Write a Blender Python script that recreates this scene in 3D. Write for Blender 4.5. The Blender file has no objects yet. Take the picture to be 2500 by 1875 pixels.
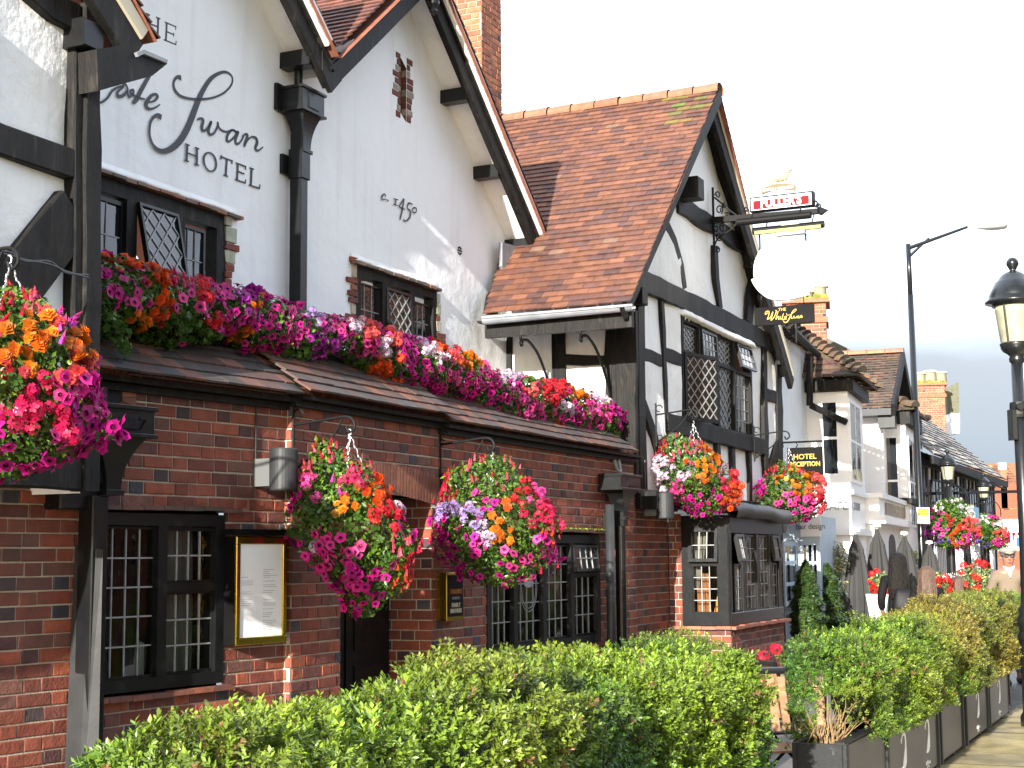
import bpy, math, random
import numpy as np
from mathutils import Vector, noise

# ------------------------------------------------------------------ camera, sky, sun, exposure
SC = bpy.context.scene
COL = SC.collection
f_, cx_, cy_ = 3700.0, 1250.0, 937.5
TH = math.atan(424.5/f_); RO = math.radians(.5)
Fw = Vector((0, math.cos(TH), math.sin(TH)))
U0 = Vector((0, -math.sin(TH), math.cos(TH))); R0 = Vector((1, 0, 0))
Up = U0*math.cos(RO) + R0*math.sin(RO)
Rt = R0*math.cos(RO) - U0*math.sin(RO)
CAM = Vector((0, 0, 1.65))
cam = bpy.data.cameras.new('camera'); co = bpy.data.objects.new('camera', cam); COL.objects.link(co)
from mathutils import Matrix
co.matrix_world = Matrix.Translation(CAM) @ Matrix((Rt, Up, -Fw)).transposed().to_4x4()
cam.sensor_width = 36; cam.lens = f_/2500*36; cam.clip_start = .05; cam.clip_end = 3000
SC.camera = co

AZ = 25.0                       # street direction
SUN_EL, SUN_OFF = 16.5, 4.9     # elevation; degrees off the street line towards the road
sa_ = math.radians(AZ)
sd = Vector((-math.sin(sa_ + math.radians(SUN_OFF)), -math.cos(sa_ + math.radians(SUN_OFF)), 0))
# towards the sun: back along the street, turned slightly towards the road side
ang = math.radians(AZ)
dvec = Vector((math.sin(ang), math.cos(ang), 0)); nvec = Vector((math.cos(ang), -math.sin(ang), 0))
so = math.radians(SUN_OFF)
sh = -dvec*math.cos(so) + nvec*math.sin(so)
el = math.radians(SUN_EL)
sunv = sh*math.cos(el) + Vector((0, 0, math.sin(el)))
sl = bpy.data.lights.new('sun', 'SUN'); sl.energy = 5.0; sl.angle = math.radians(.5); sl.color = (1, .955, .88)
so_ = bpy.data.objects.new('sun', sl); COL.objects.link(so_)
so_.rotation_euler = sunv.to_track_quat('Z', 'Y').to_euler(); so_.location = (0, -20, 30)

W = bpy.data.worlds.new('World'); SC.world = W; W.use_nodes = True
nt = W.node_tree; N = nt.nodes; L = nt.links; N.clear()
out = N.new('ShaderNodeOutputWorld'); bg = N.new('ShaderNodeBackground'); L.new(bg.outputs[0], out.inputs[0])
sky = N.new('ShaderNodeTexSky'); sky.sky_type = 'NISHITA'; sky.sun_disc = False
sky.sun_elevation = el; sky.sun_rotation = math.atan2(sunv.x, sunv.y)
ms = N.new('ShaderNodeMixRGB'); ms.blend_type = 'MULTIPLY'; ms.inputs[0].default_value = 1
ms.inputs[2].default_value = (.09, .09, .09, 1); L.new(sky.outputs[0], ms.inputs[1])
tc = N.new('ShaderNodeTexCoord'); sx = N.new('ShaderNodeSeparateXYZ'); L.new(tc.outputs['Generated'], sx.inputs[0])
n1 = N.new('ShaderNodeTexNoise'); n1.inputs['Scale'].default_value = 2.2; n1.inputs['Detail'].default_value = 5
mp = N.new('ShaderNodeMapping'); mp.inputs['Scale'].default_value = (1, 1, 3.0); L.new(tc.outputs['Generated'], mp.inputs[0]); L.new(mp.outputs[0], n1.inputs['Vector'])
ad = N.new('ShaderNodeMath'); ad.operation = 'MULTIPLY_ADD'; L.new(n1.outputs[0], ad.inputs[0]); ad.inputs[1].default_value = .10; L.new(sx.outputs['Z'], ad.inputs[2])
cr = N.new('ShaderNodeValToRGB'); L.new(ad.outputs[0], cr.inputs[0])
cr.color_ramp.elements[0].position = .11; cr.color_ramp.elements[0].color = (.195, .228, .262, 1)
e = cr.color_ramp.elements.new(.175); e.color = (.24, .268, .30, 1)
cr.color_ramp.elements[-1].position = .225; cr.color_ramp.elements[-1].color = (.72, .82, .97, 1)
# cloud cover: full in front, breaking up to blue behind the camera
cm = N.new('ShaderNodeMath'); cm.operation = 'MULTIPLY_ADD'; L.new(sx.outputs['Y'], cm.inputs[0]); cm.inputs[1].default_value = .8
L.new(n1.outputs[0], cm.inputs[2])
cr2 = N.new('ShaderNodeValToRGB'); L.new(cm.outputs[0], cr2.inputs[0]); cr2.color_ramp.elements[0].position = .15; cr2.color_ramp.elements[1].position = .55
mx = N.new('ShaderNodeMixRGB'); L.new(cr2.outputs[0], mx.inputs[0]); L.new(ms.outputs[0], mx.inputs[1]); L.new(cr.outputs[0], mx.inputs[2])
L.new(mx.outputs[0], bg.inputs[0]); bg.inputs[1].default_value = 1.0
SC.view_settings.view_transform = 'Standard'; SC.view_settings.look = 'None'
SC.view_settings.exposure = 1.5; SC.view_settings.gamma = 1
SC.render.engine = 'CYCLES'
SC.cycles.max_bounces = 6; SC.cycles.diffuse_bounces = 3; SC.cycles.glossy_bounces = 3; SC.cycles.transparent_max_bounces = 8
SC.cycles.sample_clamp_indirect = 4; SC.cycles.use_denoising = True

# ------------------------------------------------------------------ frames: local (s along, o outward, z up)
def ray(px, py): return Fw*f_ + Rt*(px-cx_) - Up*(py-cy_)
class Fr:
    def __init__(s, x, y, a):
        a = math.radians(a); s.a = a; s.x = x; s.y = y; s.d = (math.sin(a), math.cos(a)); s.n = (math.cos(a), -math.sin(a))
    def w(s, u, o, z): return (s.x+s.d[0]*u+s.n[0]*o, s.y+s.d[1]*u+s.n[1]*o, z)
    def px(s, px, py, o=0.):
        r = ray(px, py); k = (o+s.x*s.n[0]+s.y*s.n[1])/(r[0]*s.n[0]+r[1]*s.n[1])
        x, y, z = r[0]*k, r[1]*k, CAM[2]+r[2]*k
        return ((x-s.x)*s.d[0]+(y-s.y)*s.d[1], z)
    def q(s, pts, o=0.): return [s.px(p[0], p[1], o) for p in pts]
    def perp(s, u, o=0.):       # frame of a wall facing -s whose own s runs outward; its o = 0 at s=u
        w = s.w(u, o, 0); return Fr(w[0], w[1], math.degrees(s.a)+90)
def zpt(px, py, Y):             # world point at depth Y on a pixel's ray
    r = ray(px, py); k = Y/r[1]; return Vector((r[0]*k, Y, CAM[2]+r[2]*k))
def proj(p):
    v = Vector(p)-CAM; dd = v.dot(Fw); return (cx_+f_*v.dot(Rt)/dd, cy_-f_*v.dot(Up)/dd)
F2 = Fr(0, 0, AZ); F1 = Fr(-1.39, 9.58, 33.5)
WO = Fr(0, 0, 90)   # s = X, o = -Y... plain frame helper

# ------------------------------------------------------------------ mesh builder
LOC = {}
class MB:
    def __init__(s): s.V = []; s.F = []; s.C = []; s.M = []
    def add(s, pts, faces, col=(1, 1, 1), mi=0):
        b = len(s.V); s.V.extend(pts)
        for f in faces: s.F.append([b+i for i in f]); s.C.append(col); s.M.append(mi)
    def face(s, pts, col=(1, 1, 1), mi=0): s.add(pts, [range(len(pts))], col, mi)
    def hexa(s, p, col=(1, 1, 1), mi=0):
        s.add(p, [(0, 1, 2, 3), (7, 6, 5, 4), (0, 4, 5, 1), (1, 5, 6, 2), (2, 6, 7, 3), (3, 7, 4, 0)], col, mi)
    def box(s, fr, s0, s1, o0, o1, z0, z1, col=(1, 1, 1), mi=0):
        s.hexa([fr.w(s0, o1, z0), fr.w(s1, o1, z0), fr.w(s1, o1, z1), fr.w(s0, o1, z1), fr.w(s0, o0, z0), fr.w(s1, o0, z0), fr.w(s1, o0, z1), fr.w(s0, o0, z1)], col, mi)
    def cbox(s, fr, s0, s1, o0, o1, z0, z1, c=.008, col=(1, 1, 1), mi=0):   # chamfered front
        a = [fr.w(s0, o0, z0), fr.w(s1, o0, z0), fr.w(s1, o0, z1), fr.w(s0, o0, z1)]
        b = [fr.w(s0, o1-c, z0), fr.w(s1, o1-c, z0), fr.w(s1, o1-c, z1), fr.w(s0, o1-c, z1)]
        d = [fr.w(s0+c, o1, z0+c), fr.w(s1-c, o1, z0+c), fr.w(s1-c, o1, z1-c), fr.w(s0+c, o1, z1-c)]
        s.add(a+b+d, [(3, 2, 1, 0), (8, 9, 10, 11)]+[(i, (i+1) % 4, 4+(i+1) % 4, 4+i) for i in range(4)]+[(4+i, 4+(i+1) % 4, 8+(i+1) % 4, 8+i) for i in range(4)], col, mi)
    def prism(s, fr, poly, o0, o1, col=(1, 1, 1), mi=0):
        n = len(poly); a = [fr.w(p[0], o1, p[1]) for p in poly]; b = [fr.w(p[0], o0, p[1]) for p in poly]
        s.add(a+b, [tuple(range(n)), tuple(range(2*n-1, n-1, -1))]+[(i, n+i, n+(i+1) % n, (i+1) % n) for i in range(n)], col, mi)
    def loft(s, rings, closed=True, caps=True, col=(1, 1, 1), mi=0):
        n = len(rings[0]); pts = [p for r in rings for p in r]; fs = []
        for i in range(len(rings)-1):
            for j in range(n if closed else n-1):
                fs.append((i*n+j, i*n+(j+1) % n, (i+1)*n+(j+1) % n, (i+1)*n+j))
        if caps and closed: fs.append(tuple(range(n-1, -1, -1))); fs.append(tuple((len(rings)-1)*n+j for j in range(n)))
        s.add(pts, fs, col, mi)
    def tube(s, pts, r, n=8, col=(1, 1, 1), mi=0, caps=True):
        pts = [Vector(p) for p in pts]; rs = r if hasattr(r, '__len__') else [r]*len(pts); rings = []
        t0 = (pts[1]-pts[0]).normalized(); a = t0.orthogonal().normalized()
        for i, p in enumerate(pts):
            t = (pts[min(i+1, len(pts)-1)]-pts[max(i-1, 0)])
            if t.length < 1e-9: t = t0
            t.normalize(); a = (a-t*a.dot(t))
            if a.length < 1e-6: a = t.orthogonal()
            a.normalize(); b = t.cross(a)
            rings.append([tuple(p+(a*math.cos(k*2*math.pi/n)+b*math.sin(k*2*math.pi/n))*rs[i]) for k in range(n)])
        s.loft(rings, col=col, mi=mi, caps=caps)
    def lathe(s, c, prof, n=20, col=(1, 1, 1), mi=0):
        c = Vector(c); s.loft([[(c.x+r*math.cos(k*2*math.pi/n), c.y+r*math.sin(k*2*math.pi/n), c.z+z) for k in range(n)] for r, z in prof], col=col, mi=mi)
    def beam(s, fr, pts, w, o0, o1, wob=.006, seg=.25, col=(1, 1, 1), mi=0, seed=None):
        # polyline beam in the (s,z) plane with irregular hand-hewn edges
        rnd = random.Random(seed if seed is not None else int(abs(pts[0][0]*1000+pts[0][1]*777+pts[-1][0]*33)))
        P = []
        for i in range(len(pts)-1):
            a, b = Vector(pts[i]), Vector(pts[i+1]); k = max(1, int((b-a).length/seg))
            for j in range(k): P.append((a.lerp(b, j/k), (i+j/k)/(len(pts)-1)))
        P.append((Vector(pts[-1]), 1.0)); rings = []
        for i, (p, t) in enumerate(P):
            d = (P[min(i+1, len(P)-1)][0]-P[max(i-1, 0)][0]).normalized(); nn = Vector((-d.y, d.x))
            ww = (w[0]+(w[1]-w[0])*t if hasattr(w, '__len__') else w)/2
            a = ww+rnd.uniform(-wob, wob); b = ww+rnd.uniform(-wob, wob); oo = o1+rnd.uniform(-wob, wob)*.5
            c = min(.008, ww*.3)
            q = [(-a, o0), (-a, oo-c), (-a+c, oo), (b-c, oo), (b, oo-c), (b, o0)]
            rings.append([fr.w(p.x+nn.x*u, v, p.y+nn.y*u) for u, v in q])
        s.loft(rings, col=col, mi=mi)
    def build(s, name, mats, parent=None, smooth=False, label=None, kind=None):
        if not s.V: return None
        me = bpy.data.meshes.new(name); off = np.array(LOC.get(parent.name, (0, 0, 0)) if parent else (0, 0, 0), dtype=float)
        V = np.array([tuple(v) for v in s.V], dtype=float)-off
        me.from_pydata(V.tolist(), [], [list(f) for f in s.F])
        mats = mats if isinstance(mats, (list, tuple)) else [mats]
        for m in mats: me.materials.append(m)
        at = me.attributes.new('Col', 'FLOAT_COLOR', 'FACE')
        c = np.ones((len(s.F), 4)); c[:, :3] = np.array([x[:3] for x in s.C]); at.data.foreach_set('color', c.ravel())
        me.polygons.foreach_set('material_index', s.M)
        if smooth: me.polygons.foreach_set('use_smooth', [True]*len(s.F))
        me.update(); o = bpy.data.objects.new(name, me); COL.objects.link(o)
        if parent: o.parent = parent; LOC[o.name] = tuple(off)
        if label: o['label'] = label
        if kind: o['kind'] = kind
        return o
def thing(name, label, cat, loc=(0, 0, 0), group=None):
    o = bpy.data.objects.new(name, None); COL.objects.link(o); o.location = loc; o['label'] = label; o['category'] = cat
    o.empty_display_size = .1
    if group: o['group'] = group
    LOC[o.name] = tuple(loc); return o
def tag(o, label, cat, group=None):
    o['label'] = label; o['category'] = cat
    if group: o['group'] = group
    return o
def tree_copy(o, parent=None):
    c = o.copy(); COL.objects.link(c); c.parent = parent
    for ch in o.children: tree_copy(ch, c)
    return c
def smooth_path(pts, k=6, closed=False):
    P = [Vector(p) for p in pts]; out = []; n = len(P)
    for i in range(n-1):
        p0, p1, p2, p3 = P[max(i-1, 0)], P[i], P[i+1], P[min(i+2, n-1)]
        for j in range(k):
            t = j/k; out.append(.5*((2*p1)+(p2-p0)*t+(2*p0-5*p1+4*p2-p3)*t*t+(3*p1-p0-3*p2+p3)*t**3))
    out.append(P[-1]); return out
def np_build(name, V, Fq, C, mat, parent=None, kind=None, smooth=False):
    """quads-only mesh from arrays"""
    me = bpy.data.meshes.new(name); off = np.array(LOC.get(parent.name, (0, 0, 0)) if parent else (0, 0, 0))
    V = V-off; nf = len(Fq); me.vertices.add(len(V)); me.vertices.foreach_set('co', V.ravel().astype(np.float32))
    me.loops.add(nf*4); me.loops.foreach_set('vertex_index', Fq.ravel().astype(np.int32)); me.polygons.add(nf)
    me.polygons.foreach_set('loop_start', (np.arange(nf)*4).astype(np.int32))
    me.update(calc_edges=True)
    at = me.attributes.new('Col', 'FLOAT_COLOR', 'FACE'); c = np.ones((nf, 4)); c[:, :3] = C; at.data.foreach_set('color', c.ravel())
    if smooth: me.polygons.foreach_set('use_smooth', [True]*nf)
    me.materials.append(mat); me.validate(); o = bpy.data.objects.new(name, me); COL.objects.link(o)
    if parent: o.parent = parent; LOC[o.name] = tuple(off)
    if kind: o['kind'] = kind
    return o

# ------------------------------------------------------------------ materials
def mat(name, color=(.5, .5, .5), rough=.6, streak=0, attr=False, bump=0, bscale=40, bdetail=6, var=0, vscale=3, metal=0, spec=.5, stretch=(1, 1, 1), transl=0, coat=0, var2=0, stain=None, bump2=0, b2scale=6, emit=0):
    m = bpy.data.materials.new(name); m.use_nodes = True; t = m.node_tree; nd = t.nodes; lk = t.links
    p = nd['Principled BSDF']; p.inputs['Roughness'].default_value = rough; p.inputs['Metallic'].default_value = metal
    p.inputs['Specular IOR Level'].default_value = spec
    if coat: p.inputs['Coat Weight'].default_value = coat; p.inputs['Coat Roughness'].default_value = .15
    tc = nd.new('ShaderNodeTexCoord'); mp = nd.new('ShaderNodeMapping'); mp.inputs['Scale'].default_value = stretch; lk.new(tc.outputs['Object'], mp.inputs[0])
    if attr:
        a = nd.new('ShaderNodeAttribute'); a.attribute_name = 'Col'; src = a.outputs['Color']
    else:
        r = nd.new('ShaderNodeRGB'); r.outputs[0].default_value = (*color, 1); src = r.outputs[0]
    def vary(src, scale, amt, det=4):
        n = nd.new('ShaderNodeTexNoise'); n.inputs['Scale'].default_value = scale; n.inputs['Detail'].default_value = det; lk.new(mp.outputs[0], n.inputs['Vector'])
        mr = nd.new('ShaderNodeMapRange'); lk.new(n.outputs[0], mr.inputs[0]); mr.inputs[1].default_value = .3; mr.inputs[2].default_value = .7
        mr.inputs[3].default_value = 1-amt; mr.inputs[4].default_value = 1+amt
        mm = nd.new('ShaderNodeVectorMath'); mm.operation = 'SCALE'; lk.new(src, mm.inputs[0]); lk.new(mr.outputs[0], mm.inputs['Scale']); return mm.outputs[0]
    if var: src = vary(src, vscale, var)
    if var2: src = vary(src, vscale*9, var2)
    if stain:
        n = nd.new('ShaderNodeTexNoise'); n.inputs['Scale'].default_value = stain[1]; n.inputs['Detail'].default_value = 8; lk.new(mp.outputs[0], n.inputs['Vector'])
        r = nd.new('ShaderNodeValToRGB'); r.color_ramp.elements[0].position = stain[2]; r.color_ramp.elements[1].position = stain[2]+.12; lk.new(n.outputs[0], r.inputs[0])
        ml = nd.new('ShaderNodeMath'); ml.operation = 'MULTIPLY'; lk.new(r.outputs[0], ml.inputs[0]); ml.inputs[1].default_value = stain[3]
        mx = nd.new('ShaderNodeMixRGB'); lk.new(ml.outputs[0], mx.inputs[0]); lk.new(src, mx.inputs[1]); mx.inputs[2].default_value = (*stain[0], 1); src = mx.outputs[0]
    if streak:
        m2 = nd.new('ShaderNodeMapping'); m2.inputs['Scale'].default_value = (5, 5, .35); lk.new(tc.outputs['Object'], m2.inputs[0])
        n = nd.new('ShaderNodeTexNoise'); n.inputs['Scale'].default_value = 1.6; n.inputs['Detail'].default_value = 7; lk.new(m2.outputs[0], n.inputs['Vector'])
        r = nd.new('ShaderNodeMapRange'); lk.new(n.outputs[0], r.inputs[0]); r.inputs[1].default_value = .52; r.inputs[2].default_value = .80; r.inputs[4].default_value = streak
        mx = nd.new('ShaderNodeMixRGB'); lk.new(r.outputs[0], mx.inputs[0]); lk.new(src, mx.inputs[1]); mx.inputs[2].default_value = (.34, .32, .27, 1); src = mx.outputs[0]
    lk.new(src, p.inputs['Base Color'])
    if bump:
        n = nd.new('ShaderNodeTexNoise'); n.inputs['Scale'].default_value = bscale; n.inputs['Detail'].default_value = bdetail; lk.new(mp.outputs[0], n.inputs['Vector'])
        b = nd.new('ShaderNodeBump'); b.inputs['Strength'].default_value = 1; b.inputs['Distance'].default_value = bump; lk.new(n.outputs[0], b.inputs['Height'])
        if bump2:
            n2 = nd.new('ShaderNodeTexNoise'); n2.inputs['Scale'].default_value = b2scale; n2.inputs['Detail'].default_value = 2; lk.new(mp.outputs[0], n2.inputs['Vector'])
            b2 = nd.new('ShaderNodeBump'); b2.inputs['Distance'].default_value = bump2; lk.new(n2.outputs[0], b2.inputs['Height']); lk.new(b2.outputs[0], b.inputs['Normal'])
        lk.new(b.outputs[0], p.inputs['Normal'])
    if transl:
        tr = nd.new('ShaderNodeBsdfTranslucent'); lk.new(src, tr.inputs[0]); mx = nd.new('ShaderNodeMixShader'); mx.inputs[0].default_value = transl
        lk.new(p.outputs[0], mx.inputs[1]); lk.new(tr.outputs[0], mx.inputs[2]); lk.new(mx.outputs[0], nd['Material Output'].inputs[0])
    if emit: p.inputs['Emission Strength'].default_value = emit; p.inputs['Emission Color'].default_value = (*color, 1)
    return m
M = {}
M['plaster'] = mat('white_plaster', (.83, .84, .85), .75, streak=.2, bump=.003, bscale=55, bump2=.012, b2scale=5, var=.03, vscale=1.2, stain=((.45, .42, .36), 1.3, .66, .3))
M['rough_plaster'] = mat('rough_white_plaster', (.82, .82, .81), .75, streak=.2, bump=.006, bscale=30, bump2=.02, b2scale=5, var=.04, vscale=2, stain=((.5, .45, .4), 2, .66, .3))
M['pebble'] = mat('pebbledash', (.74, .77, .80), .85, bump=.012, bscale=45, var=.06, vscale=2)
M['timber'] = mat('black_oak', (.011, .010, .009), .6, spec=.18, bump=.004, bscale=9, stretch=(6, 6, 1.5), var=.5, vscale=2, var2=.25, stain=((.065, .058, .050), 2.5, .60, .40))
M['black'] = mat('black_gloss_paint', (.007, .0075, .008), .33, spec=.28, bump=.0015, bscale=18, var=.3, vscale=6, stain=((.04, .04, .04), 9, .62, .4))
M['iron'] = mat('wrought_iron', (.006, .006, .006), .55, spec=.15, bump=.001, bscale=60)
M['grey_paint'] = mat('grey_metal', (.026, .027, .028), .5, spec=.3, bump=.001, bscale=30, var=.2, vscale=8)
M['lead'] = mat('lead_sheet', (.20, .21, .23), .45, bump=.004, bscale=9, var=.25, vscale=5)
M['brick'] = mat('brick_faces', attr=True, rough=.8, bump=.004, bscale=60, bump2=.004, b2scale=18, var=.22, vscale=14, var2=.12, stain=((.05, .04, .035), 1.6, .60, .4))
M['mortar'] = mat('mortar', (.37, .30, .225), .95, bump=.004, bscale=70, var=.2, vscale=9)
M['tile'] = mat('clay_tiles', attr=True, rough=.7, bump=.002, bscale=70, var=.22, vscale=11, var2=.15)
M['bayroof'] = mat('dark_bay_lead', (.035, .031, .029), .55, bump=.004, bscale=9, var=.4, vscale=5)
M['moss'] = mat('moss', (.16, .17, .02), .95, bump=.01, bscale=60, var=.5, vscale=8)
M['came'] = mat('lead_came', (.24, .24, .23), .45, var=.2, vscale=20)
M['dark'] = mat('dark_interior', (.012, .010, .009), .8)
M['room'] = mat('room_interior', (.05, .032, .022), .8, var=.5, vscale=3)
M['glass'] = mat('window_glass', (.010, .012, .014), .03, bump=.004, bscale=4, bdetail=1, spec=.75)
def see_glass():
    m = bpy.data.materials.new('clear_glass'); m.use_nodes = True; t = m.node_tree; nd = t.nodes; lk = t.links; nd.remove(nd['Principled BSDF'])
    g = nd.new('ShaderNodeBsdfGlossy'); g.inputs['Roughness'].default_value = .02; tr = nd.new('ShaderNodeBsdfTransparent'); tr.inputs[0].default_value = (.8, .82, .8, 1)
    fr = nd.new('ShaderNodeFresnel'); fr.inputs[0].default_value = 1.55; mx = nd.new('ShaderNodeMixShader')
    n = nd.new('ShaderNodeTexNoise'); n.inputs['Scale'].default_value = 5; b = nd.new('ShaderNodeBump'); b.inputs['Distance'].default_value = .003; lk.new(n.outputs[0], b.inputs['Height']); lk.new(b.outputs[0], g.inputs['Normal'])
    lk.new(fr.outputs[0], mx.inputs[0]); lk.new(tr.outputs[0], mx.inputs[1]); lk.new(g.outputs[0], mx.inputs[2]); lk.new(mx.outputs[0], nd['Material Output'].inputs[0]); return m
M['clear'] = see_glass()
M['petal'] = mat('petals', attr=True, rough=.5, transl=.35, spec=.3)
M['leaf'] = mat('leaves', attr=True, rough=.36, transl=.28, spec=.5)
M['brass'] = mat('brass', (.55, .38, .08), .22, metal=1, bump=.001, bscale=12)
M['gold'] = mat('gilt', (.42, .27, .06), .35, metal=.6)
M['paper'] = mat('white_paper', (.82, .82, .80), .6)
M['ink'] = mat('black_lettering', (.02, .022, .03), .55)
M['white'] = mat('white_paint', (.82, .82, .82), .45, var=.04, vscale=4)
M['cream'] = mat('cream_paint', (.44, .40, .30), .5)
M['bluewhite'] = mat('pale_blue_paint', (.38, .47, .56), .5, var=.05, vscale=4)
M['bpebble'] = mat('pale_blue_render', (.50, .57, .63), .85, bump=.01, bscale=45, var=.08, vscale=2)
M['red'] = mat('red_sign_paint', (.14, .002, .006), .5, spec=.1)
M['blackboard'] = mat('black_sign_board', (.005, .005, .005), .5, spec=.06, var=.3, vscale=5)
M['frost'] = mat('frosted_lamp_glass', (.27, .27, .19), .25, var=.25, vscale=5)
M['wood'] = mat('weathered_slats', (.30, .17, .09), .6, bump=.001, bscale=30, stretch=(1, 6, 6), var=.3, vscale=6)
M['wicker'] = mat('basket_liner', (.11, .06, .03), .9, bump=.01, bscale=40)
M['twig'] = mat('bare_twigs', (.24, .155, .07), .8)
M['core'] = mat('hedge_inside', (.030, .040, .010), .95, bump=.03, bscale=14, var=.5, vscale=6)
M['bark'] = mat('bark', (.10, .07, .05), .9, bump=.01, bscale=20)
M['canvas'] = mat('grey_canvas', (.028, .027, .026), .85, bump=.002, bscale=60, var=.15, vscale=4)
M['panel'] = mat('brown_grey_banner', (.040, .031, .025), .38, spec=.3, bump=.0015, bscale=6, stretch=(1, 1, .3), var=.35, vscale=2.5)
M['planterblack'] = mat('black_planter', (.012, .013, .014), .5, spec=.25, bump=.0015, bscale=25, stain=((.10, .10, .10), 22, .66, .6))
M['curtain'] = mat('net_curtain', (.36, .33, .28), .9, transl=.4)
M['tan'] = mat('tan_curtain', (.30, .13, .05), .9)
M['amber'] = mat('amber_wood', (.55, .22, .03), .4)
M['cable'] = mat('cable', (.02, .02, .02), .45)
M['chain'] = mat('zinc_chain', (.35, .35, .36), .4, metal=.8)

# ------------------------------------------------------------------ ground
g = MB(); g.face([(-80, -40, 0), (160, -40, 0), (160, 220, 0), (-80, 220, 0)], col=(.09, .085, .08))
gm = mat('ground_paving', (.13, .12, .105), .6, bump=.003, bscale=30, var=.2, vscale=1)
tag_ = g.build('ground', gm); tag_['kind'] = 'structure'
# pavement slabs on the road side of the planters
def slabs():
    m = MB(); rnd = random.Random(4); u = 4.0
    while u < 62:
        du = rnd.choice((.45, .6, .75)); v = -2.1
        while v < 3.0:
            dv = rnd.uniform(.55, .95); c = rnd.uniform(.75, 1.2); k = rnd.uniform(0, 1)
            col = (.40*c, (.31+.03*k)*c, (.14+.05*k)*c)
            m.cbox(F2, u+.006, u+du-.006, v+.006, v+dv-.006, .0, .0, 0, col)
            m.V[-12:] = []; m.F[-10:] = []; m.C[-10:] = []; m.M[-10:] = []
            z = .028+rnd.uniform(-.002, .002)
            m.face([F2.w(u+.006, v+.006, z), F2.w(u+du-.006, v+.006, z), F2.w(u+du-.006, v+dv-.006, z+rnd.uniform(-.002, .002)), F2.w(u+.006, v+dv-.006, z)], col)
            v += dv
        u += du
    sm = mat('stone_slabs', attr=True, rough=.28, bump=.002, bscale=25, var=.25, vscale=4, var2=.15, stain=((.10, .08, .05), 1.5, .5, .5))
    o = m.build('pavement', sm); o['kind'] = 'structure'
    b = MB(); b.face([F2.w(4, -2.1, .02), F2.w(62, -2.1, .02), F2.w(62, 3, .02), F2.w(4, 3, .02)]); b.build('pavement_bed', M['mortar'])['kind'] = 'structure'
slabs()
t_ = MB(); t_.box(F2, -30, 62, 3.0, 9.0, .002, .006); t_.build('road', mat('asphalt', (.05, .05, .052), .7, bump=.004, bscale=60, var=.2, vscale=2))['kind'] = 'structure'

# ------------------------------------------------------------------ bricks and tiles
RED = [(0.1900, 0.0432, 0.0200), (0.1574, 0.0348, 0.0180), (0.2226, 0.0532, 0.0229), (0.1304, 0.0322, 0.0186), (0.1086, 0.0331, 0.0229), (0.1738, 0.0441, 0.0229), (0.1249, 0.0479, 0.0329)]
DARK = [(0.0454, 0.0274, 0.0274), (0.0378, 0.0342, 0.0397), (0.0605, 0.0218, 0.0205)]
def brick_wall(m, fr, o, s0, s1, z0, z1, holes=(), course=.075, seed=1, pal=RED, headers=.28, backing=True, S=.218, H=.106, j=.009, rough=.0022):
    rnd = random.Random(seed); k0 = int(z0/course); k = k0
    while k*course < z1-.01:
        za = max(z0, k*course); zb = min(z1, (k+1)*course); zc = (za+zb)/2
        iv = [(s0, s1)]
        for h in holes:
            if len(h) == 4 and h[2] < zc < h[3]:
                nv = []
                for a, b in iv:
                    if h[0] > a: nv.append((a, min(b, h[0])))
                    if h[1] < b: nv.append((max(a, h[1]), b))
                iv = [(a, b) for a, b in nv if b-a > .012]
        if backing:
            for a, b in iv: m.face([fr.w(a, o, za), fr.w(b, o, za), fr.w(b, o, zb), fr.w(a, o, zb)], (1, 1, 1), 1)
        pitch = S+H+2*j; x = s0-1.0-(k % 2)*pitch/2+rnd.uniform(-.012, .012); t = 0; x = math.floor(x/pitch)*pitch+(k % 2)*pitch/2
        wav = lambda s: .0035*noise.noise((s*1.3, k*.7, seed))
        while x < s1:
            w = (S if t % 2 == 0 else H)*rnd.uniform(.96, 1.04); xa, xb = x, x+w; x += w+j; t += 1
            for a, b in iv:
                ca, cb = max(xa, a), min(xb, b)
                if cb-ca < .02: continue
                c = rnd.choice(pal if not (t % 2 == 0 and rnd.random() < headers) else DARK); f = rnd.uniform(.82, 1.2); c = (c[0]*f, c[1]*f, c[2]*f)
                pr = .007+rnd.uniform(-.0015, .003); zl = za+j/2+wav(ca)+rnd.uniform(-.001, .0015); zh = zb-j/2+wav(cb)+rnd.uniform(-.0015, .001)
                if zh-zl < .012: continue
                e = .0045; jt = lambda: rnd.uniform(-rough, rough)
                A = [fr.w(ca, o, zl), fr.w(cb, o, zl), fr.w(cb, o, zh), fr.w(ca, o, zh)]
                B = [fr.w(ca+jt()*.5, o+pr-e, zl+jt()*.5), fr.w(cb+jt()*.5, o+pr-e, zl+jt()*.5), fr.w(cb+jt()*.5, o+pr-e, zh+jt()*.5), fr.w(ca+jt()*.5, o+pr-e, zh+jt()*.5)]
                D = [fr.w(ca+e+jt(), o+pr+jt(), zl+e+jt()), fr.w(cb-e+jt(), o+pr+jt(), zl+e+jt()), fr.w(cb-e+jt(), o+pr+jt(), zh-e+jt()), fr.w(ca+e+jt(), o+pr+jt(), zh-e+jt())]
                m.add(A+B+D, [(8, 9, 10, 11)]+[(i, (i+1) % 4, 4+(i+1) % 4, 4+i) for i in range(4)]+[(4+i, 4+(i+1) % 4, 8+(i+1) % 4, 8+i) for i in range(4)], c, 0)
        k += 1
TILE = [(0.1440, 0.0490, 0.0274), (0.1224, 0.0418, 0.0259), (0.1080, 0.0360, 0.0245), (0.1656, 0.0576, 0.0324), (0.0864, 0.0310, 0.0245), (0.1368, 0.0454, 0.0259), (0.0648, 0.0274, 0.0238)]
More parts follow.
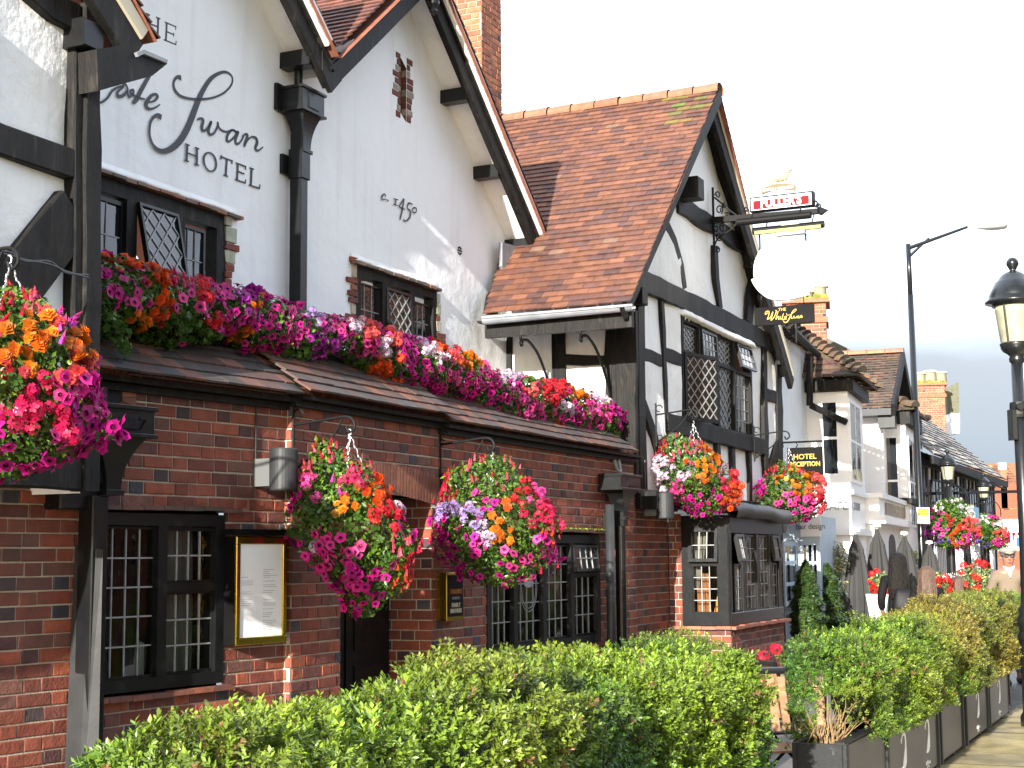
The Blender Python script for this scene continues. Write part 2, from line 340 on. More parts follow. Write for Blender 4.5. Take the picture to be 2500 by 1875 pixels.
BROWN = [(0.0900, 0.0615, 0.0435), (0.0750, 0.0495, 0.0360), (0.1050, 0.0675, 0.0450), (0.0638, 0.0465, 0.0360), (0.0825, 0.0525, 0.0375), (0.1200, 0.0660, 0.0420)]
def tiles(m, P0, U, V, nu, nv, tw=.165, tg=.1, tl=.2, thick=.013, pal=TILE, seed=2, clip=None, sag=.0, colf=None, lift=.010, jit=.004):
    """courses of plain tiles: P0 eaves corner, U along the eaves (unit), V up the slope (unit)"""
    rnd = random.Random(seed); P0 = Vector(P0); U = Vector(U).normalized(); V = Vector(V).normalized(); Nn = U.cross(V).normalized()
    if Nn.z < 0: Nn = -Nn
    for j in range(nv):
        for i in range(-1, nu+1):
            a = (i+(.5 if j % 2 else 0))*tw; b = a+tw-.003; v0 = j*tg+rnd.uniform(-.003, .003)
            if clip:
                r = clip(j*tg+tg/2)
                if r is None: continue
                a = max(a, r[0]); b = min(b, r[1])
            else: a = max(a, 0); b = min(b, nu*tw)
            if b-a < .02: continue
            sg = sag*noise.noise((a*.7, v0*.7, seed)); c = rnd.choice(pal); f = rnd.uniform(.8, 1.2); c = [x*f for x in c]
            if colf: c = colf(a, v0, c, rnd)
            h0 = lift+thick+sg+rnd.uniform(0, jit); h1 = thick*.4+sg; q = rnd.uniform(-.0015, .0015)
            v1 = v0+tg*1.25
            p = [P0+U*a+V*v0+Nn*(h0+q), P0+U*b+V*v0+Nn*(h0-q), P0+U*b+V*v1+Nn*h1, P0+U*a+V*v1+Nn*h1]
            l = [P0+U*a+V*v0+Nn*(h0-thick+q), P0+U*b+V*v0+Nn*(h0-thick-q), P0+U*b+V*v1+Nn*(h1-thick), P0+U*a+V*v1+Nn*(h1-thick)]
            m.add([tuple(x) for x in p+l], [(0, 1, 2, 3), (4, 5, 1, 0), (5, 6, 2, 1), (7, 4, 0, 3)], c, 0)
    # undercloak sheet
def plaster(m, fr, o, s0, s1, z0, ztop, holes=(), res=.07, amp=.01, seed=0, fine=.003):
    ns = max(2, int((s1-s0)/res)); zt = ztop if callable(ztop) else (lambda s: ztop)
    zm = max(zt(s0+(s1-s0)*i/20) for i in range(21)); nz = max(2, int((zm-z0)/res)); idx = {}
    P = []
    def v(i, k):
        if (i, k) in idx: return idx[i, k]
        s = s0+(s1-s0)*i/ns; z = z0+(zt(s)-z0)*k/nz
        d = amp*noise.noise((s*1.1+seed, z*1.1, seed*3.1))+fine*noise.noise((s*5, z*5, seed))
        idx[i, k] = len(P); P.append(fr.w(s, o+d, z)); return idx[i, k]
    fs = []
    for i in range(ns):
        for k in range(nz):
            s = s0+(s1-s0)*(i+.5)/ns; z = z0+(zt(s)-z0)*(k+.5)/nz
            if any(h[0] < s < h[1] and h[2] < z < h[3] for h in holes): continue
            fs.append((v(i, k), v(i+1, k), v(i+1, k+1), v(i, k+1)))
    m.add(P, fs)

# ------------------------------------------------------------------ windows
def light(par, fr, o, s0, s1, z0, z1, kind='rect', nx=3, nz=4, opn=0, side=0, fw=.03, glass='glass', frame=True, fm='black'):
    """one leaded casement; opn = top hung angle, side = side hung (left hinge) angle, in degrees"""
    H = z1-z0; Wd = s1-s0; A = math.radians(opn); B = math.radians(side)
    def pt(a, b, d=0):
        if opn:
            h = (1-b)*H; return fr.w(s0+a*Wd, o+h*math.sin(A)+d*math.cos(A), z1-h*math.cos(A)+d*math.sin(A))
        if side: return fr.w(s0+a*Wd*math.cos(B)-d*math.sin(B), o+a*Wd*math.sin(B)+d*math.cos(B), z0+b*H)
        return fr.w(s0+a*Wd, o+d, z0+b*H)
    fa, fb = fw/Wd, fw/H; bd = .018
    def bar(m, a0, b0, a1, b1, d0, d1):
        m.hexa([pt(a0, b0, d1), pt(a1, b0, d1), pt(a1, b1, d1), pt(a0, b1, d1), pt(a0, b0, d0), pt(a1, b0, d0), pt(a1, b1, d0), pt(a0, b1, d0)])
    if frame:
        c = MB(); bar(c, 0, 0, 1, fb, -bd, bd); bar(c, 0, 1-fb, 1, 1, -bd, bd); bar(c, 0, fb, fa, 1-fb, -bd, bd); bar(c, 1-fa, fb, 1, 1-fb, -bd, bd)
        c.build('casement', M[fm], par)
        x0, x1, y0, y1 = fa, 1-fa, fb, 1-fb
    else: x0, x1, y0, y1 = 0, 1, 0, 1
    g = MB(); lc = MB(); lw = .0045; rnd = random.Random(int(s0*997+z0*31))
    g2 = lambda pts: g.face([pt(a, b, rnd.uniform(-.003, .003)) for a, b in pts])
    def strip(a0, b0, a1, b1, w=lw):
        p, q = Vector(pt(a0, b0, .004)), Vector(pt(a1, b1, .004)); e = Vector(pt(.5, .5, 1))-Vector(pt(.5, .5, 0)); d = (q-p).normalized(); n = d.cross(e).normalized()*w; e = e.normalized()*.004
        lc.hexa([tuple(v) for v in (p-n+e, q-n+e, q+n+e, p+n+e, p-n-e*2, q-n-e*2, q+n-e*2, p+n-e*2)])
    if kind == 'rect':
        for i in range(nx):
            for k in range(nz):
                a0, a1 = x0+(x1-x0)*i/nx, x0+(x1-x0)*(i+1)/nx; b0, b1 = y0+(y1-y0)*k/nz, y0+(y1-y0)*(k+1)/nz
                g2([(a0, b0), (a1, b0), (a1, b1), (a0, b1)])
        for i in range(1, nx): strip(x0+(x1-x0)*i/nx, y0, x0+(x1-x0)*i/nx, y1)
        for k in range(1, nz): strip(x0, y0+(y1-y0)*k/nz, x1, y0+(y1-y0)*k/nz)
    elif kind == 'diamond':
        g.face([pt(x0, y0), pt(x1, y0), pt(x1, y1), pt(x0, y1)])
        # lines x/nx +- z/nz = const in unit square
        for k in range(-nz*1, nx+1):
            pass
        for sgn in (1, -1):
            for k in range(-nz, nx+nz+1):
                # line: X = k + sgn*Z, X in 0..nx, Z in 0..nz
                pts = []
                for Z in (0, nz):
                    X = k+sgn*Z; pts.append((X, Z))
                (X0, Z0), (X1, Z1) = pts
                t0, t1 = 0., 1.
                dX = X1-X0
                if dX:
                    ta, tb = (0-X0)/dX, (nx-X0)/dX
                    t0, t1 = max(t0, min(ta, tb)), min(t1, max(ta, tb))
                if t1-t0 < .01: continue
                P = lambda t: (x0+(x1-x0)*(X0+dX*t)/nx, y0+(y1-y0)*(Z0+(Z1-Z0)*t)/nz)
                a, b = P(t0), P(t1); strip(a[0], a[1], b[0], b[1])
    else: g2([(x0, y0), (x1, y0), (x1, y1), (x0, y1)])
    g.build('pane', M[glass], par); lc.build('lead_came', M['came'], par)
def window(bld, fr, o, s0, s1, z0, z1, lights, fw=.06, dep=.09, mull=(), mat_='timber', sill=None, name='window', bars=()):
    """outer frame with mullions, joined in one mesh named window; casements, panes and cames are its children"""
    m = MB(); a0, a1 = o-dep, o+.012
    m.box(fr, s0, s1, a0, a1, z0, z0+fw); m.box(fr, s0, s1, a0, a1, z1-fw, z1)
    for x in [s0+fw/2, s1-fw/2]+list(mull): m.box(fr, x-fw/2, x+fw/2, a0+.002, a1+.003, z0+fw, z1-fw)
    for (xa, xb, z) in bars: m.box(fr, xa, xb, a0+.002, a1+.001, z-.022, z+.022)
    w = m.build(name, M[mat_], bld)
    for l in lights: light(w, fr, l.pop('o', o-.03), **l)
    return w

# ------------------------------------------------------------------ lettering
def strokes(fr, o, lines, name, mt, parent, k=6, th=.003):
    """lines: (points in local (s,z), half widths)"""
    m = MB()
    for pts, ws in lines:
        P = smooth_path([(p[0], p[1], 0) for p in pts], k) if len(pts) > 2 and k > 1 else [Vector((p[0], p[1], 0)) for p in pts]
        n = len(P); wl = ws if hasattr(ws, '__len__') else [ws, ws]
        L_, R_ = [], []
        for i, p in enumerate(P):
            d = P[min(i+1, n-1)]-P[max(i-1, 0)]; d = d.normalized() if d.length > 0 else Vector((1, 0, 0)); q = Vector((-d.y, d.x, 0))
            t = i/(n-1)*(len(wl)-1); a = int(min(t, len(wl)-2)); w = wl[a]+(wl[a+1]-wl[a])*(t-a)
            L_.append(p+q*w); R_.append(p-q*w)
        rings = [[fr.w(a.x, o, a.y), fr.w(b.x, o, b.y), fr.w(b.x, o+th, b.y), fr.w(a.x, o+th, a.y)] for a, b in zip(L_, R_)]
        m.loft(rings)
    return m.build(name, M[mt], parent)
def text(body, fr, s, z, o, size, mt, parent, name='lettering', bold=.0, sx=1., th=.002, align='CENTER'):
    cu = bpy.data.curves.new(name, 'FONT'); cu.body = body; cu.size = size; cu.extrude = th; cu.offset = bold; cu.align_x = align; cu.resolution_u = 3
    cu.space_character = 1.0
    ob = bpy.data.objects.new(name, cu); COL.objects.link(ob); bpy.context.view_layer.update()
    me = bpy.data.meshes.new_from_object(ob.evaluated_get(bpy.context.evaluated_depsgraph_get())); COL.objects.unlink(ob); bpy.data.objects.remove(ob)
    off = LOC.get(parent.name, (0, 0, 0)) if parent else (0, 0, 0)
    for v in me.vertices:
        w = fr.w(s+v.co.x*sx, o+v.co.z+th, z+v.co.y); v.co = (w[0]-off[0], w[1]-off[1], w[2]-off[2])
    me.materials.clear(); me.materials.append(M[mt]); me.name = name
    r = bpy.data.objects.new(name, me); COL.objects.link(r); r.parent = parent
    return r
def zpx(region, pts):      # zoomed-crop coordinates to photograph pixels
    x0, y0, k = region; return [(x0+p[0]*k, y0+p[1]*k) for p in pts]

# ================================================================== THE BRICK EXTENSION
OW1, OW2, OWW, OG = -.05, -5.31, -6.71, -5.33
ext = thing('brick_extension', 'single storey red brick frontage with small tiled roof strip below the white gables', 'building', F2.w(10, OW2, 0))
mB = MB()
winC = (-1.57, -.56, .93, 1.92); winD = (10.86, 13.27, .87, 1.85)
brick_wall(mB, F1, OW1, -6.5, -.01, 0, 2.75, holes=[winC], seed=3)
DL, DR = 8.67, 9.95
brick_wall(mB, F2, OW2, 8.08, 14.27, 0, 2.75, holes=[(DL, DR, -1, 2.02), winD, (8.56, 10.06, 2.02, 2.24)], seed=5)
r0 = F2.perp(8.08)                       # little return where the front steps out (catches the sun)
brick_wall(mB, r0, 0, OW2-.06, OW2+.0, 0, 2.72, seed=8, pal=[(.20, .055, .028), (.17, .045, .025)], headers=.1, S=.1, H=.1)
rv = F2.perp(DR)                         # right door reveal
brick_wall(mB, rv, 0, OW2-.36, OW2+.003, 0, 2.14, seed=9, headers=.5)
# recess sides and soffit
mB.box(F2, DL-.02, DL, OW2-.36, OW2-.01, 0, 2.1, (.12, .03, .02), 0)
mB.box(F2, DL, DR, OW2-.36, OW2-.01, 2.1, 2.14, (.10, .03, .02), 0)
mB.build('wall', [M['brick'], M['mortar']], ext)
# cambered soldier arch over the door
ar = MB(); rnd = random.Random(5)
for i in range(33):
    a = 8.55+(10.06-8.55)*i/33; b = a+.0405; sc = (a+b)/2-9.3
    lo = 2.03+.07*(1-(sc/.76)**2); hi = lo+.215; fan = sc*.05
    c = rnd.choice([(.20, .075, .045), (.17, .06, .04), (.23, .085, .05)])
    ar.add([F2.w(a, OW2-.0, lo), F2.w(b, OW2, lo), F2.w(b+fan, OW2, hi), F2.w(a+fan, OW2, hi), F2.w(a+.002, OW2+.012, lo), F2.w(b-.002, OW2+.012, lo), F2.w(b-.002+fan, OW2+.012, hi), F2.w(a+.002+fan, OW2+.012, hi)],
           [(4, 5, 6, 7), (0, 1, 5, 4), (1, 2, 6, 5), (2, 3, 7, 6), (3, 0, 4, 7)], c)
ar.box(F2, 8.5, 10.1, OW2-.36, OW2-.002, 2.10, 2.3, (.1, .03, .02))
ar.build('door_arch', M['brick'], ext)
# black entrance doors, deep in the recess
dm = MB(); o0 = OW2-.36
dm.box(F2, DL, DR, o0-.05, o0-.02, 0, 2.12)
for s0, s1 in ((DL+.03, 9.28), (9.31, DR-.03)):
    dm.box(F2, s0, s1, o0-.02, o0+.02, .05, 2.05)
    for z0, z1 in ((.2, .9), (1.0, 1.9)):
        dm.box(F2, s0+.1, s1-.1, o0+.02, o0+.032, z0, z1)
dm.build('door', M['black'], ext)
# little round arched niche with pipe above the left hopper (rubbed brick rings)
an = MB(); c0 = F1.px(255, 968, OW1)
for i in range(15):
    t0 = math.radians(-10+i*13.5); t1 = math.radians(-10+i*13.5+12); rr0, rr1 = .115, .215
    an.prism(F1, [(c0[0]+rr0*math.cos(t0), c0[1]+rr0*math.sin(t0)), (c0[0]+rr1*math.cos(t0), c0[1]+rr1*math.sin(t0)), (c0[0]+rr1*math.cos(t1), c0[1]+rr1*math.sin(t1)), (c0[0]+rr0*math.cos(t1), c0[1]+rr0*math.sin(t1))], OW1, OW1+.018, rnd.choice([(.30, .11, .06), (.25, .085, .05)]))
an.build('arch_ring', M['brick'], ext)
an = MB(); an.prism(F1, [(c0[0]+.112*math.cos(math.radians(k*20)), c0[1]+.112*math.sin(math.radians(k*20))) for k in range(18)], OW1, OW1+.011); an.build('dark_opening', M['dark'], ext)

# windows in the brick
wl = []
s0, s1, z0, z1 = winC; mc = F1.px(392, 1450, OW1)[0]
window(ext, F1, OW1-.0, s0, s1, z0, z1, [
    dict(s0=s0+.055, s1=mc-.03, z0=z0+.07, z1=z1-.075, kind='rect', nx=4, nz=5, fw=.014, glass='clear'),
    dict(s0=mc+.03, s1=s1-.055, z0=z0+.07, z1=1.475, kind='rect', nx=4, nz=3, fw=.018, glass='clear'),
    dict(s0=mc+.03, s1=s1-.055, z0=1.515, z1=z1-.075, kind='rect', nx=4, nz=2, fw=.022, glass='clear')],
    mull=[mc], fw=.07, mat_='black', bars=[(mc, s1-.05, 1.495)])
s0, s1, z0, z1 = winD; ms_ = [F2.px(x, 1450, OW2)[0] for x in (1256, 1327, 1395)]; zt = F2.px(1300, 1430, OW2)[1]
zt = 1.50
e = [s0+.05]+ms_+[s1-.05]
window(ext, F2, OW2, s0, s1, z0, z1, [
    dict(s0=e[0], s1=e[1]-.025, z0=z0+.08, z1=zt-.02, kind='rect', nx=4, nz=3, fw=.012, glass='clear'),
    dict(s0=e[0], s1=e[1]-.025, z0=zt+.02, z1=z1-.09, kind='rect', nx=4, nz=2, fw=.025, opn=8, o=OW2),
    dict(s0=e[1]+.025, s1=e[2]-.025, z0=z0+.08, z1=z1-.09, kind='rect', nx=4, nz=5, fw=.012, glass='clear'),
    dict(s0=e[2]+.025, s1=e[3]-.025, z0=z0+.08, z1=z1-.09, kind='rect', nx=4, nz=5, fw=.012, glass='clear'),
    dict(s0=e[3]+.025, s1=e[4], z0=z0+.08, z1=zt-.02, kind='rect', nx=4, nz=3, fw=.012, glass='clear'),
    dict(s0=e[3]+.025, s1=e[4], z0=zt+.02, z1=z1-.09, kind='rect', nx=4, nz=2, fw=.025, opn=7, o=OW2)],
    mull=ms_, fw=.075, mat_='timber', bars=[(e[0]-.03, e[1], zt), (e[3], e[4]+.03, zt)])
# etched ovals on two of the lights
ov = MB()
for x, zc in ((F2.px(1362, 1400, OW2-.02)[0], 1.42), (F2.px(1290, 1420, OW2-.02)[0], 1.40)):
    ov = MB()
    for r in (1, .86):
        ov.tube([F2.w(x+.17*r*math.cos(t*math.pi/14), OW2-.018, zc+.20*r*math.sin(t*math.pi/14)) for t in range(29)], .0035, 4)
    ov.prism(F2, [(x+.10*math.cos(t*math.pi/8), zc+.04+.10*math.sin(t*math.pi/8)*(1 if t < 8 else .4)) for t in range(16)], OW2-.021, OW2-.018)
ov.build('etched_oval', M['came'], ext)
# rooms behind the see-through lights
for fr, s0, s1, o1, z0, z1 in ((F1, -1.62, -.5, OW1-.1, .9, 1.95), (F2, 10.8, 13.3, OW2-.1, .8, 1.9)):
    m = MB(); d = 1.1
    m.face([fr.w(s0, o1-d, z0), fr.w(s1, o1-d, z0), fr.w(s1, o1-d, z1), fr.w(s0, o1-d, z1)])
    for s in (s0, s1): m.face([fr.w(s, o1-d, z0), fr.w(s, o1, z0), fr.w(s, o1, z1), fr.w(s, o1-d, z1)])
    for z in (z0, z1): m.face([fr.w(s0, o1-d, z), fr.w(s1, o1-d, z), fr.w(s1, o1, z), fr.w(s0, o1, z)])
    m.build('room', M['dark' if fr is F1 else 'room'], ext)
def folds(m, fr, s0, s1, o, z0, z1, n=5, amp=.012, taper=0.):
    rings = []
    for k in range(9):
        z = z1+(z0-z1)*k/8; w = 1-taper*k/8
        rings.append([fr.w(s0+(s1-s0)*w*i/(n*4), o+amp*math.sin(i*math.pi/2+.3*k), z) for i in range(n*4+1)])
    m.loft(rings, closed=False, caps=False)
c = MB(); folds(c, F1, mc+.10, s1*0-.66, OW1-.16, 1.0, 1.86, 5); c.build('net_curtain', M['curtain'], ext)
c = MB(); p = F1.px(340, 1620, OW1-.2); c.prism(F1, [(p[0]-.10, .98), (p[0]+.09, .98), (p[0]+.09, 1.16), (p[0]-.01, 1.20), (p[0]-.03, 1.06), (p[0]-.10, 1.05)], OW1-.22, OW1-.215); c.build('paper_card', M['paper'], ext)
# tile-on-edge sills and drip course
rnd = random.Random(3)
for fr, a, b, z, o in ((F1, -1.62, -.5, .905, OW1), (F2, 10.80, 13.36, .845, OW2)):
    x = a; sl_ = MB()
    while x < b:
        w = rnd.uniform(.15, .17); zz = z+rnd.uniform(-.004, .004); sl_.box(fr, x, min(b, x+w-.004), o-.02, o+.055, zz-.02, zz+.008, rnd.choice([(.20, .065, .033), (.16, .055, .033), (.13, .045, .03)])); x += w
    sl_.build('tile_sill', M['tile'], ext)
for fr, a, b, z, o in ((F1, -1.72, -.42, 1.95, OW1), (F2, 10.80, 13.42, 1.885, OW2)):
    x = a; sl_ = MB()
    while x < b:
        w = rnd.uniform(.15, .17); zz = z+rnd.uniform(-.005, .005); sl_.box(fr, x, min(b, x+w-.004), o-.02, o+.05, zz-.012, zz+.012, rnd.choice([(.08, .04, .028), (.11, .04, .028), (.06, .04, .025)])); x += w
    sl_.build('drip_course', M['tile'], ext)
ms = MB()
for i in range(26):
    a = 12.2+i*.048; ms.box(F2, a, a+.05, OW2+.01, OW2+.05+rnd.uniform(-.004, .006), 1.895, 1.903+rnd.uniform(0, .012))
ms.build('moss', M['moss'], ext)

# tile strip roof with dark moulding under it
STRIP = [(0.0612, 0.0360, 0.0274), (0.0792, 0.0396, 0.0274), (0.0504, 0.0374, 0.0331), (0.1080, 0.0432, 0.0259), (0.0468, 0.0396, 0.0396), (0.0720, 0.0432, 0.0324), (0.1440, 0.0540, 0.0288)]
STRIPL = [(0.0432, 0.0360, 0.0338), (0.0540, 0.0432, 0.0396), (0.0792, 0.0396, 0.0324), (0.0396, 0.0360, 0.0374), (0.1368, 0.0612, 0.0432), (0.0504, 0.0396, 0.0346)]
ts = MB()
def strip(fr, a, b, o, z, pal, seed):
    Ud = Vector((fr.d[0], fr.d[1], 0)); Vd = Vector(fr.w(0, -.70, .50))-Vector(fr.w(0, 0, 0))
    tiles(ts, fr.w(a, o, z), Ud, Vd, int((b-a)/.172), 7, tw=.172, tg=.115, thick=.014, pal=pal, seed=seed, lift=.005, jit=.004, sag=.01)
strip(F1, -2.62, .06, OW1+.18, 2.68, STRIPL, 3)
strip(F2, 8.02, 10.10, OW2+.17, 2.70, STRIP, 4)
strip(F2, 10.02, 14.10, OW2+.15, 2.665, STRIP, 6)
ts.build('roof', M['tile'], ext)
dk = MB()
for fr, a, b, o, z in ((F1, -2.62, .03, OW1, 2.68), (F2, 8.06, 10.05, OW2, 2.70), (F2, 10.05, 14.27, OW2, 2.665)):
    dk.box(fr, a, b, o, o+.10, z-.04, z-.012); dk.box(fr, a, b, o, o+.045, z-.085, z-.045)
dk.hexa([F2.w(6.4, -6.8, 2.98), F2.w(14.2, -6.8, 2.98), F2.w(14.2, -5.75, 2.98), F2.w(8.0, -5.75, 2.98), F2.w(6.4, -6.8, 3.0), F2.w(14.2, -6.8, 3.0), F2.w(14.2, -5.75, 3.0), F2.w(8.0, -5.75, 3.0)])
dk.build('eaves_board', M['timber'], ext)

# ================================================================== THE WHITE TWIN GABLES
hot = thing('white_gabled_hotel', 'white rendered twin gabled building with painted hotel name and black bargeboards', 'building', F2.w(10, OWW, 0))
G1, G2, SL, AZP = 8.58, 11.94, .84, 6.99
def gz(s): return AZP - SL*min(abs(s-G1), abs(s-G2))
winA = (7.05, 9.27, 3.1, 4.26); winB = (11.18, 12.68, 3.1, 4.22)
slot = (11.97, 12.10, 5.74, 6.27)
m = MB(); plaster(m, F2, OWW, 5.6, 14.28, 2.9, lambda s: gz(s)+.02, holes=[winA, winB, slot], res=.075, amp=.012, seed=3, fine=.0015)
# right hand end of the wall turns back, with a slight flare
m.face([F2.w(14.28, OWW, 2.9), F2.w(14.28, OWW-3, 2.9), F2.w(14.28, OWW-3, 4.7), F2.w(14.28, OWW, 4.7)])
m.build('wall', M['plaster'], hot, smooth=True)
# soffits
so2 = MB()
for a, l, r in ((G1, 5.9, 10.26), (G2, 10.26, 14.36)):
    for e0 in (l, r):
        zz = AZP-SL*abs(e0-a); t = .0
        so2.hexa([F2.w(a, -6.46, AZP+t), F2.w(e0, -6.46, zz+t), F2.w(e0, OWW-.02, zz+t), F2.w(a, OWW-.02, AZP+t), F2.w(a, -6.46, AZP+t+.03), F2.w(e0, -6.46, zz+t+.03), F2.w(e0, OWW-.02, zz+t+.03), F2.w(a, OWW-.02, AZP+t+.03)])
so2.build('soffit', M['plaster'], hot)
# bargeboards
for k, (a, e0) in enumerate(((G1, 10.29), (G2, 10.23), (G2, 14.36), (G1, 6.2))):
    bz = -.02; zz = AZP-SL*abs(e0-a); b = MB()
    b.beam(F2, [(a, AZP+bz), (e0, zz+bz)], .185, -6.45-(.004 if k % 2 else 0), -6.39-(.004 if k % 2 else 0), wob=.002, seg=.5)
    b.beam(F2, [(a, AZP+bz+.085), (e0, zz+bz+.085)], .03, -6.39, -6.365-(.003 if k % 2 else 0), wob=.001, seg=.6)
    b.build('bargeboard', M['timber'], hot)
v = MB(); zv = AZP-SL*1.68
v.prism(F2, [(10.12, zv+.26), (10.26, zv+.12), (10.42, zv+.26), (10.42, zv+.0), (10.26, zv-.15), (10.12, zv+.0)], -6.422, -6.382)
v.build('bargeboard', M['timber'], hot)
# white verge boards with tiles above
vb = MB()
for a, e0 in ((G2, 14.40), (G1, 10.16)):
    zz = AZP-SL*abs(e0-a); vb.beam(F2, [(a, AZP+.15), (e0, zz+.15)], .10, -6.46, -6.33, wob=.003, seg=.4)
vb.build('verge_board', M['rough_plaster'], hot)
# purlin ends
for (px_, py_), o0 in (((1075, 192), 0), ((1155, 383), 0), ((1232, 570), 0), ((683, 138), 0)):
    s, z = F2.px(px_, py_, OWW); s += .06; z2 = gz(s)-.08
    b = MB(); b.cbox(F2, s-.06, s+.06, OWW-.02, -6.43, z2-.07, z2+.06, .006); 
    if not o0: b.build('purlin_end', M['black'], hot)
# turned finial
fi = MB(); fi.lathe(F2.w(G2, -6.33, AZP-.36), [(.0, 0), (.018, .004), (.045, .03), (.03, .05), (.02, .065), (.05, .10), (.055, .13), (.03, .16), (.022, .18), (.045, .2), (.045, .46), (.03, .5), (.0, .51)], 12)
fi.box(F2, G2-.045, G2+.045, -6.39, -6.28, AZP-.1, AZP+.2)
fi.build('finial', M['black'], hot)
# slit opening with ragged brick and stone quoins
sb = MB(); rnd = random.Random(9); z = slot[2]-.03; k = 0
while z < slot[3]+.0:
    h = .062; c = [(.13, .04, .028), (.30, .26, .21), (.11, .035, .028), (.15, .05, .03), (.28, .25, .20), (.12, .04, .03)][k % 6]
    wl_ = rnd.uniform(.05, .11)+(.05 if 2 < k < 7 else 0); wr_ = rnd.uniform(.05, .11)+(.04 if 2 < k < 7 else 0)
    sb.cbox(F2, slot[0]-wl_, slot[0]+.002, OWW-.05, OWW+.014, z+.003, z+h-.003, .006, c); sb.cbox(F2, slot[1]-.002, slot[1]+wr_, OWW-.05, OWW+.014, z+.003, z+h-.003, .006, c)
    sb.box(F2, slot[1]-.001, slot[1]+.001, OWW-.12, OWW, z, z+h, (.2, .1, .06)); z += h; k += 1
sb.build('brick_quoin', M['brick'], hot)
b = MB(); b.box(F2, slot[0]-.02, slot[1]+.02, OWW-.14, OWW-.12, slot[2]-.05, slot[3]+.02); b.build('slit', M['dark'], hot)
# ragged masonry beside the windows
rq = MB(); rnd = random.Random(12)
def ragged(s_edge, sgn, z0, z1, seed):
    rnd = random.Random(seed); z = z0; k = 0
    while z < z1:
        stone = rnd.random() < .35; h = rnd.uniform(.09, .14) if stone else .055; w = rnd.uniform(.05, .13) if stone else rnd.uniform(.06, .19)
        c = (.42*rnd.uniform(.7, 1.1), .36, .27) if stone else rnd.choice(RED+[(.26, .09, .05)])
        a, b = (s_edge-w, s_edge+.01) if sgn < 0 else (s_edge-.01, s_edge+w)
        d = rnd.uniform(.012, .03)
        pts = [(a+rnd.uniform(-.012, .012), z+.003), (b, z+.003), (b, z+h-.004), (a+rnd.uniform(-.012, .012), z+h-.004+rnd.uniform(-.01, .0))]
        rq.prism(F2, pts, OWW-.08, OWW+d, c); z += h+.002
for q_ in ((winA[1], 1, 3.1, winA[3]-.02, 5), (winB[0], -1, 3.1, winB[3]+.03, 7), (winB[1], 1, 3.1, winB[3]-.05, 8)):
    rq = MB(); ragged(*q_); rq.build('brick_quoin', M['brick'], hot)
# plaster hoods over the windows
for a, b, z in ((winA[0], winA[1]+.16, winA[3]), (winB[0]-.08, winB[1]+.02, winB[3])):
    h = MB(); rings = []; n = 30; rnd = random.Random(int(a*10))
    for i in range(n+1):
        s = a+(b-a)*i/n; q = rnd.uniform(-.006, .006); t = min(1, min(i, n-i)/3+.25)
        rings.append([F2.w(s, OWW-.03, z+.0+q), F2.w(s, OWW+.035*t, z+.003+q), F2.w(s, OWW+.045*t, z+.012+q), F2.w(s, OWW+.03*t, z+.03), F2.w(s, OWW+.006, z+.065)])
    h.loft(rings, closed=False, caps=False); h.build('window_hood', M['rough_plaster'], hot, smooth=True)
    h = MB(); x = a
    while x < b:
        w = rnd.uniform(.1, .16); h.box(F2, x, min(b, x+w-.005), OWW-.02, OWW+.062+rnd.uniform(-.006, .008), z-.028+rnd.uniform(-.004, .004), z-.004, rnd.choice([(.16, .10, .07), (.22, .1, .06), (.1, .07, .05)])); x += w
    h.build('hood_tile', M['tile'], hot)
# windows
s0, s1, z0, z1 = winA; a, b, c_, d = [F2.px(x, 560, OWW)[0] for x in (232, 306, 426, 505)]
window(hot, F2, OWW+.0, s0, s1, z0, z1-.03, [
    dict(s0=b-.62, s1=b, z0=3.15, z1=4.10, kind='rect', nx=4, nz=4, fw=.03),
    dict(s0=b+.10, s1=c_-.02, z0=3.15, z1=3.68, kind='diamond', nx=3, nz=3, fw=.03),
    dict(s0=b+.10, s1=c_+.0, z0=3.64, z1=4.12, kind='diamond', nx=3, nz=3, fw=.022, opn=12, o=OWW+.02),
    dict(s0=c_+.08, s1=d+.0, z0=3.15, z1=4.08, kind='rect', nx=3, nz=4, fw=.02)], mull=[b+.05, c_+.05], fw=.11, bars=[(b+.07, c_+.03, 3.66)])
s0, s1, z0, z1 = winB; b, c_ = [F2.px(x, 760, OWW)[0] for x in (936, 1003)]
window(hot, F2, OWW+.0, s0, s1, z0, z1-.03, [
    dict(s0=s0+.06, s1=b-.03, z0=3.15, z1=4.06, kind='rect', nx=3, nz=4, fw=.012),
    dict(s0=b+.03, s1=c_-.02, z0=3.15, z1=3.62, kind='diamond', nx=3, nz=3, fw=.025),
    dict(s0=b+.03, s1=c_-.02, z0=3.66, z1=4.08, kind='diamond', nx=3, nz=3, fw=.025, opn=5, o=OWW),
    dict(s0=c_+.04, s1=s1-.10, z0=3.15, z1=4.04, kind='rect', nx=3, nz=5, fw=.018)], mull=[b, c_+.01], fw=.08, bars=[(b, c_, 3.64)])
# round vent
vt = MB(); s, z = F2.px(1123, 612, OWW+.01)
for k in range(9):
    a = k*2*math.pi/8; r = 0 if k == 8 else .035; vt.prism(F2, [(s+r*math.cos(a)+.009*math.cos(t*math.pi/3), z+r*math.sin(a)+.009*math.sin(t*math.pi/3)) for t in range(6)], OWW, OWW+.014)
vt.build('round_vent', M['dark'], hot)
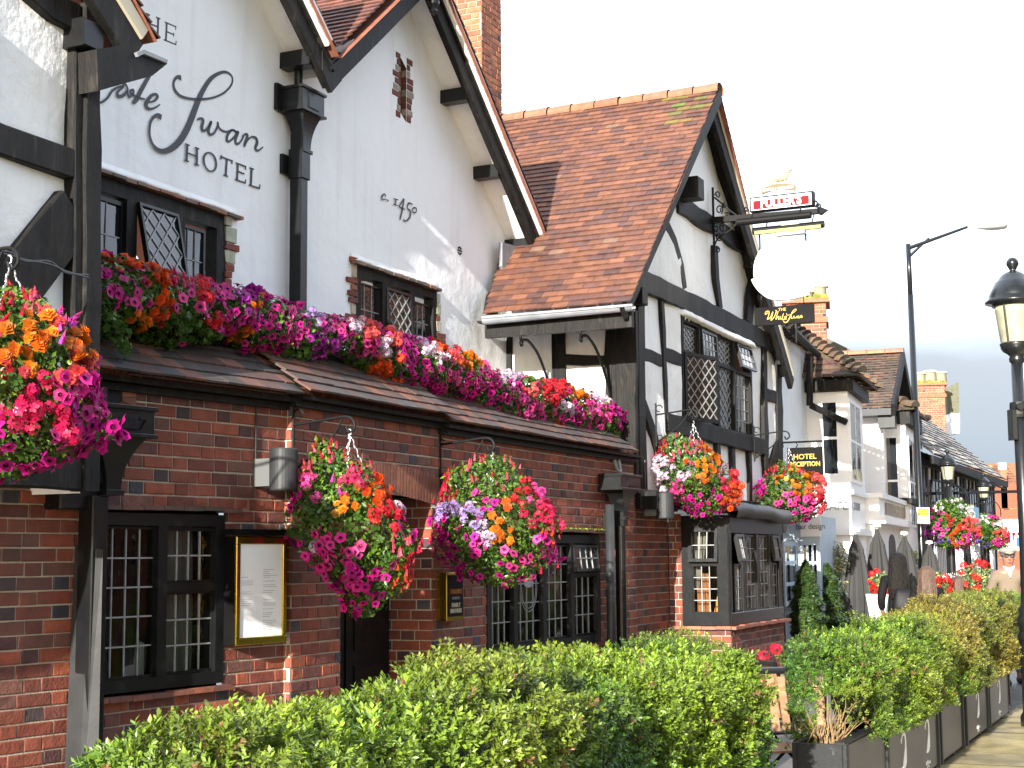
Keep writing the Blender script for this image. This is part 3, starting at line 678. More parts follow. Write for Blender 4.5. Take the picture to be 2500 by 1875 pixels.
# roofs: slopes run straight back from the gables
rf = MB(); back = Vector((-F2.n[0], -F2.n[1], 0)); upr = Vector((F2.d[0], F2.d[1], SL))
def slope(mm, s_e, z_e, s_a, z_a, o0, depth, **kw):
    P = Vector(F2.w(s_e, o0, z_e)); V = Vector(F2.w(s_a, o0, z_a))-P; n = int(V.length/.1)+1
    tiles(mm, P, back, V, int(depth/.165), n, **kw)
slope(rf, 10.28, zv+.22, G2, AZP+.22, -6.35, 4.5, seed=11)
slope(rf, 14.46, AZP+.22-SL*2.52, G2, AZP+.22, -6.32, 2.6, seed=12)
slope(rf, 10.24, zv+.22, G1, AZP+.22, -6.33, 2.0, seed=13)
for a, e0, e1 in ((G2, 10.28, 14.4), (G1, 6.3, 10.24)):
    for e_ in (e0, e1):
        zz = AZP-SL*abs(e_-a); rf.face([F2.w(a, -6.3, AZP+.12), F2.w(e_, -6.3, zz+.12), F2.w(e_, -11.5, zz+.12), F2.w(a, -11.5, AZP+.12)], (.2, .07, .04))
rf.build('roof', M['tile'], hot)
ld = MB(); P = [(10.06, zv+.40), (10.16, zv+.28), (10.26, zv+.22), (10.38, zv+.25), (10.56, zv+.36)]
ld.loft([[F2.w(p[0], -6.36, p[1]-.03), F2.w(p[0], -6.35, p[1]+.03), F2.w(p[0], -7.6, p[1]+.05)] for p in P], closed=False, caps=False)
ld.build('valley_lead', M['lead'], hot)

# ---- painted name
A_ = (0, 0, 800/1896)
def sp(pts, w, reg=A_, o=OWW+.004): return ([F2.px(x, y, o) for x, y in zpx(reg, pts)], w)
nm = []
w1 = .011; w0 = .0075
S_ = [(1047, 450), (1022, 447), (1004, 478), (1012, 520), (1045, 555), (1100, 571), (1170, 574), (1235, 564), (1295, 537), (1337, 492), (1343, 447), (1310, 418), (1265, 425), (1215, 460), (1170, 530), (1140, 600), (1112, 675), (1078, 755), (1035, 822), (980, 866), (930, 873), (888, 842), (866, 785), (868, 720), (885, 682), (912, 666), (933, 680)]
nm.append(sp(S_, [.020, .012, .010, .011, .010, .009, .009, .008, .008, .008, .009, .010, .013, .018, .022, .026, .028, .028, .026, .022, .016, .012, .010, .010, .011, .014, .022]))
nm += [sp([(1142, 694), (1160, 684), (1176, 697), (1168, 735), (1178, 757), (1200, 742), (1222, 704), (1206, 752), (1216, 778), (1240, 768), (1262, 722), (1256, 706)], [.006, .008, .012, .015, .010, .007, .012, .014, .010, .008, .010, .006]),
       sp([(1262, 730), (1280, 752), (1312, 762), (1345, 752), (1372, 768)], w0),
       sp([(1372, 768), (1345, 752), (1318, 778), (1312, 812), (1330, 816), (1358, 788), (1378, 762), (1362, 806), (1368, 832), (1390, 822), (1410, 788)], [.008, .008, .012, .013, .008, .007, .012, .014, .011, .007, .006]),
       sp([(1402, 790), (1420, 776), (1432, 786), (1418, 828), (1412, 848)], [.006, .009, .013, .014, .009]),
       sp([(1414, 846), (1432, 812), (1456, 792), (1482, 800), (1488, 826), (1478, 856), (1492, 872), (1522, 850)], [.006, .006, .007, .011, .014, .013, .008, .004]),
       sp([(858, 592), (892, 584), (912, 560), (902, 545), (878, 552), (852, 585), (846, 612), (864, 630), (895, 624), (926, 604)], [.006, .008, .010, .009, .011, .016, .016, .010, .007, .004]),
       sp([(868, 432), (845, 470), (815, 525), (790, 575), (770, 596)], [.013, .016, .017, .017, .012]),
       sp([(706, 500), (725, 488), (738, 520), (712, 552), (684, 556), (682, 532), (712, 505)], [.008, .008, .008, .012, .012, .008, .006]),
       sp([(735, 530), (748, 560), (770, 540), (770, 520), (752, 530), (790, 560), (838, 574)], [.006, .009, .009, .009, .006, .008, .005]),
       sp([(553, 592), (586, 592), (622, 566), (650, 525), (686, 503), (716, 502)], [.006, .008, .008, .008, .008, .006])]
def serif(segs, w=.0095, tw=.006):
    for s in segs: nm.append(sp(s[0], s[1] if len(s) > 1 else w))
th, tn = .0105, .0055
serif([([(748, 38), (820, 64)], tn), ([(787, 52), (781, 147)], th), ([(750, 26), (748, 50)], tn), ([(821, 58), (818, 82)], tn), ([(768, 143), (794, 153)], tn),
       ([(853, 84), (850, 180)], th), ([(914, 106), (911, 206)], th), ([(853, 132), (912, 156)], tn), ([(842, 78), (866, 88)], tn), ([(838, 175), (862, 184)], tn), ([(902, 100), (926, 110)], tn), ([(899, 202), (922, 212)], tn),
       ([(963, 134), (958, 236)], th), ([(952, 128), (1016, 156)], tn), ([(962, 183), (1004, 201)], tn), ([(946, 230), (1016, 258)], tn), ([(1016, 150), (1014, 174)], tn), ([(1004, 190), (1002, 212)], tn), ([(1018, 238), (1015, 262)], tn),
       ([(1084, 838), (1079, 932)], th), ([(1140, 858), (1138, 953)], th), ([(1082, 884), (1139, 905)], tn), ([(1072, 832), (1096, 842)], tn), ([(1068, 926), (1092, 936)], tn), ([(1128, 853), (1152, 862)], tn), ([(1126, 948), (1150, 958)], tn),
       ([(1278, 906), (1344, 932)], tn), ([(1312, 920), (1306, 1016)], th), ([(1280, 898), (1277, 922)], tn), ([(1344, 926), (1341, 948)], tn), ([(1294, 1011), (1318, 1021)], tn),
       ([(1376, 946), (1371, 1044)], th), ([(1364, 942), (1422, 964)], tn), ([(1374, 990), (1413, 1006)], tn), ([(1360, 1038), (1420, 1059)], tn), ([(1422, 960), (1420, 982)], tn), ([(1421, 1040), (1419, 1062)], tn),
       ([(1456, 976), (1451, 1076)], th), ([(1444, 970), (1468, 980)], tn), ([(1440, 1070), (1502, 1090)], tn), ([(1504, 1068), (1501, 1092)], tn)])
oc = []; 
for t in range(0, 25):
    a = t*2*math.pi/24; oc.append((1215+36*math.cos(a), 937-53*math.sin(a)+12*math.cos(a)))
nm.append(sp(oc, [.010, .005, .010, .005, .010]))
strokes(F2, OWW+.004, nm, 'painted_name', 'ink', hot)
B_ = (650, 0, 800/1896); dt = []
def sq(pts, w): dt.append(([F2.px(x, y, OWW+.004) for x, y in zpx(B_, pts)], w))
sq([(691, 1135), (682, 1122), (670, 1136), (671, 1154), (695, 1152)], [.008, .005, .008, .006, .003]); sq([(699, 1157), (706, 1162)], .007)
sq([(750, 1150), (748, 1184)], .008); sq([(737, 1148), (764, 1157)], .004); sq([(735, 1181), (760, 1190)], .004)
sq([(796, 1150), (782, 1172), (768, 1196)], .006); sq([(768, 1196), (803, 1212)], .005); sq([(797, 1150), (788, 1210), (774, 1269)], [.007, .009, .007])
sq([(846, 1183), (824, 1176), (817, 1204), (834, 1222), (830, 1258), (806, 1279), (793, 1271)], [.004, .009, .005, .009, .009, .006, .007])
sq([(858+12*math.cos(t*math.pi/4), 1216-15*math.sin(t*math.pi/4)) for t in range(9)], .006)
strokes(F2, OWW+.004, dt, 'painted_date', 'ink', hot)

# ---- rainwater pipes
def pipe(par, fr, s, o, z0, z1, r=.045, sq_=True, mt='black', name='downpipe'):
    m = MB()
    if sq_: m.cbox(fr, s-r, s+r, o-r, o+r, z0, z1, .006)
    else: m.tube([fr.w(s, o, z0), fr.w(s, o, z1)], r, 14)
    return m, M[mt]
def hopper(m, fr, s, o, zt, w, h, fh, pr):
    """box hopper head with a concave funnel to the pipe"""
    m.cbox(fr, s-w, s+w, o-.10, o+.12, zt-h, zt, .008); m.cbox(fr, s-w-.012, s+w+.012, o-.11, o+.135, zt-.02, zt+.004, .004); m.cbox(fr, s-w-.012, s+w+.012, o-.11, o+.135, zt-h-.004, zt-h+.018, .004)
    m.cbox(fr, s-w*.45, s+w*.45, o+.12, o+.128, zt-h+.035, zt-.035, .004)
    rings = []
    for k in range(9):
        t = k/8; q = (1-t)**2.2; hw = pr+(w*.80-pr)*q; ho = .06+.05*q; z = zt-h-fh*t
        rings.append([fr.w(s-hw, o-ho*.7, z), fr.w(s+hw, o-ho*.7, z), fr.w(s+hw, o+ho, z), fr.w(s-hw, o+ho, z)])
    m.loft(rings)
    m.cbox(fr, s-pr-.014, s+pr+.014, o-.07, o+.075, zt-h-fh-.02, zt-h-fh+.01, .004)
op = OWW+.10; sp_, zt_ = F2.px(731, 330, op); zt2 = F2.px(731, 222, op)[1]
m, mt_ = pipe(hot, F2, sp_, op, 3.0, zt_, .052)
hopper(m, F2, sp_+.02, op, zt2, .17, .20, .30, .055)
m.tube([F2.w(sp_-.02, op, zt2-.03), F2.w(sp_-.02, op, zt2+.42)], .035, 10)
zc = F2.px(731, 405, op)[1]; m.cbox(F2, sp_-.066, sp_+.066, op-.06, op+.066, zc-.115, zc+.115, .006); m.box(F2, sp_-.13, sp_+.05, OWW, OWW+.03, zc-.08, zc+.08); m.box(F2, sp_-.22, sp_, OWW, OWW+.03, zt2-.2, zt2+.02)
m.build('downpipe', mt_, hot)
# left pipe with dated hopper
ol = OW1+.12; sl0, zl1 = F1.px(252, 1055, ol); zl0 = F1.px(252, 1000, ol)[1]
m, mt_ = pipe(ext, F1, F1.px(228, 1300, ol)[0], ol, 0, 2.0, .055)
hopper(m, F1, sl0+.03, ol, zl0+.02, .235, .165, .30, .05)
m.tube([F1.w(sl0-.03, OW1+.02, zl0+.17), F1.w(sl0-.03, ol, zl0+.1), F1.w(sl0-.03, ol, zl0-.05)], .045, 10)
m.build('downpipe', mt_, ext)
tx = text('1927', F1, sl0+.06, zl0-.105, ol+.122, .09, 'black', ext, 'hopper_date', sx=1.7, th=.004)
m = MB(); a, b = F1.px(190, 1600, ol)[0], F1.px(214, 1600, ol)[0]
m.hexa([F1.w(a, ol+.02, 0), F1.w(b, ol+.10, 0), F1.w(b, ol+.10, F1.px(212, 1342, ol)[1]), F1.w(a+.05, ol+.02, F1.px(200, 1342, ol)[1]), F1.w(a, ol-.1, 0), F1.w(b, ol-.1, 0), F1.w(b, ol-.1, 1.74), F1.w(a+.05, ol-.1, 1.74)])
m.build('pipe_cover', M['grey_paint'], ext)
# right pipe by the timbered wing
orr = OW2+.13; s_, z_ = F2.px(1512, 1160, orr)
m, mt_ = pipe(ext, F2, s_, orr, 0, z_-.45, .05, sq_=False)
hopper(m, F2, s_, orr, z_, .26, .145, .26, .05)
zz = F2.px(1515, 1262, orr)[1]; m.cbox(F2, s_-.055, s_+.055, orr-.06, orr+.06, zz-.09, zz+.12, .005); m.box(F2, s_-.13, s_, OW2, orr-.03, zz-.12, zz+.04)
m.build('downpipe', mt_, ext)
m = MB(); s2, z2 = F2.px(1488, 1232, orr); m.tube([F2.w(s2, orr, 0), F2.w(s2, orr, z2)], .042, 14); m.build('vent_pipe', M['grey_paint'], ext, smooth=True)
# frayed lead spout above the right hopper
m = MB(); s3, z3 = F2.px(1503, 1140, OW2+.02)
m.tube(smooth_path([F2.w(s3-.06, OW2+.03, z3+.07), F2.w(s3-.04, OW2+.05, z3-.02), F2.w(s3, OW2+.06, z3-.05), F2.w(s3+.04, OW2+.05, z3-.02), F2.w(s3+.05, OW2+.03, z3+.08)]), .016, 7); m.build('lead_spout', M['lead'], ext)

# ================================================================== THE TIMBERED WING
wing = thing('timber_framed_wing', 'black and white timber framed cross wing with steep orange tiled roof', 'building', F2.w(17, OG, 0))
SL3, SR3 = 14.29, F2.px(1903, 1000, OG)[0]
EL = F2.px(1540, 738, -4.97); AP = F2.px(1755, 212, -5.05); ER = F2.px(1923, 902, -5.20)
def g3z(s): return min(EL[1]+(AP[1]-EL[1])*(s-EL[0])/(AP[0]-EL[0]), ER[1]+(AP[1]-ER[1])*(ER[0]-s)/(ER[0]-AP[0]))-.08
wG = (*[F2.px(x, 900, OG)[0] for x in (1660, 1829)], 3.10, 4.30)
ZJ = F2.px(1580, 1198, OG)[1]
m = MB(); plaster(m, F2, OG, SL3, SR3, ZJ, g3z, holes=[wG], res=.065, amp=.055, seed=7, fine=.006)
R3 = F2.perp(SL3)
plaster(m, R3, 0, -7.0, OG, 2.9, 4.62, res=.08, amp=.02, seed=9, fine=.003)
m.build('wall', M['rough_plaster'], wing, smooth=True)
def bm(pts, w, o0=OG-.02, o1=OG+.035, fr=F2, pc=OG, **k):
    b = MB(); b.beam(fr, [fr.px(x, y, pc) for x, y in pts], w, o0, o1, **k); b.build('timber_beam', M['timber'], wing)
k2 = dict(wob=.011, seg=.22)
bm([(1545, 676), (1700, 752), (1886, 843)], .23, o1=OG+.06, **k2)          # tie beam
bm([(1648, 497), (1700, 528), (1780, 580), (1842, 622)], .21, o1=OG+.045, **k2)   # collar
bm([(1556, 715), (1556, 960), (1562, 1198)], .20, o1=OG+.05, **k2)         # corner post
bm([(1611, 733), (1617, 880), (1623, 1050), (1626, 1060)], .10, **k2)
bm([(1560, 862), (1610, 880)], .14, o1=OG+.03, **k2); bm([(1618, 862), (1660, 880)], .14, o1=OG+.03, **k2)
bm([(1621, 1030), (1745, 1062), (1868, 1094)], .20, o1=OG+.05, **k2)
bm([(1861, 850), (1863, 960), (1866, 1200)], .16, o1=OG+.045, **k2)
bm([(1894, 862), (1897, 1000), (1899, 1210)], .24, o1=OG+.05, **k2)
bm([(1864, 960), (1898, 974)], .16, o1=OG+.03, **k2)
for x0, x1 in ((1662, 1666), (1708, 1712), (1748, 1753), (1785, 1790), (1826, 1829)):
    bm([(x0, 1060), (x1, 1225)], .13, o1=OG+.03, **k2)
bm([(1550, 955), (1568, 1000), (1590, 1060), (1603, 1120), (1610, 1195)], [.16, .13], o1=OG+.042, **k2)
bm([(1903, 1075), (1890, 1100), (1874, 1150), (1866, 1205)], [.2, .16], o1=OG+.042, **k2)
bm([(1618, 540), (1640, 590), (1657, 650), (1664, 705)], .14, o1=OG+.04, **k2)
bm([(1740, 600), (1744, 680), (1754, 755)], .15, o1=OG+.04, **k2)
bm([(1850, 655), (1836, 690), (1828, 730), (1825, 790)], [.26, .2], o1=OG+.04, **k2)
# black end block of the wall plate and jetty ends
for (x_, y_), (a0, a1), (o0_, o1_), (h0, h1) in (((1560, 718), (-.12, .05), (0, .13), (-.12, .06)), ((1664, 465), (-.11, .11), (-.05, .28), (-.12, .12)), ((1836, 636), (-.16, .16), (-.05, .2), (-.12, .12)), ((1902, 870), (-.1, .2), (-.05, .12), (-.12, .10))):
    b = MB(); s, z = F2.px(x_, y_, OG+.05); b.cbox(F2, s+a0, s+a1, OG+o0_, OG+o1_, z+h0, z+h1); b.build('wall_plate_end', M['timber'], wing)
# timbers of the return wall (facing back along the street)
def br(pts, w, o1=.03): b = MB(); b.beam(R3, [R3.px(x, y, 0) for x, y in pts], w, -.02, o1, **k2); b.build('timber_beam', M['timber'], wing)
br([(1232, 770), (1238, 960)], .16); br([(1366, 770), (1368, 960)], .145); br([(1500, 760), (1503, 1110)], .20, .035); br([(1530, 760), (1535, 1190)], .22, .05)
br([(1376, 877), (1478, 880)], .11, .025)
# ground floor of the wing in brick with the bay base
m = MB(); OB = OG-.02
brick_wall(m, F2, OB, 14.27, SR3-.02, 0, ZJ+.02, seed=21, holes=[(15.35, 18.0, -1, 2.3)])
sb0 = F2.px(1636, 1480, OB)[0]; RB = F2.perp(sb0); BD = RB.px(1784, 1545, 0)[0]
zs = F2.px(1784, 1528, BD)[1]; sb1 = F2.px(1912, 1500, BD)[0]
brick_wall(m, RB, 0, OB-.0, BD, 0, zs-.02, seed=22)
b0 = RB.px(1665, 1400, 0)[0]
brick_wall(m, RB, -.0, OB, b0, zs-.03, 2.1, seed=25)
brick_wall(m, F2, BD, sb0, sb1, 0, zs-.02, seed=23)
R9 = F2.perp(sb1); m.face([R9.w(OB, 0, 0), R9.w(BD, 0, 0), R9.w(BD, 0, zs), R9.w(OB, 0, zs)], (.15, .04, .03))
m.build('brick_base', [M['brick'], M['mortar']], wing)
# jetty beams
m = MB(); s, z = F2.px(1545, 1232, OG+.3)
m.cbox(F2, 14.25, sb0, OG-.02, OG+.09, ZJ-.20, ZJ+.0, .006); m.cbox(F2, sb0, SR3, OG-.02, OG+.05, ZJ-.17, ZJ+.0, .006)
m.cbox(F2, 14.36, 15.0, OG+.09, OG+.22, ZJ-.20, ZJ-.02, .006)
m.build('jetty_beam', M['black'], wing)
# the bay window
ZT = F2.px(1784, 1262, BD)[1]; m = MB()
m.box(F2, sb0+.02, sb1, OB, BD-.01, zs-.02, zs+.01)     # floor
m.box(F2, sb0+.02, sb1, OB, BD-.01, ZT-.02, ZT+.02)
for s in (sb0+.05, sb1-.06): m.cbox(F2, s-.05, s+.06, BD-.12, BD, zs, ZT, .005)
m.cbox(F2, sb0+.02, sb1+.02, BD-.12, BD+.012, zs, zs+.13, .005); m.cbox(F2, sb0+.02, sb1+.02, BD-.12, BD+.012, ZT-.17, ZT+.02, .005)
m.box(F2, sb0+.005, sb0+.06, b0, BD-.11, zs, zs+.13); m.box(F2, sb0+.005, sb0+.06, b0, BD-.11, ZT-.14, ZT); m.box(F2, sb0, sb0+.06, b0-.02, b0+.11, zs+.001, ZT)
zbar = F2.px(1784, 1372, BD)[1]; m.box(F2, sb0+.01, sb0+.05, b0+.1, BD-.11, zbar-.03, zbar+.02)
m.cbox(F2, sb0-.004, sb0+.05, BD-.115, BD-.01, zs+.002, ZT-.001, .004)
mu = [F2.px(x, 1450, BD)[0] for x in (1818, 1852, 1883)]
for x in mu: m.box(F2, x-.045, x+.045, BD-.07, BD+.004, zs+.13, ZT-.17)
bay = m.build('bay_window', M['black'], wing)
R4 = F2.perp(sb0+.03)
light(bay, R4, 0, b0+.11, BD-.125, zs+.13, zbar-.03, 'rect', 3, 4, fw=.012, glass='clear')
light(bay, R4, .03, b0+.085, BD-.11, zbar+.0, ZT-.12, 'rect', 3, 2, opn=7, fw=.035, glass='clear')
ed = [sb0+.17]+mu+[sb1-.13]
for i in range(4):
    a, b_ = ed[i]+.045, ed[i+1]-.045
    if i in (0, 3):
        light(bay, F2, BD-.03, a, b_, zs+.13, zbar-.02, 'rect', 3, 4, fw=.02); light(bay, F2, BD+.0, a, b_, zbar, ZT-.18, 'rect', 4, 2, opn=11 if i == 0 else 8, fw=.03)
    else: light(bay, F2, BD-.03, a, b_, zs+.13, ZT-.18, 'rect', 3, 6, fw=.02)
# things seen in the bay through its end window
m = MB(); a = R4.px(1690, 1400, -.1)[0]
for k in range(7):
    pass
folds(m, R4, b0+.10, b0+.26, -.10, zbar+.02, ZT-.16, 4, .014, .35); folds(m, R4, b0+.10, b0+.19, -.10, zbar-.28, zbar-.02, 3, .012, .5); m.build('net_curtain', M['curtain'], wing)
m = MB(); folds(m, R4, b0+.11, b0+.24, -.14, zs+.1, zbar-.12, 3, .015, -.2); m.build('tan_curtain', M['tan'], wing)
m = MB(); q = [R4.px(x, y, -.25) for x, y in ((1740, 1512), (1763, 1512), (1766, 1450), (1760, 1430), (1752, 1450))]; m.prism(R4, q, -.27, -.25); m.build('chair_back', M['amber'], wing)
m = MB(); d = 2.2
m.face([R4.w(OB-1.5, -d, zs-.1), R4.w(BD-.14, -d, zs-.1), R4.w(BD-.14, -d, ZT), R4.w(OB-1.5, -d, ZT)])
m.build('room', M['room'], wing)
m = MB()
m.face([F2.w(sb0+.06, BD-.13, zs), F2.w(sb1, BD-.13, zs), F2.w(sb1, BD-.13, ZT), F2.w(sb0+.06, BD-.13, ZT)])
m.face([F2.w(sb0, OB-1.5, zs), F2.w(sb1+2, OB-1.5, zs), F2.w(sb1+2, OB-1.5, ZT+.1), F2.w(sb0, OB-1.5, ZT+.1)])
m.build('room_wall', M['dark'], wing)
# terracotta sill course round the bay
m = MB(); x = sb0-.03; rnd = random.Random(4)
while x < sb1+.04: w = rnd.uniform(.15, .17); zz = zs-.02+rnd.uniform(-.004, .004); m.box(F2, x, x+w-.004, BD-.02, BD+.07, zz-.016, zz+.016, rnd.choice([(.30, .10, .05), (.25, .08, .05)])); x += w
x = OB+.04
while x < BD+.02: w = .16; zz = zs-.02+rnd.uniform(-.004, .004); m.box(R4, x, min(x+w-.004, BD+.03), -.02, .09, zz-.016, zz+.016, rnd.choice([(.34, .12, .06), (.28, .09, .05)])); x += w
m.build('tile_sill', M['tile'], wing)
# sagging lead roof of the bay
m = MB(); rings = []
for i in range(13):
    t = i/12; s = sb0-.02+(sb1+.12-sb0)*t; q = .02*math.sin(t*5)+.012*math.sin(t*13)
    rings.append([F2.w(s, BD-.02, ZT+.0+q), F2.w(s, BD+.10, ZT-.02+q), F2.w(s, BD+.12, ZT+.06+q), F2.w(s, BD+.09, ZT+.13+q), F2.w(s, OG+.02, ZT+.22)])
m.loft(rings, closed=False, caps=False); m.box(F2, sb1+.0, sb1+.35, OG, BD-.02, ZT-.14, ZT+.12)
m.build('bay_roof', M['bayroof'], wing, smooth=True); wing_bayroof = ZT
# dark sill blocks left of the bay (bracket with flat top)
# first floor window of the wing
s0, s1, z0, z1 = wG
c1, c2, c3 = [F2.px(x, 900, OG)[0] for x in (1703, 1746, 1786)]
zr = 3.62+.30
window(wing, F2, OG+.02, s0, s1, z0, z1, [
    dict(s0=s0+.05, s1=c1-.07, z0=zr, z1=z1-.08, kind='diamond', nx=3, nz=4, fw=.02),
    dict(s0=c1+.05, s1=c2-.05, z0=zr, z1=z1-.06, kind='rect', nx=4, nz=3, fw=.03, opn=3, o=OG+.03),
    dict(s0=c2+.05, s1=c3-.04, z0=zr, z1=z1-.06, kind='diamond', nx=3, nz=4, fw=.02),
    dict(s0=c3+.07, s1=s1-.06, z0=zr+.02, z1=z1-.05, kind='rect', nx=4, nz=3, fw=.03, opn=13, o=OG+.04),
    dict(s0=s0+.05, s1=c1+.10, z0=z0+.04, z1=zr-.02, kind='diamond', nx=4, nz=5, fw=.04, side=16, o=OG+.03),
    dict(s0=c1+.13, s1=c2-.05, z0=z0+.04, z1=zr-.03, kind='rect', nx=2, nz=5, fw=.02),
    dict(s0=c2+.05, s1=c3-.04, z0=z0+.04, z1=zr-.03, kind='diamond', nx=3, nz=6, fw=.02),
    dict(s0=c3+.07, s1=s1-.06, z0=z0+.04, z1=zr-.02, kind='rect', nx=4, nz=5, fw=.02)], mull=[c1, c2, c3+.015], fw=.06, bars=[(s0, s1, zr-.01)])
m = MB(); rings = []; n = 26; rnd = random.Random(8)
for i in range(n+1):
    t = i/n; s = s0-.06+(s1-s0+.22)*t; q = -.02*math.sin(t*3.1)+rnd.uniform(-.006, .006); e_ = min(1, min(i, n-i)/2+.3); z = 4.335-.03*t
    rings.append([F2.w(s, OG, z-.03+q), F2.w(s, OG+.10*e_, z-.035+q), F2.w(s, OG+.11*e_, z-.015+q), F2.w(s, OG+.08*e_, z+.03+q), F2.w(s, OG+.01, z+.075)])
m.loft(rings, closed=False, caps=False); m.build('window_hood', M['rough_plaster'], wing, smooth=True)
# roof
rf = MB(); P = Vector(F2.w(EL[0], -4.97, EL[1])); T = Vector(F2.w(AP[0], -5.05, AP[1])); Q = Vector(F2.w(ER[0], -5.20, ER[1]))
V = T-P; n = int(V.length/.1)
def mossy(a, v, c, rnd):
    if a < .50*(v/V.length)**2+.04 and v > 1.9 and rnd.random() < .34*(v-1.6)/2.6: return (.13*rnd.uniform(.6, 1.2), .105*rnd.uniform(.8, 1.1), .022)
    if rnd.random() < .02: return (.16, .09, .06)
    return c
def clipf(v):
    # the white gable stands in front of the roof beyond here
    return (rnd.uniform(-.006, .006), 1.55+.19*min(1, v/1.2) if v < 1.25 else 4.6)
TL3 = [(0.1368, 0.0542, 0.0298), (0.1243, 0.0488, 0.0282), (0.1077, 0.0425, 0.0282), (0.1533, 0.0614, 0.0315), (0.0912, 0.0388, 0.0290), (0.1368, 0.0542, 0.0298), (0.0763, 0.0353, 0.0290), (0.1202, 0.0470, 0.0282)]
tiles(rf, P, back, V, 27, n, tw=.165, tg=V.length/n, pal=TL3, seed=31, clip=clipf, colf=mossy, sag=.022, lift=.008, jit=.005)
V2 = T-Q; n2 = int(V2.length/.1)
tiles(rf, Q, back, V2, 4, n2, tw=.165, tg=V2.length/n2, pal=TL3, seed=32, lift=.006, jit=.003)
for e_ in (P+V*.3, Q): rf.face([tuple(e_-Vector((0, 0, .03))), tuple(T-Vector((0, 0, .03))), tuple(T+back*6-Vector((0, 0, .03))), tuple(e_+back*6-Vector((0, 0, .03)))], (.2, .07, .04))
rf.build('roof', M['tile'], wing)
rg = MB(); rnd = random.Random(3)
for i in range(15):
    a = T+back*(i*.31-.02); b = a+back*.30; r = .125+rnd.uniform(-.006, .006); c = rnd.choice([(.24, .095, .045), (.20, .08, .04), (.22, .10, .055)])
    dz = -.02*i*.1; rings = []
    for q_, rr in ((a, r*1.05), (b, r*.94)):
        rings.append([tuple(q_+Vector((F2.d[0]*rr*math.cos(t*math.pi/10), F2.d[1]*rr*math.cos(t*math.pi/10), rr*.75*math.sin(t*math.pi/10)-.05))) for t in range(-1, 12)])
    rg.loft(rings, closed=False, caps=False, col=c)
rg.build('ridge_tile', M['tile'], wing, smooth=False)
# barge boards (left one barely seen, right one broad with pale verge)
def barge(e, t, o, mt, dz, w, th_, name='bargeboard'):
    b = MB(); b.beam(F2, [(e[0], e[1]+dz), (t[0], t[1]+dz)], w, o-th_, o, wob=.004, seg=.4); b.build(name, M[mt], wing)
barge(EL, AP, -5.02, 'timber', -.10, .13, .05); barge(ER, AP, -5.13, 'timber', -.20, .19, .06)
m = MB(); m.hexa([F2.w(AP[0], -5.12, AP[1]-.10), F2.w(ER[0], -5.16, ER[1]-.10), F2.w(ER[0], OG-.05, ER[1]-.10), F2.w(AP[0], OG-.05, AP[1]-.10), F2.w(AP[0], -5.12, AP[1]-.06), F2.w(ER[0], -5.16, ER[1]-.06), F2.w(ER[0], OG-.05, ER[1]-.06), F2.w(AP[0], OG-.05, AP[1]-.06)])
m.build('soffit', M['timber'], wing)
barge((ER[0]+.02, ER[1]), (AP[0]+.02, AP[1]), -5.115, 'cream', -.065, .07, .03, 'verge_board')
# gutter and fascia on the return side
m = MB(); Pe = F2.w
m.box(F2, EL[0]+.10, EL[0]+.16, -6.56, -5.0, EL[1]-.22, EL[1]-.03)
m.box(F2, EL[0]+.16, SL3, -6.68, -5.30, EL[1]-.05, EL[1]-.03)
m.build('fascia', M['timber'], wing)
m = MB(); pr = [(EL[0]+.02+.055*math.cos(t*math.pi/8), -.055*math.sin(t*math.pi/8)) for t in range(9)]
m.loft([[F2.w(a, -4.95-.0, EL[1]-.03+b) for a, b in pr], [F2.w(a, -6.53, EL[1]-.05+b) for a, b in pr]], closed=False, caps=False)
m.box(F2, EL[0]-.045, EL[0]-.03, -6.53, -4.94, EL[1]-.045, EL[1]-.022)
m.build('gutter', M['lead'], wing)
for s_o in (R3.px(1352, 800, 0)[0], R3.px(1492, 800, 0)[0]):
    m = MB(); z = EL[1]-.2; c = [F2.w(EL[0]+.12, s_o, z+.0), F2.w(EL[0]+.14, s_o, z-.06), F2.w(EL[0]+.30, s_o, z-.05), F2.w(EL[0]+.55, s_o, z-.16), F2.w(EL[0]+.80, s_o, z-.42), F2.w(SL3-.03, s_o, z-.62)]
    m.tube(smooth_path(c), .016, 6); m.tube([F2.w(EL[0]+.14+.03*math.cos(t), s_o, z-.09+.03*math.sin(t)) for t in [k*.6 for k in range(11)]], .010, 6)
    m.tube([F2.w(SL3-.03, s_o, z+.1), F2.w(SL3-.03, s_o, z-.8)], .014, 6); m.build('gutter_bracket', M['iron'], wing)
m = MB(); s_, z_ = R3.px(1211, 800, .06)
m.tube([R3.w(s_, .06, 2.9), R3.w(s_, .06, 3.85)], .035, 10); m.build('downpipe', M['grey_paint'], wing)
# lead apron where roof meets the white gable
m = MB(); q = [F2.px(x, y, -6.60) for x, y in ((1222, 592), (1252, 600), (1262, 650), (1275, 680), (1240, 690), (1222, 650))]
m.prism(F2, q, -6.62, -6.58); m.build('lead_apron', M['lead'], wing)
m = MB(); m.beam(F2, [F2.px(1200, 762, -6.55), F2.px(1205, 730, -6.55), F2.px(1238, 685, -6.55)], .10, -6.62, -6.50); m.build('bargeboard', M['timber'], wing)
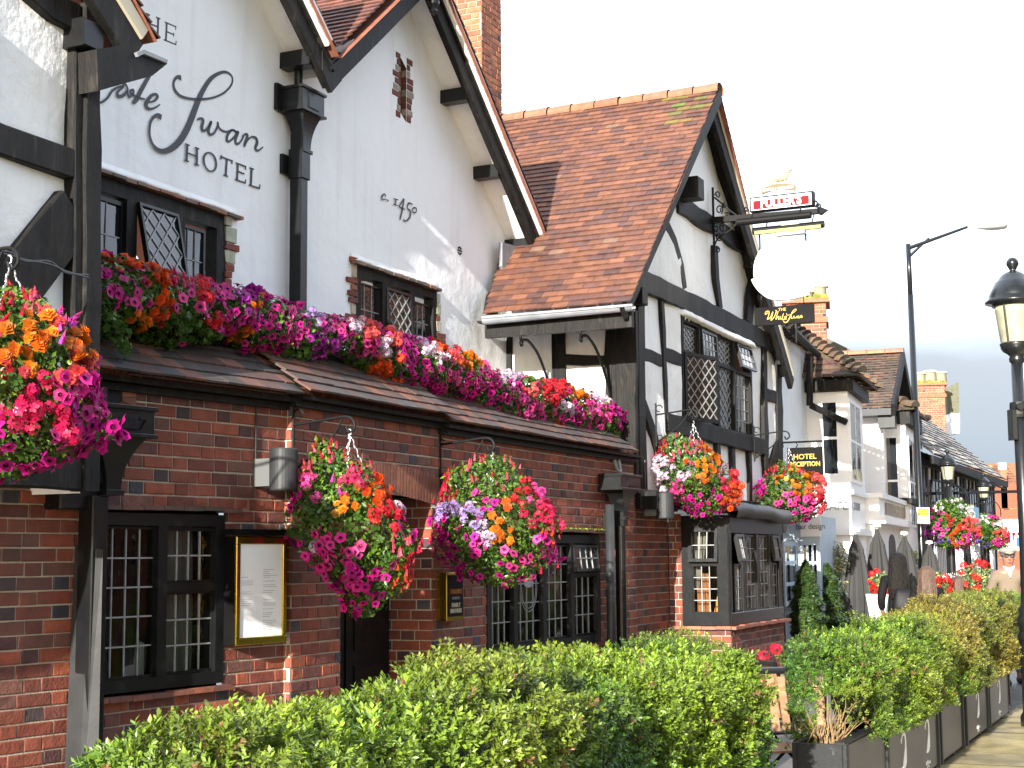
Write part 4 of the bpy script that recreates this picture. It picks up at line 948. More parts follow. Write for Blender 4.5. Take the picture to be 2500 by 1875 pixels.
# chimney behind the ridge
ch = thing('brick_chimney', 'tall orange red brick chimney rising behind the white gable', 'chimney', F2.w(16.4, -8.2, 7))
m = MB(); ORB = [(0.2700, 0.0900, 0.0413), (0.2250, 0.0750, 0.0375), (0.3000, 0.1125, 0.0525), (0.1950, 0.0675, 0.0375)]
sc1 = F2.px(1175, 100, -8.0)[0]; sc2 = F2.px(1223, 100, -8.0)[0]
brick_wall(m, F2, -8.0, sc1, sc2, 6.0, 9.6, seed=41, pal=ORB, headers=.1); brick_wall(m, F2.perp(sc1), 0, -8.85, -8.0, 6.0, 9.6, seed=42, pal=ORB, headers=.1)
m.build('brick_stack', [M['brick'], M['mortar']], ch)

# ================================================================== LEFT TIMBERED HOUSE
lt = thing('timber_framed_house', 'left hand house of white panels between heavy black timbers with overhanging gable', 'building', F2.w(5, -5.4, 0))
OL = -5.32; SE = F2.px(212, 500, OL)[0]; ZL = F2.px(100, 1118, OL)[1]
GLs, GLz = F2.px(250, 0, -5.14)
def glz(s): return 4.45+.85*max(0, (GLs-s)) if s < GLs else 4.45
m = MB(); plaster(m, F2, OL, 2.2, SE, ZL, lambda s: min(6.2, 4.35+.85*(SE-s)), res=.07, amp=.05, seed=17, fine=.006)
RL = F2.perp(SE); m.face([RL.w(-8, 0, 2.0), RL.w(OL, 0, 2.0), RL.w(OL, 0, 4.5), RL.w(-8, 0, 4.5)]); m.build('wall', M['rough_plaster'], lt, smooth=True)
def bl(pts, w, o1=OL+.05, **k): b = MB(); b.beam(F2, [F2.px(x, y, OL+.01) for x, y in pts], w, OL-.02, o1, **(dict(wob=.008, seg=.25)|k)); b.build('timber_beam', M['timber'], lt)
bl([(206, 20), (206, 600), (204, 1200)], .125, o1=OL+.075); bl([(184, 20), (181, 600), (176, 1190)], .10, o1=OL+.055)
bl([(-80, 310), (0, 345), (170, 405)], .155); bl([(175, 520), (105, 610), (-40, 790)], .30, o1=OL+.045)
bl([(60, -40), (120, 20), (178, 45)], .16, o1=OL+.06); bl([(-60, 40), (-60, 1150)], .15)
bl([(-100, 1135), (204, 1150)], .20, o1=OL+.06)
b = MB(); s, z = F2.px(240, 90, OL+.15); b.cbox(F2, s-.10, s+.06, OL-.1, OL+.14, z-.07, z+.08); b.build('timber_beam', M['black'], lt)
# dark jetty corner above the pipes
b = MB(); a = F1.px(108, 1190, OW1)[0]; c = F1.px(205, 1190, OW1)[0]
b.cbox(F1, a, c, OW1, OW1+.13, F1.px(150, 1245, OW1)[1], ZL+.05); b.cbox(F1, a-.02, c, OW1, OW1+.16, ZL-.10, ZL+.06); b.build('jetty_beam', M['black'], lt)
# right-hand slope of its gable: barge, verge and tiles with boxed eaves end
BO = -5.14; ez = F2.px(350, 128, BO); 
b = MB(); b.beam(F2, [(GLs-1.4, ez[1]+1.25), (ez[0]-.05, ez[1]-.02)], .17, BO-.05, BO, wob=.004); b.build('bargeboard', M['timber'], lt)
b = MB(); b.beam(F2, [(GLs-1.4, ez[1]+1.40), (ez[0]+.0, ez[1]+.10)], .09, BO-.05, BO+.015, wob=.004); b.build('verge_board', M['cream'], lt)
rf = MB(); P = Vector(F2.w(ez[0]+.08, BO+.03, ez[1]+.08)); V = Vector(F2.w(ez[0]-1.35, BO+.03, ez[1]+1.38))-P
tiles(rf, P, back, V, 18, int(V.length/.1), pal=TL3, seed=51, lift=.02, jit=.012)
rf.face([tuple(P), tuple(P+V), tuple(P+V+back*4), tuple(P+back*4)], (.2, .07, .04)); rf.build('roof', M['tile'], lt)
b = MB(); e2 = F2.px(408, 150, -5.1)
q = [F2.px(x, y, BO) for x, y in ((335, 130), (352, 124), (408, 146), (408, 156), (372, 185), (300, 205), (240, 222), (236, 120), (300, 110))]
b.prism(F2, q, -6.6, BO); b.build('boxed_eaves', M['timber'], lt)
b = MB(); q = [F2.px(x, y, BO+.02) for x, y in ((334, 128), (352, 121), (410, 146), (408, 154), (352, 131), (338, 138))]
b.prism(F2, q, -5.9, BO+.02); b.build('gutter', M['lead'], lt)
b = MB(); b.box(F2, -3, 2.3, -9, OL-.02, 2.2, 6.2); b.box(F2, 2.2, SE-.03, -9, OL-.08, ZL+.01, 4.3); b.build('side_wall', M['rough_plaster'], lt)
cb = MB(); cp = [F2.px(x, y, OL+.12) for x, y in ((-60, 605), (20, 622), (60, 634), (120, 645), (160, 662), (215, 678))]
for dz in (0, .014): cb.tube(smooth_path([F2.w(p[0], OL+.12, p[1]+dz*(1 if i % 2 else -.5)) for i, p in enumerate(cp)]), .006, 6)
cb.build('cable', M['cable'], lt)

# ================================================================== LEAVES AND FLOWERS
def inst(pv, pq, pc, pos, nrm, scale, colmul, rng, tilt=.35, up=0.):
    """scatter prototype (verts, quads, face colours or None) -> V,F,C arrays"""
    n = len(pos); nr = nrm+rng.normal(0, tilt, (n, 3)); nr[:, 2] += up
    nr /= np.linalg.norm(nr, axis=1)[:, None]+1e-9
    a = rng.normal(0, 1, (n, 3)); t = np.cross(nr, a); t /= np.linalg.norm(t, axis=1)[:, None]+1e-9; b = np.cross(nr, t)
    s = scale[:, None, None]
    V = pos[:, None, :]+s*(pv[None, :, 0:1]*t[:, None, :]+pv[None, :, 1:2]*b[:, None, :]+pv[None, :, 2:3]*nr[:, None, :])
    F = pq[None]+(np.arange(n)*len(pv))[:, None, None]
    C = colmul[:, None, :]*pc[None]
    return V.reshape(-1, 3), F.reshape(-1, 4), C.reshape(-1, 3)
def join(parts):
    Vs, Fs, Cs, o = [], [], [], 0
    for V, F, C in parts: Vs.append(V); Fs.append(F+o); Cs.append(C); o += len(V)
    return np.concatenate(Vs), np.concatenate(Fs), np.concatenate(Cs)
# leaf along +y lying in the plane, normal z
leafV = np.array([(0, -.1, 0), (0, .5, -.06), (0, 1, .0), (-.30, .42, .05), (.30, .42, .05)], float); leafQ = np.array([(0, 1, 2, 3), (0, 4, 2, 1)])
leafC = np.array([(1, 1, 1), (.92, .92, .92)], float)
def p_petunia():
    V = [(0, 0, -.55)]; n = 10
    for k in range(n): a = 2*math.pi*k/n; V.append((.30*math.cos(a), .30*math.sin(a), -.12))
    for k in range(n): a = 2*math.pi*k/n; r = 1.0 if k % 2 == 0 else .80; V.append((r*math.cos(a), r*math.sin(a), .10 if k % 2 == 0 else -.06))
    Q = [(0, 1+k, 1+(k+1) % n, 1+(k+2) % n) for k in range(0, n, 2)]; C = [(.45, .35, .5)]*5
    Q += [(1+k, 1+(k+1) % n, 11+(k+1) % n, 11+k) for k in range(n)]; C += [(1, 1, 1) if k % 2 else (.9, .9, .92) for k in range(n)]
    return np.array(V), np.array(Q), np.array(C)
def p_begonia():
    V, Q, C = [], [], []
    for L, (r, z, n, of) in enumerate(((1.0, 0, 6, 0), (.75, .22, 5, .4), (.48, .42, 4, .9), (.26, .55, 3, .2))):
        for k in range(n):
            a = 2*math.pi*k/n+of; d = math.pi/n*1.15; b = len(V)
            V += [(0, 0, z-.2), (r*.72*math.cos(a-d), r*.72*math.sin(a-d), z+.05), (r*math.cos(a), r*math.sin(a), z+.02), (r*.72*math.cos(a+d), r*.72*math.sin(a+d), z+.10)]
            Q.append((b, b+1, b+2, b+3)); f = .82+.09*L; C.append((f, f*(.9 if k % 2 else 1.1), f))
    return np.array(V), np.array(Q), np.array(C)
def p_cluster(nf, r, ball=.8, seed=1):
    rr = random.Random(seed); V, Q, C = [], [], []
    for i in range(nf):
        th = math.acos(1-2*(i+.5)/nf*.62); ph = i*2.399; n = Vector((math.sin(th)*math.cos(ph), math.sin(th)*math.sin(ph), math.cos(th))); c = n*ball
        t = n.orthogonal().normalized(); b = n.cross(t)
        f = rr.uniform(.8, 1.15)
        for k in range(5):
            a = 2*math.pi*k/5+rr.uniform(0, .3); d = .5; q = len(V)
            P = lambda rad, an, h: tuple(c+(t*math.cos(an)+b*math.sin(an))*rad*r+n*h*r)
            V += [tuple(c), P(.8, a-d, .1), P(1.05, a, .05), P(.8, a+d, .18)]; Q.append((q, q+1, q+2, q+3)); C.append((f, f, f))
    return np.array(V), np.array(Q), np.array(C)
def p_fuchsia():   # hangs along -z: red sepals over a darker bell
    V, Q, C = [], [], []
    for k in range(4):
        a = math.pi/2*k; b = len(V); c, s = math.cos(a), math.sin(a)
        V += [(0, 0, .9), (.22*c-.12*s, .22*s+.12*c, .1), (.75*c, .75*s, .25), (.22*c+.12*s, .22*s-.12*c, .1)]; Q.append((b, b+1, b+2, b+3)); C.append((1, 1, 1))
    n = 4
    for k in range(n):
        a, a2 = 2*math.pi*k/n, 2*math.pi*(k+1)/n; b = len(V)
        V += [(.12*math.cos(a), .12*math.sin(a), .5), (.12*math.cos(a2), .12*math.sin(a2), .5), (.34*math.cos(a2), .34*math.sin(a2), -.75), (.34*math.cos(a), .34*math.sin(a), -.75)]; Q.append((b, b+1, b+2, b+3)); C.append((.85, .8, 1.6))
    return np.array(V), np.array(Q), np.array(C)
PROTO = {'pet': p_petunia(), 'beg': p_begonia(), 'ger': p_cluster(9, .42, .72), 'fuc': p_fuchsia(), 'sml': p_cluster(3, .75, .5, 3)}
FN = {'pet': 'petunia', 'beg': 'begonia', 'ger': 'geranium', 'fuc': 'fuchsia', 'sml': 'small_blossom'}
FS = {'pet': .034, 'beg': .036, 'ger': .040, 'fuc': .032, 'sml': .030}
MAG = (.74, .018, .30); PNK = (.86, .07, .33); PUR = (.42, .02, .34); RDD = (.72, .018, .035); ORR = (.90, .10, .012); ORG = (.95, .24, .015); YEL = (.95, .42, .06)
LIL = (.52, .34, .72); WHP = (.88, .66, .80); SAL = (.88, .10, .10); WHI = (.85, .83, .80); VIO = (.16, .07, .42); CRI = (.72, .01, .09)
GRN = (.060, .135, .015)
def flowers(par, P, Nn, colours, density_f, rng, fs=1.):
    """P,Nn: surface samples; colours: list of (px,py,kind,colour,weight radius); picks the nearest patch for each"""
    px = np.array([proj(p) for p in P]); cl = colours
    cen = np.array([(c[0], c[1]) for c in cl], float); rad = np.array([c[4] if len(c) > 4 else 1. for c in cl])
    spread = density_f
    d = np.linalg.norm(px[:, None, :]-cen[None], axis=2)/rad[None]; d += rng.exponential(spread, d.shape); k = d.argmin(1)
    groups = {}
    for i, c in enumerate(cl):
        m = k == i
        if m.sum(): groups.setdefault(c[2], []).append((m, c[3]))
    for kind, ls in groups.items():
        parts = []
        for m, col in ls:
            n = m.sum(); pv, pq, pc = PROTO[kind]; s = FS[kind]*1.08*fs*rng.uniform(.72, 1.18, n)
            cm = np.array(col)[None]*rng.uniform(.45, .92, (n, 1))*(1+rng.normal(0, .06, (n, 3)))
            nr = Nn[m].copy()
            if kind == 'fuc': nr = np.tile(np.array([[0, 0, 1.]]), (n, 1))
            parts.append(inst(pv, pq, pc, P[m], nr, s, cm, rng, tilt=.42 if kind != 'fuc' else .2))
        V, F, C = join(parts); np_build(FN[kind], V, F, np.clip(C, 0, 1), M['petal'], par, 'stuff')
def foliage(par, P, Nn, rng, size=.034, name='foliage', green=GRN, tilt=.7, up=.0):
    n = len(P); cm = np.array(green)[None]*rng.uniform(.5, 1.5, (n, 1)); y = rng.random(n) < .22; cm[y] *= np.array([2.0, 1.45, 1.0])
    V, F, C = inst(leafV, leafQ, leafC, P, Nn, size*rng.uniform(.6, 1.3, n), cm, rng, tilt=tilt, up=up); return np_build(name, V, F, np.clip(C, 0, 1), M['leaf'], par, 'stuff')
def body_samples(rows, Y, n, rng, shell=(.82, 1.05), lump=.10, seed=0):
    """rows: (py, xl, xr) silhouette in pixels at depth Y -> points in a solid of revolution-like body with outward normals"""
    R = []
    for y, a, b in rows:
        c = zpt((a+b)/2, y, Y); r = (b-a)/2*Y/f_; R.append((c.z, c.x, r))
    R.sort(); z = np.array([r[0] for r in R]); cx = np.array([r[1] for r in R]); rr = np.array([r[2] for r in R])
    zz = np.linspace(z[0], z[-1], 400); wr = np.interp(zz, z, rr); cdf = np.cumsum(wr+.02); cdf /= cdf[-1]
    zs = np.interp(rng.random(n), cdf, zz); r = np.interp(zs, z, rr); c = np.interp(zs, z, cx); ph = rng.random(n)*2*math.pi
    lum = np.array([noise.noise((math.cos(p)*2+seed, math.sin(p)*2, q*6)) for p, q in zip(ph, zs)])
    k = rng.uniform(shell[0], shell[1], n)*(1+lump*2*lum)
    P = np.stack([c+r*k*np.cos(ph), Y+r*k*np.sin(ph)*.9, zs+rng.normal(0, .01, n)], 1)
    dr = np.gradient(wr, zz); sl = np.interp(zs, zz, dr); N_ = np.stack([np.cos(ph), np.sin(ph), -np.clip(sl, -1.5, 1.5)], 1); N_ /= np.linalg.norm(N_, axis=1)[:, None]
    return P, N_
def chains(par, top, pts, r=.004):
    m = MB(); top = Vector(top)
    for p in pts:
        p = Vector(p); n = max(4, int((top-p).length/.03))
        for i in range(n):
            a, b = top.lerp(p, i/n), top.lerp(p, (i+.95)/n); o = Vector((.006 if i % 2 else 0, 0 if i % 2 else .006, 0)); m.tube([a+o, (a+b)/2+o*1.5, b+o], r, 5)
    m.build('chain', M['chain'], par)
def basket(px, Y, rows, hook, colours, nf, nl, label, seed, spread=18, fs=1., pot=True, name='hanging_basket', cat='hanging basket', grp='hanging flower baskets along the hotel front', leaf=.034, ch=True, up=0):
    rng = np.random.default_rng(seed); ym = (rows[0][0]+rows[-1][0])/2; c = zpt(px, ym, Y); t = thing(name, label, cat, tuple(c), grp)
    P, N_ = body_samples(rows, Y, nl, rng, (.45, 1.0), .12, seed); foliage(t, P, N_, rng, leaf)
    P, N_ = body_samples(rows, Y, nf, rng, (.93, 1.12), .12, seed); flowers(t, P, N_, colours, spread, rng, fs)
    w = (rows[len(rows)//2][2]-rows[len(rows)//2][1])/2*Y/f_
    if pot:
        m = MB(); m.lathe(tuple(c), [(.0, -.20), (.10, -.19), (.17, -.13), (.20, -.04), (.205, .03), (.19, .03), (.0, .02)], 18); m.build('liner', M['wicker'], t, smooth=True)
    if ch and hook:
        h = zpt(hook[0], hook[1], Y); chains(t, h, [c+Vector((.2*math.cos(a), .2*math.sin(a), .03)) for a in (.3, 2.4, 4.5)])
        m = MB(); m.tube([h+Vector((.012*math.sin(a), 0, .012+.02*math.cos(a))) for a in (-.5, .3, 1.2, 2.2, 3.1, 4.)], .004, 6); m.build('hook', M['chain'], t)
    return t
def wall_bracket(fr, o, s, z1, z0, reach, label, up=.0):
    """scrolled iron arm: back bar on the wall, arm out, brace and curls; runs outward from the wall"""
    t = thing('iron_bracket', label, 'wall bracket', fr.w(s, o, z1), 'iron brackets holding the flower baskets')
    W_ = lambda oo, z: fr.w(s, o+oo, z); m = MB()
    m.tube([W_(.012, z1+.10), W_(.012, z0)], .009, 6); m.build('back_bar', M['iron'], t)
    m = MB(); ze = z1; m.tube(smooth_path([W_(.012, ze-.02), W_(reach*.5, ze+.0), W_(reach-.06, ze+.015), W_(reach, ze-.01), W_(reach+.01, ze-.06), W_(reach-.03, ze-.085), W_(reach-.05, ze-.05)]), .009, 7)
    m.tube(smooth_path([W_(reach-.08, ze-.0), W_(reach*.6, ze-.14), W_(.03, z0+.05), W_(.012, z0+.02)]), .007, 6)
    m.tube([W_(.05+.035*math.cos(k*.6), ze+.045+.035*math.sin(k*.6)) for k in range(9)], .006, 6)
    m.tube([W_(.05+.03*math.cos(k*.6), z0+.09+.03*math.sin(k*.6)) for k in range(9)], .005, 6)
    m.build('arm', M['iron'], t); return t
# ---- brackets and baskets
def Yat(px, o): # depth where the ray column px meets offset o of the hotel frame
    s, z = F2.px(px, 1300, o); return F2.w(s, o, z)[1]
Y2, Y3, Y4, Y5, Y1 = Yat(862, -4.86), Yat(1210, -4.86), Yat(1705, -4.90), Yat(1925, -4.95), Yat(10, -4.85)
for bx, hx, hy, zt_, zb, oo, lab in ((770, 862, 1042, 998, 1100, OW2, 'scrolled iron bracket left of the door arch'), (1112, 1203, 1090, 1055, 1140, OW2, 'scrolled iron bracket on brick between door and right window'),
                                (1625, 1700, 1015, 1025, 1085, OG+.06, 'iron bracket on the black beam under the upper window'), (1868, 1925, 1065, 1060, 1110, OG+.06, 'thin iron bracket at the right corner of the timbered wing')):
    s, z = F2.px(hx, hy, oo+.45); s0 = s
    wall_bracket(F2, oo, s0, z+.05, z-.30, .45, lab)
s, z = F2.px(28, 612, -4.85); wall_bracket(F2, OL+.05, s, z, z-.36, .45, 'black iron bracket on the left timbered house')
basket(20, Y1, [(705, 0, 60), (740, -40, 110), (790, -110, 185), (850, -180, 208), (900, -205, 222), (960, -205, 240), (1020, -190, 246), (1070, -170, 240), (1105, -140, 185), (1140, -90, 110), (1165, -40, 60)], (22, 640),
    [(100, 740, 'fuc', SAL, .7), (20, 770, 'fuc', RDD), (165, 800, 'fuc', PNK, .7), (20, 830, 'beg', ORG, 1.5), (90, 850, 'beg', ORG, 1.3), (60, 820, 'beg', YEL, .6), (-60, 850, 'beg', ORG, 1.2), (130, 875, 'beg', SAL, 1.1), (190, 840, 'beg', ORG, .6), (175, 900, 'beg', SAL, .8),
     (15, 910, 'ger', RDD, .6), (90, 960, 'ger', CRI, 1.2), (70, 1020, 'ger', CRI, 1.1), (35, 990, 'ger', WHP, .5), (130, 970, 'pet', PNK, 1.1), (190, 960, 'pet', MAG, 1.2), (210, 1030, 'pet', MAG, 1.4), (160, 1040, 'ger', CRI, .8), (60, 1090, 'pet', MAG, 1.2), (10, 1070, 'pet', MAG, 1.), (150, 1095, 'pet', PNK, .8), (30, 930, 'sml', GRN, .8), (60, 1140, 'pet', MAG, 1.), (-80, 980, 'pet', MAG, 1.5), (-120, 900, 'ger', CRI, 1.)],
    620, 6500, 'largest flower basket, orange begonias above magenta petunias, on the left timbered house', 1, 22, 1.12)
basket(862, Y2, [(1075, 770, 800), (1100, 765, 830), (1140, 735, 895), (1180, 722, 930), (1220, 712, 955), (1270, 710, 990), (1320, 716, 1012), (1360, 745, 1015), (1400, 790, 1008), (1440, 825, 985), (1475, 845, 940), (1500, 860, 905)], (853, 1060),
    [(785, 1095, 'fuc', RDD, .8), (770, 1140, 'fuc', SAL), (800, 1180, 'fuc', PNK, 1.), (880, 1130, 'fuc', RDD, .8), (850, 1170, 'ger', (.6, .03, .12), .9), (780, 1185, 'ger', PNK, .8), (860, 1215, 'beg', ORG, .8), (815, 1235, 'beg', YEL, .7), (840, 1255, 'beg', ORG, .9), (920, 1205, 'beg', ORR, .7), (730, 1230, 'pet', MAG, .5), (850, 1230, 'pet', PNK, .4),
     (935, 1265, 'ger', RDD, .7), (990, 1240, 'ger', WHP, .4), (1000, 1290, 'pet', MAG, .7), (975, 1330, 'fuc', SAL, .9), (1000, 1370, 'fuc', RDD, 1.1), (985, 1420, 'fuc', ORR, 1.2), (800, 1300, 'pet', MAG, .8), (870, 1330, 'pet', PNK, .9), (840, 1360, 'pet', PNK, .7), (720, 1340, 'pet', MAG, .6), (750, 1335, 'ger', WHP, .3), (900, 1400, 'pet', MAG, 1.), (850, 1390, 'pet', MAG, .7), (950, 1385, 'pet', PNK, .8), (900, 1455, 'pet', MAG, 1.2), (760, 1260, 'sml', GRN, 1.1), (880, 1290, 'sml', GRN, .9), (920, 1350, 'sml', GRN, .7)],
    470, 6500, 'red, pink and orange flower basket hanging before the dark doorway', 2, 13, .98)
basket(1210, Y3, [(1115, 1175, 1245), (1150, 1090, 1270), (1190, 1082, 1310), (1230, 1078, 1340), (1270, 1072, 1352), (1310, 1068, 1358), (1350, 1078, 1356), (1385, 1110, 1340), (1410, 1140, 1300), (1428, 1180, 1260)], (1200, 1112),
    [(1220, 1130, 'fuc', RDD, .9), (1150, 1165, 'fuc', SAL, .9), (1095, 1200, 'fuc', RDD, .7), (1235, 1180, 'fuc', SAL, 1.), (1150, 1215, 'pet', PNK, .8), (1210, 1230, 'pet', MAG, .7), (1270, 1200, 'ger', RDD, .9), (1300, 1215, 'ger', PNK, .7), (1295, 1245, 'ger', CRI, 1.), (1335, 1260, 'ger', (.85, .03, .12), .9), (1105, 1240, 'ger', LIL, .5), (1155, 1235, 'ger', LIL, .5), (1145, 1275, 'ger', LIL, .5), (1205, 1268, 'beg', ORG, .4), (1240, 1230, 'beg', ORR, .4),
     (1185, 1300, 'ger', (.8, .6, .85), .5), (1225, 1305, 'beg', ORG, .6), (1115, 1315, 'pet', MAG, .9), (1140, 1345, 'pet', MAG, 1.), (1090, 1370, 'pet', MAG, .8), (1180, 1385, 'pet', MAG, .7), (1250, 1350, 'pet', PNK, .8), (1290, 1330, 'pet', PNK, .8), (1330, 1350, 'pet', MAG, .9), (1345, 1300, 'fuc', ORR, .6), (1320, 1395, 'fuc', RDD, .9), (1285, 1400, 'pet', PNK, .8), (1220, 1395, 'pet', MAG, .7), (1270, 1275, 'sml', GRN, .8), (1120, 1180, 'sml', GRN, .6), (1220, 1370, 'sml', GRN, .6)],
    480, 6500, 'flower basket with lilac and orange blooms overlapping the right brick window', 3, 12, .95)
basket(1700, Y4, [(1060, 1625, 1660), (1085, 1605, 1715), (1115, 1602, 1745), (1150, 1602, 1775), (1185, 1612, 1800), (1215, 1635, 1802), (1240, 1665, 1780), (1262, 1690, 1730)], (1692, 1035),
    [(1630, 1085, 'fuc', RDD, 1.), (1650, 1110, 'fuc', SAL, .8), (1690, 1120, 'fuc', SAL, .8), (1625, 1160, 'ger', WHP, 1.2), (1665, 1150, 'ger', WHP, .7), (1650, 1185, 'ger', PNK, .8), (1700, 1150, 'beg', ORG, 1.1), (1740, 1135, 'beg', ORG, .9), (1670, 1125, 'beg', ORR, .6), (1775, 1150, 'pet', PNK, .9), (1795, 1165, 'ger', RDD, .7), (1760, 1190, 'ger', CRI, .8), (1790, 1210, 'ger', ORR, .9), (1720, 1230, 'pet', MAG, 1.5), (1680, 1215, 'pet', MAG, 1.), (1740, 1215, 'pet', MAG, 1.), (1700, 1190, 'sml', GRN, .9), (1750, 1170, 'sml', GRN, .6)],
    450, 4500, 'dense flower basket with white, orange and magenta blooms left of the lead bay roof', 4, 9, 1.0)
basket(1925, Y5, [(1128, 1900, 1916), (1142, 1885, 1945), (1160, 1868, 1985), (1180, 1850, 2005), (1205, 1846, 2010), (1230, 1850, 2006), (1255, 1880, 1995), (1275, 1905, 1960)], (1926, 1095),
    [(1905, 1145, 'fuc', RDD, 1.), (1960, 1150, 'fuc', RDD, .6), (1930, 1165, 'beg', YEL, .8), (1960, 1170, 'beg', ORG, .9), (1900, 1170, 'beg', ORG, .6), (1945, 1190, 'beg', ORG, .7), (1865, 1190, 'pet', MAG, .9), (1995, 1190, 'ger', SAL, .9), (2000, 1220, 'ger', RDD, .9), (1900, 1230, 'pet', PNK, 1.), (1940, 1225, 'pet', PNK, 1.), (1970, 1240, 'pet', PNK, .9), (1960, 1265, 'pet', MAG, .9), (1885, 1200, 'sml', GRN, 1.1), (1870, 1225, 'sml', GRN, .7)],
    420, 3800, 'flower basket with yellow and orange begonias below the hotel reception sign', 5, 8, 1.05)

# ---- flower troughs along the top of the tile strip
def trough(path, label, colours, seed, nf, nl, o, spread=20, trail=(), fr=F2):
    rng = np.random.default_rng(seed); c = [fr.px(x, (a+b)/2, o+.2) for x, a, b in path]; mid = c[len(c)//2]
    t = thing('flower_trough', label, 'flower trough', fr.w(mid[0], o, mid[1]), 'flower troughs on the tiled strip')
    S = np.array([q[0] for q in c]); tt = [fr.px(x, a, o+.04) for x, a, b in path]; bb = [fr.px(x, b, o+.24) for x, a, b in path]; top = np.interp(S, [q[0] for q in tt], [q[1] for q in tt]); bot = np.interp(S, [q[0] for q in bb], [q[1] for q in bb])
    def samp(n, k0, k1):
        s = rng.uniform(S[0], S[-1], n); zt = np.interp(s, S, top); zb = np.interp(s, S, bot); ph = rng.uniform(-math.pi*.62, math.pi*.75, n)
        k = rng.uniform(k0, k1, n); lum = np.array([noise.noise((a*4+seed, b, 0)) for a, b in zip(s, ph)]); k *= 1+.25*lum
        zc = (zt+zb)/2; h = (zt-zb)/2; r = .24
        oo = o+r*k*np.cos(ph); z = zc+h*k*np.sin(ph)
        P = np.array([fr.w(a, b, d) for a, b, d in zip(s, oo, z)]); N_ = np.array([[fr.n[0]*math.cos(p), fr.n[1]*math.cos(p), math.sin(p)] for p in ph]); return P, N_
    P, N_ = samp(nl, .3, 1.0); foliage(t, P, N_, rng, .034)
    P, N_ = samp(nf, .92, 1.12)
    for (x, y0, y1, m_) in trail:
        for k in range(m_):
            y = y0+(y1-y0)*rng.random(); s, z = fr.px(x+rng.normal(0, 9), y, o+.2); P = np.vstack([P, [fr.w(s, o+.2, z)]]); N_ = np.vstack([N_, [[fr.n[0], fr.n[1], .1]]])
        ts_ = []
        for k in range(m_*14):
            y = y0+(y1-y0)*rng.random(); s, z = fr.px(x+rng.normal(0, 9), y, o+.17); ts_.append(fr.w(s, o+.17, z))
        foliage(t, np.array(ts_), np.tile([[fr.n[0], fr.n[1], .2]], (len(ts_), 1)), rng, .03, 'trailing_foliage')
    flowers(t, P, N_, colours, spread, rng, .95)
    m = MB(); m.cbox(fr, S[0]+.05, S[-1]-.15, o-.16, o+.02, float(np.mean(bot))+.06, float(np.mean(bot))+.2, .01); m.build('trough_box', M['black'], t)
    return t
trough([(208, 625, 830), (260, 618, 850), (320, 625, 800), (400, 665, 795), (470, 690, 830), (540, 705, 835), (600, 705, 820), (660, 730, 850), (715, 745, 880)],
    'shaded left flower trough with bright orange begonias among magenta petunias',
    [(230, 650, 'pet', MAG, 1.), (290, 640, 'beg', ORR, .8), (330, 645, 'beg', ORR, .8), (385, 690, 'beg', ORR, .8), (385, 740, 'beg', ORR, .7), (330, 660, 'pet', MAG, .7), (300, 700, 'pet', MAG, 1.1), (350, 720, 'pet', PNK, .9), (240, 720, 'pet', PUR, .7), (440, 690, 'fuc', CRI, .9), (490, 710, 'ger', RDD, .5), (480, 740, 'pet', PNK, 1.), (530, 775, 'ger', RDD, .5), (560, 750, 'pet', MAG, 1.), (600, 730, 'pet', PUR, .8), (620, 740, 'beg', ORG, .4), (640, 780, 'pet', MAG, 1.1), (690, 770, 'pet', PNK, .8), (700, 810, 'pet', MAG, .9), (250, 780, 'sml', GRN, 1.2), (470, 800, 'sml', GRN, 1.), (350, 770, 'beg', ORG, .5), (600, 810, 'beg', ORG, .5), (400, 640, 'ger', LIL, .3)],
    11, 640, 9000, -5.62, 14, [(300, 780, 870, 7), (365, 760, 800, 3)])
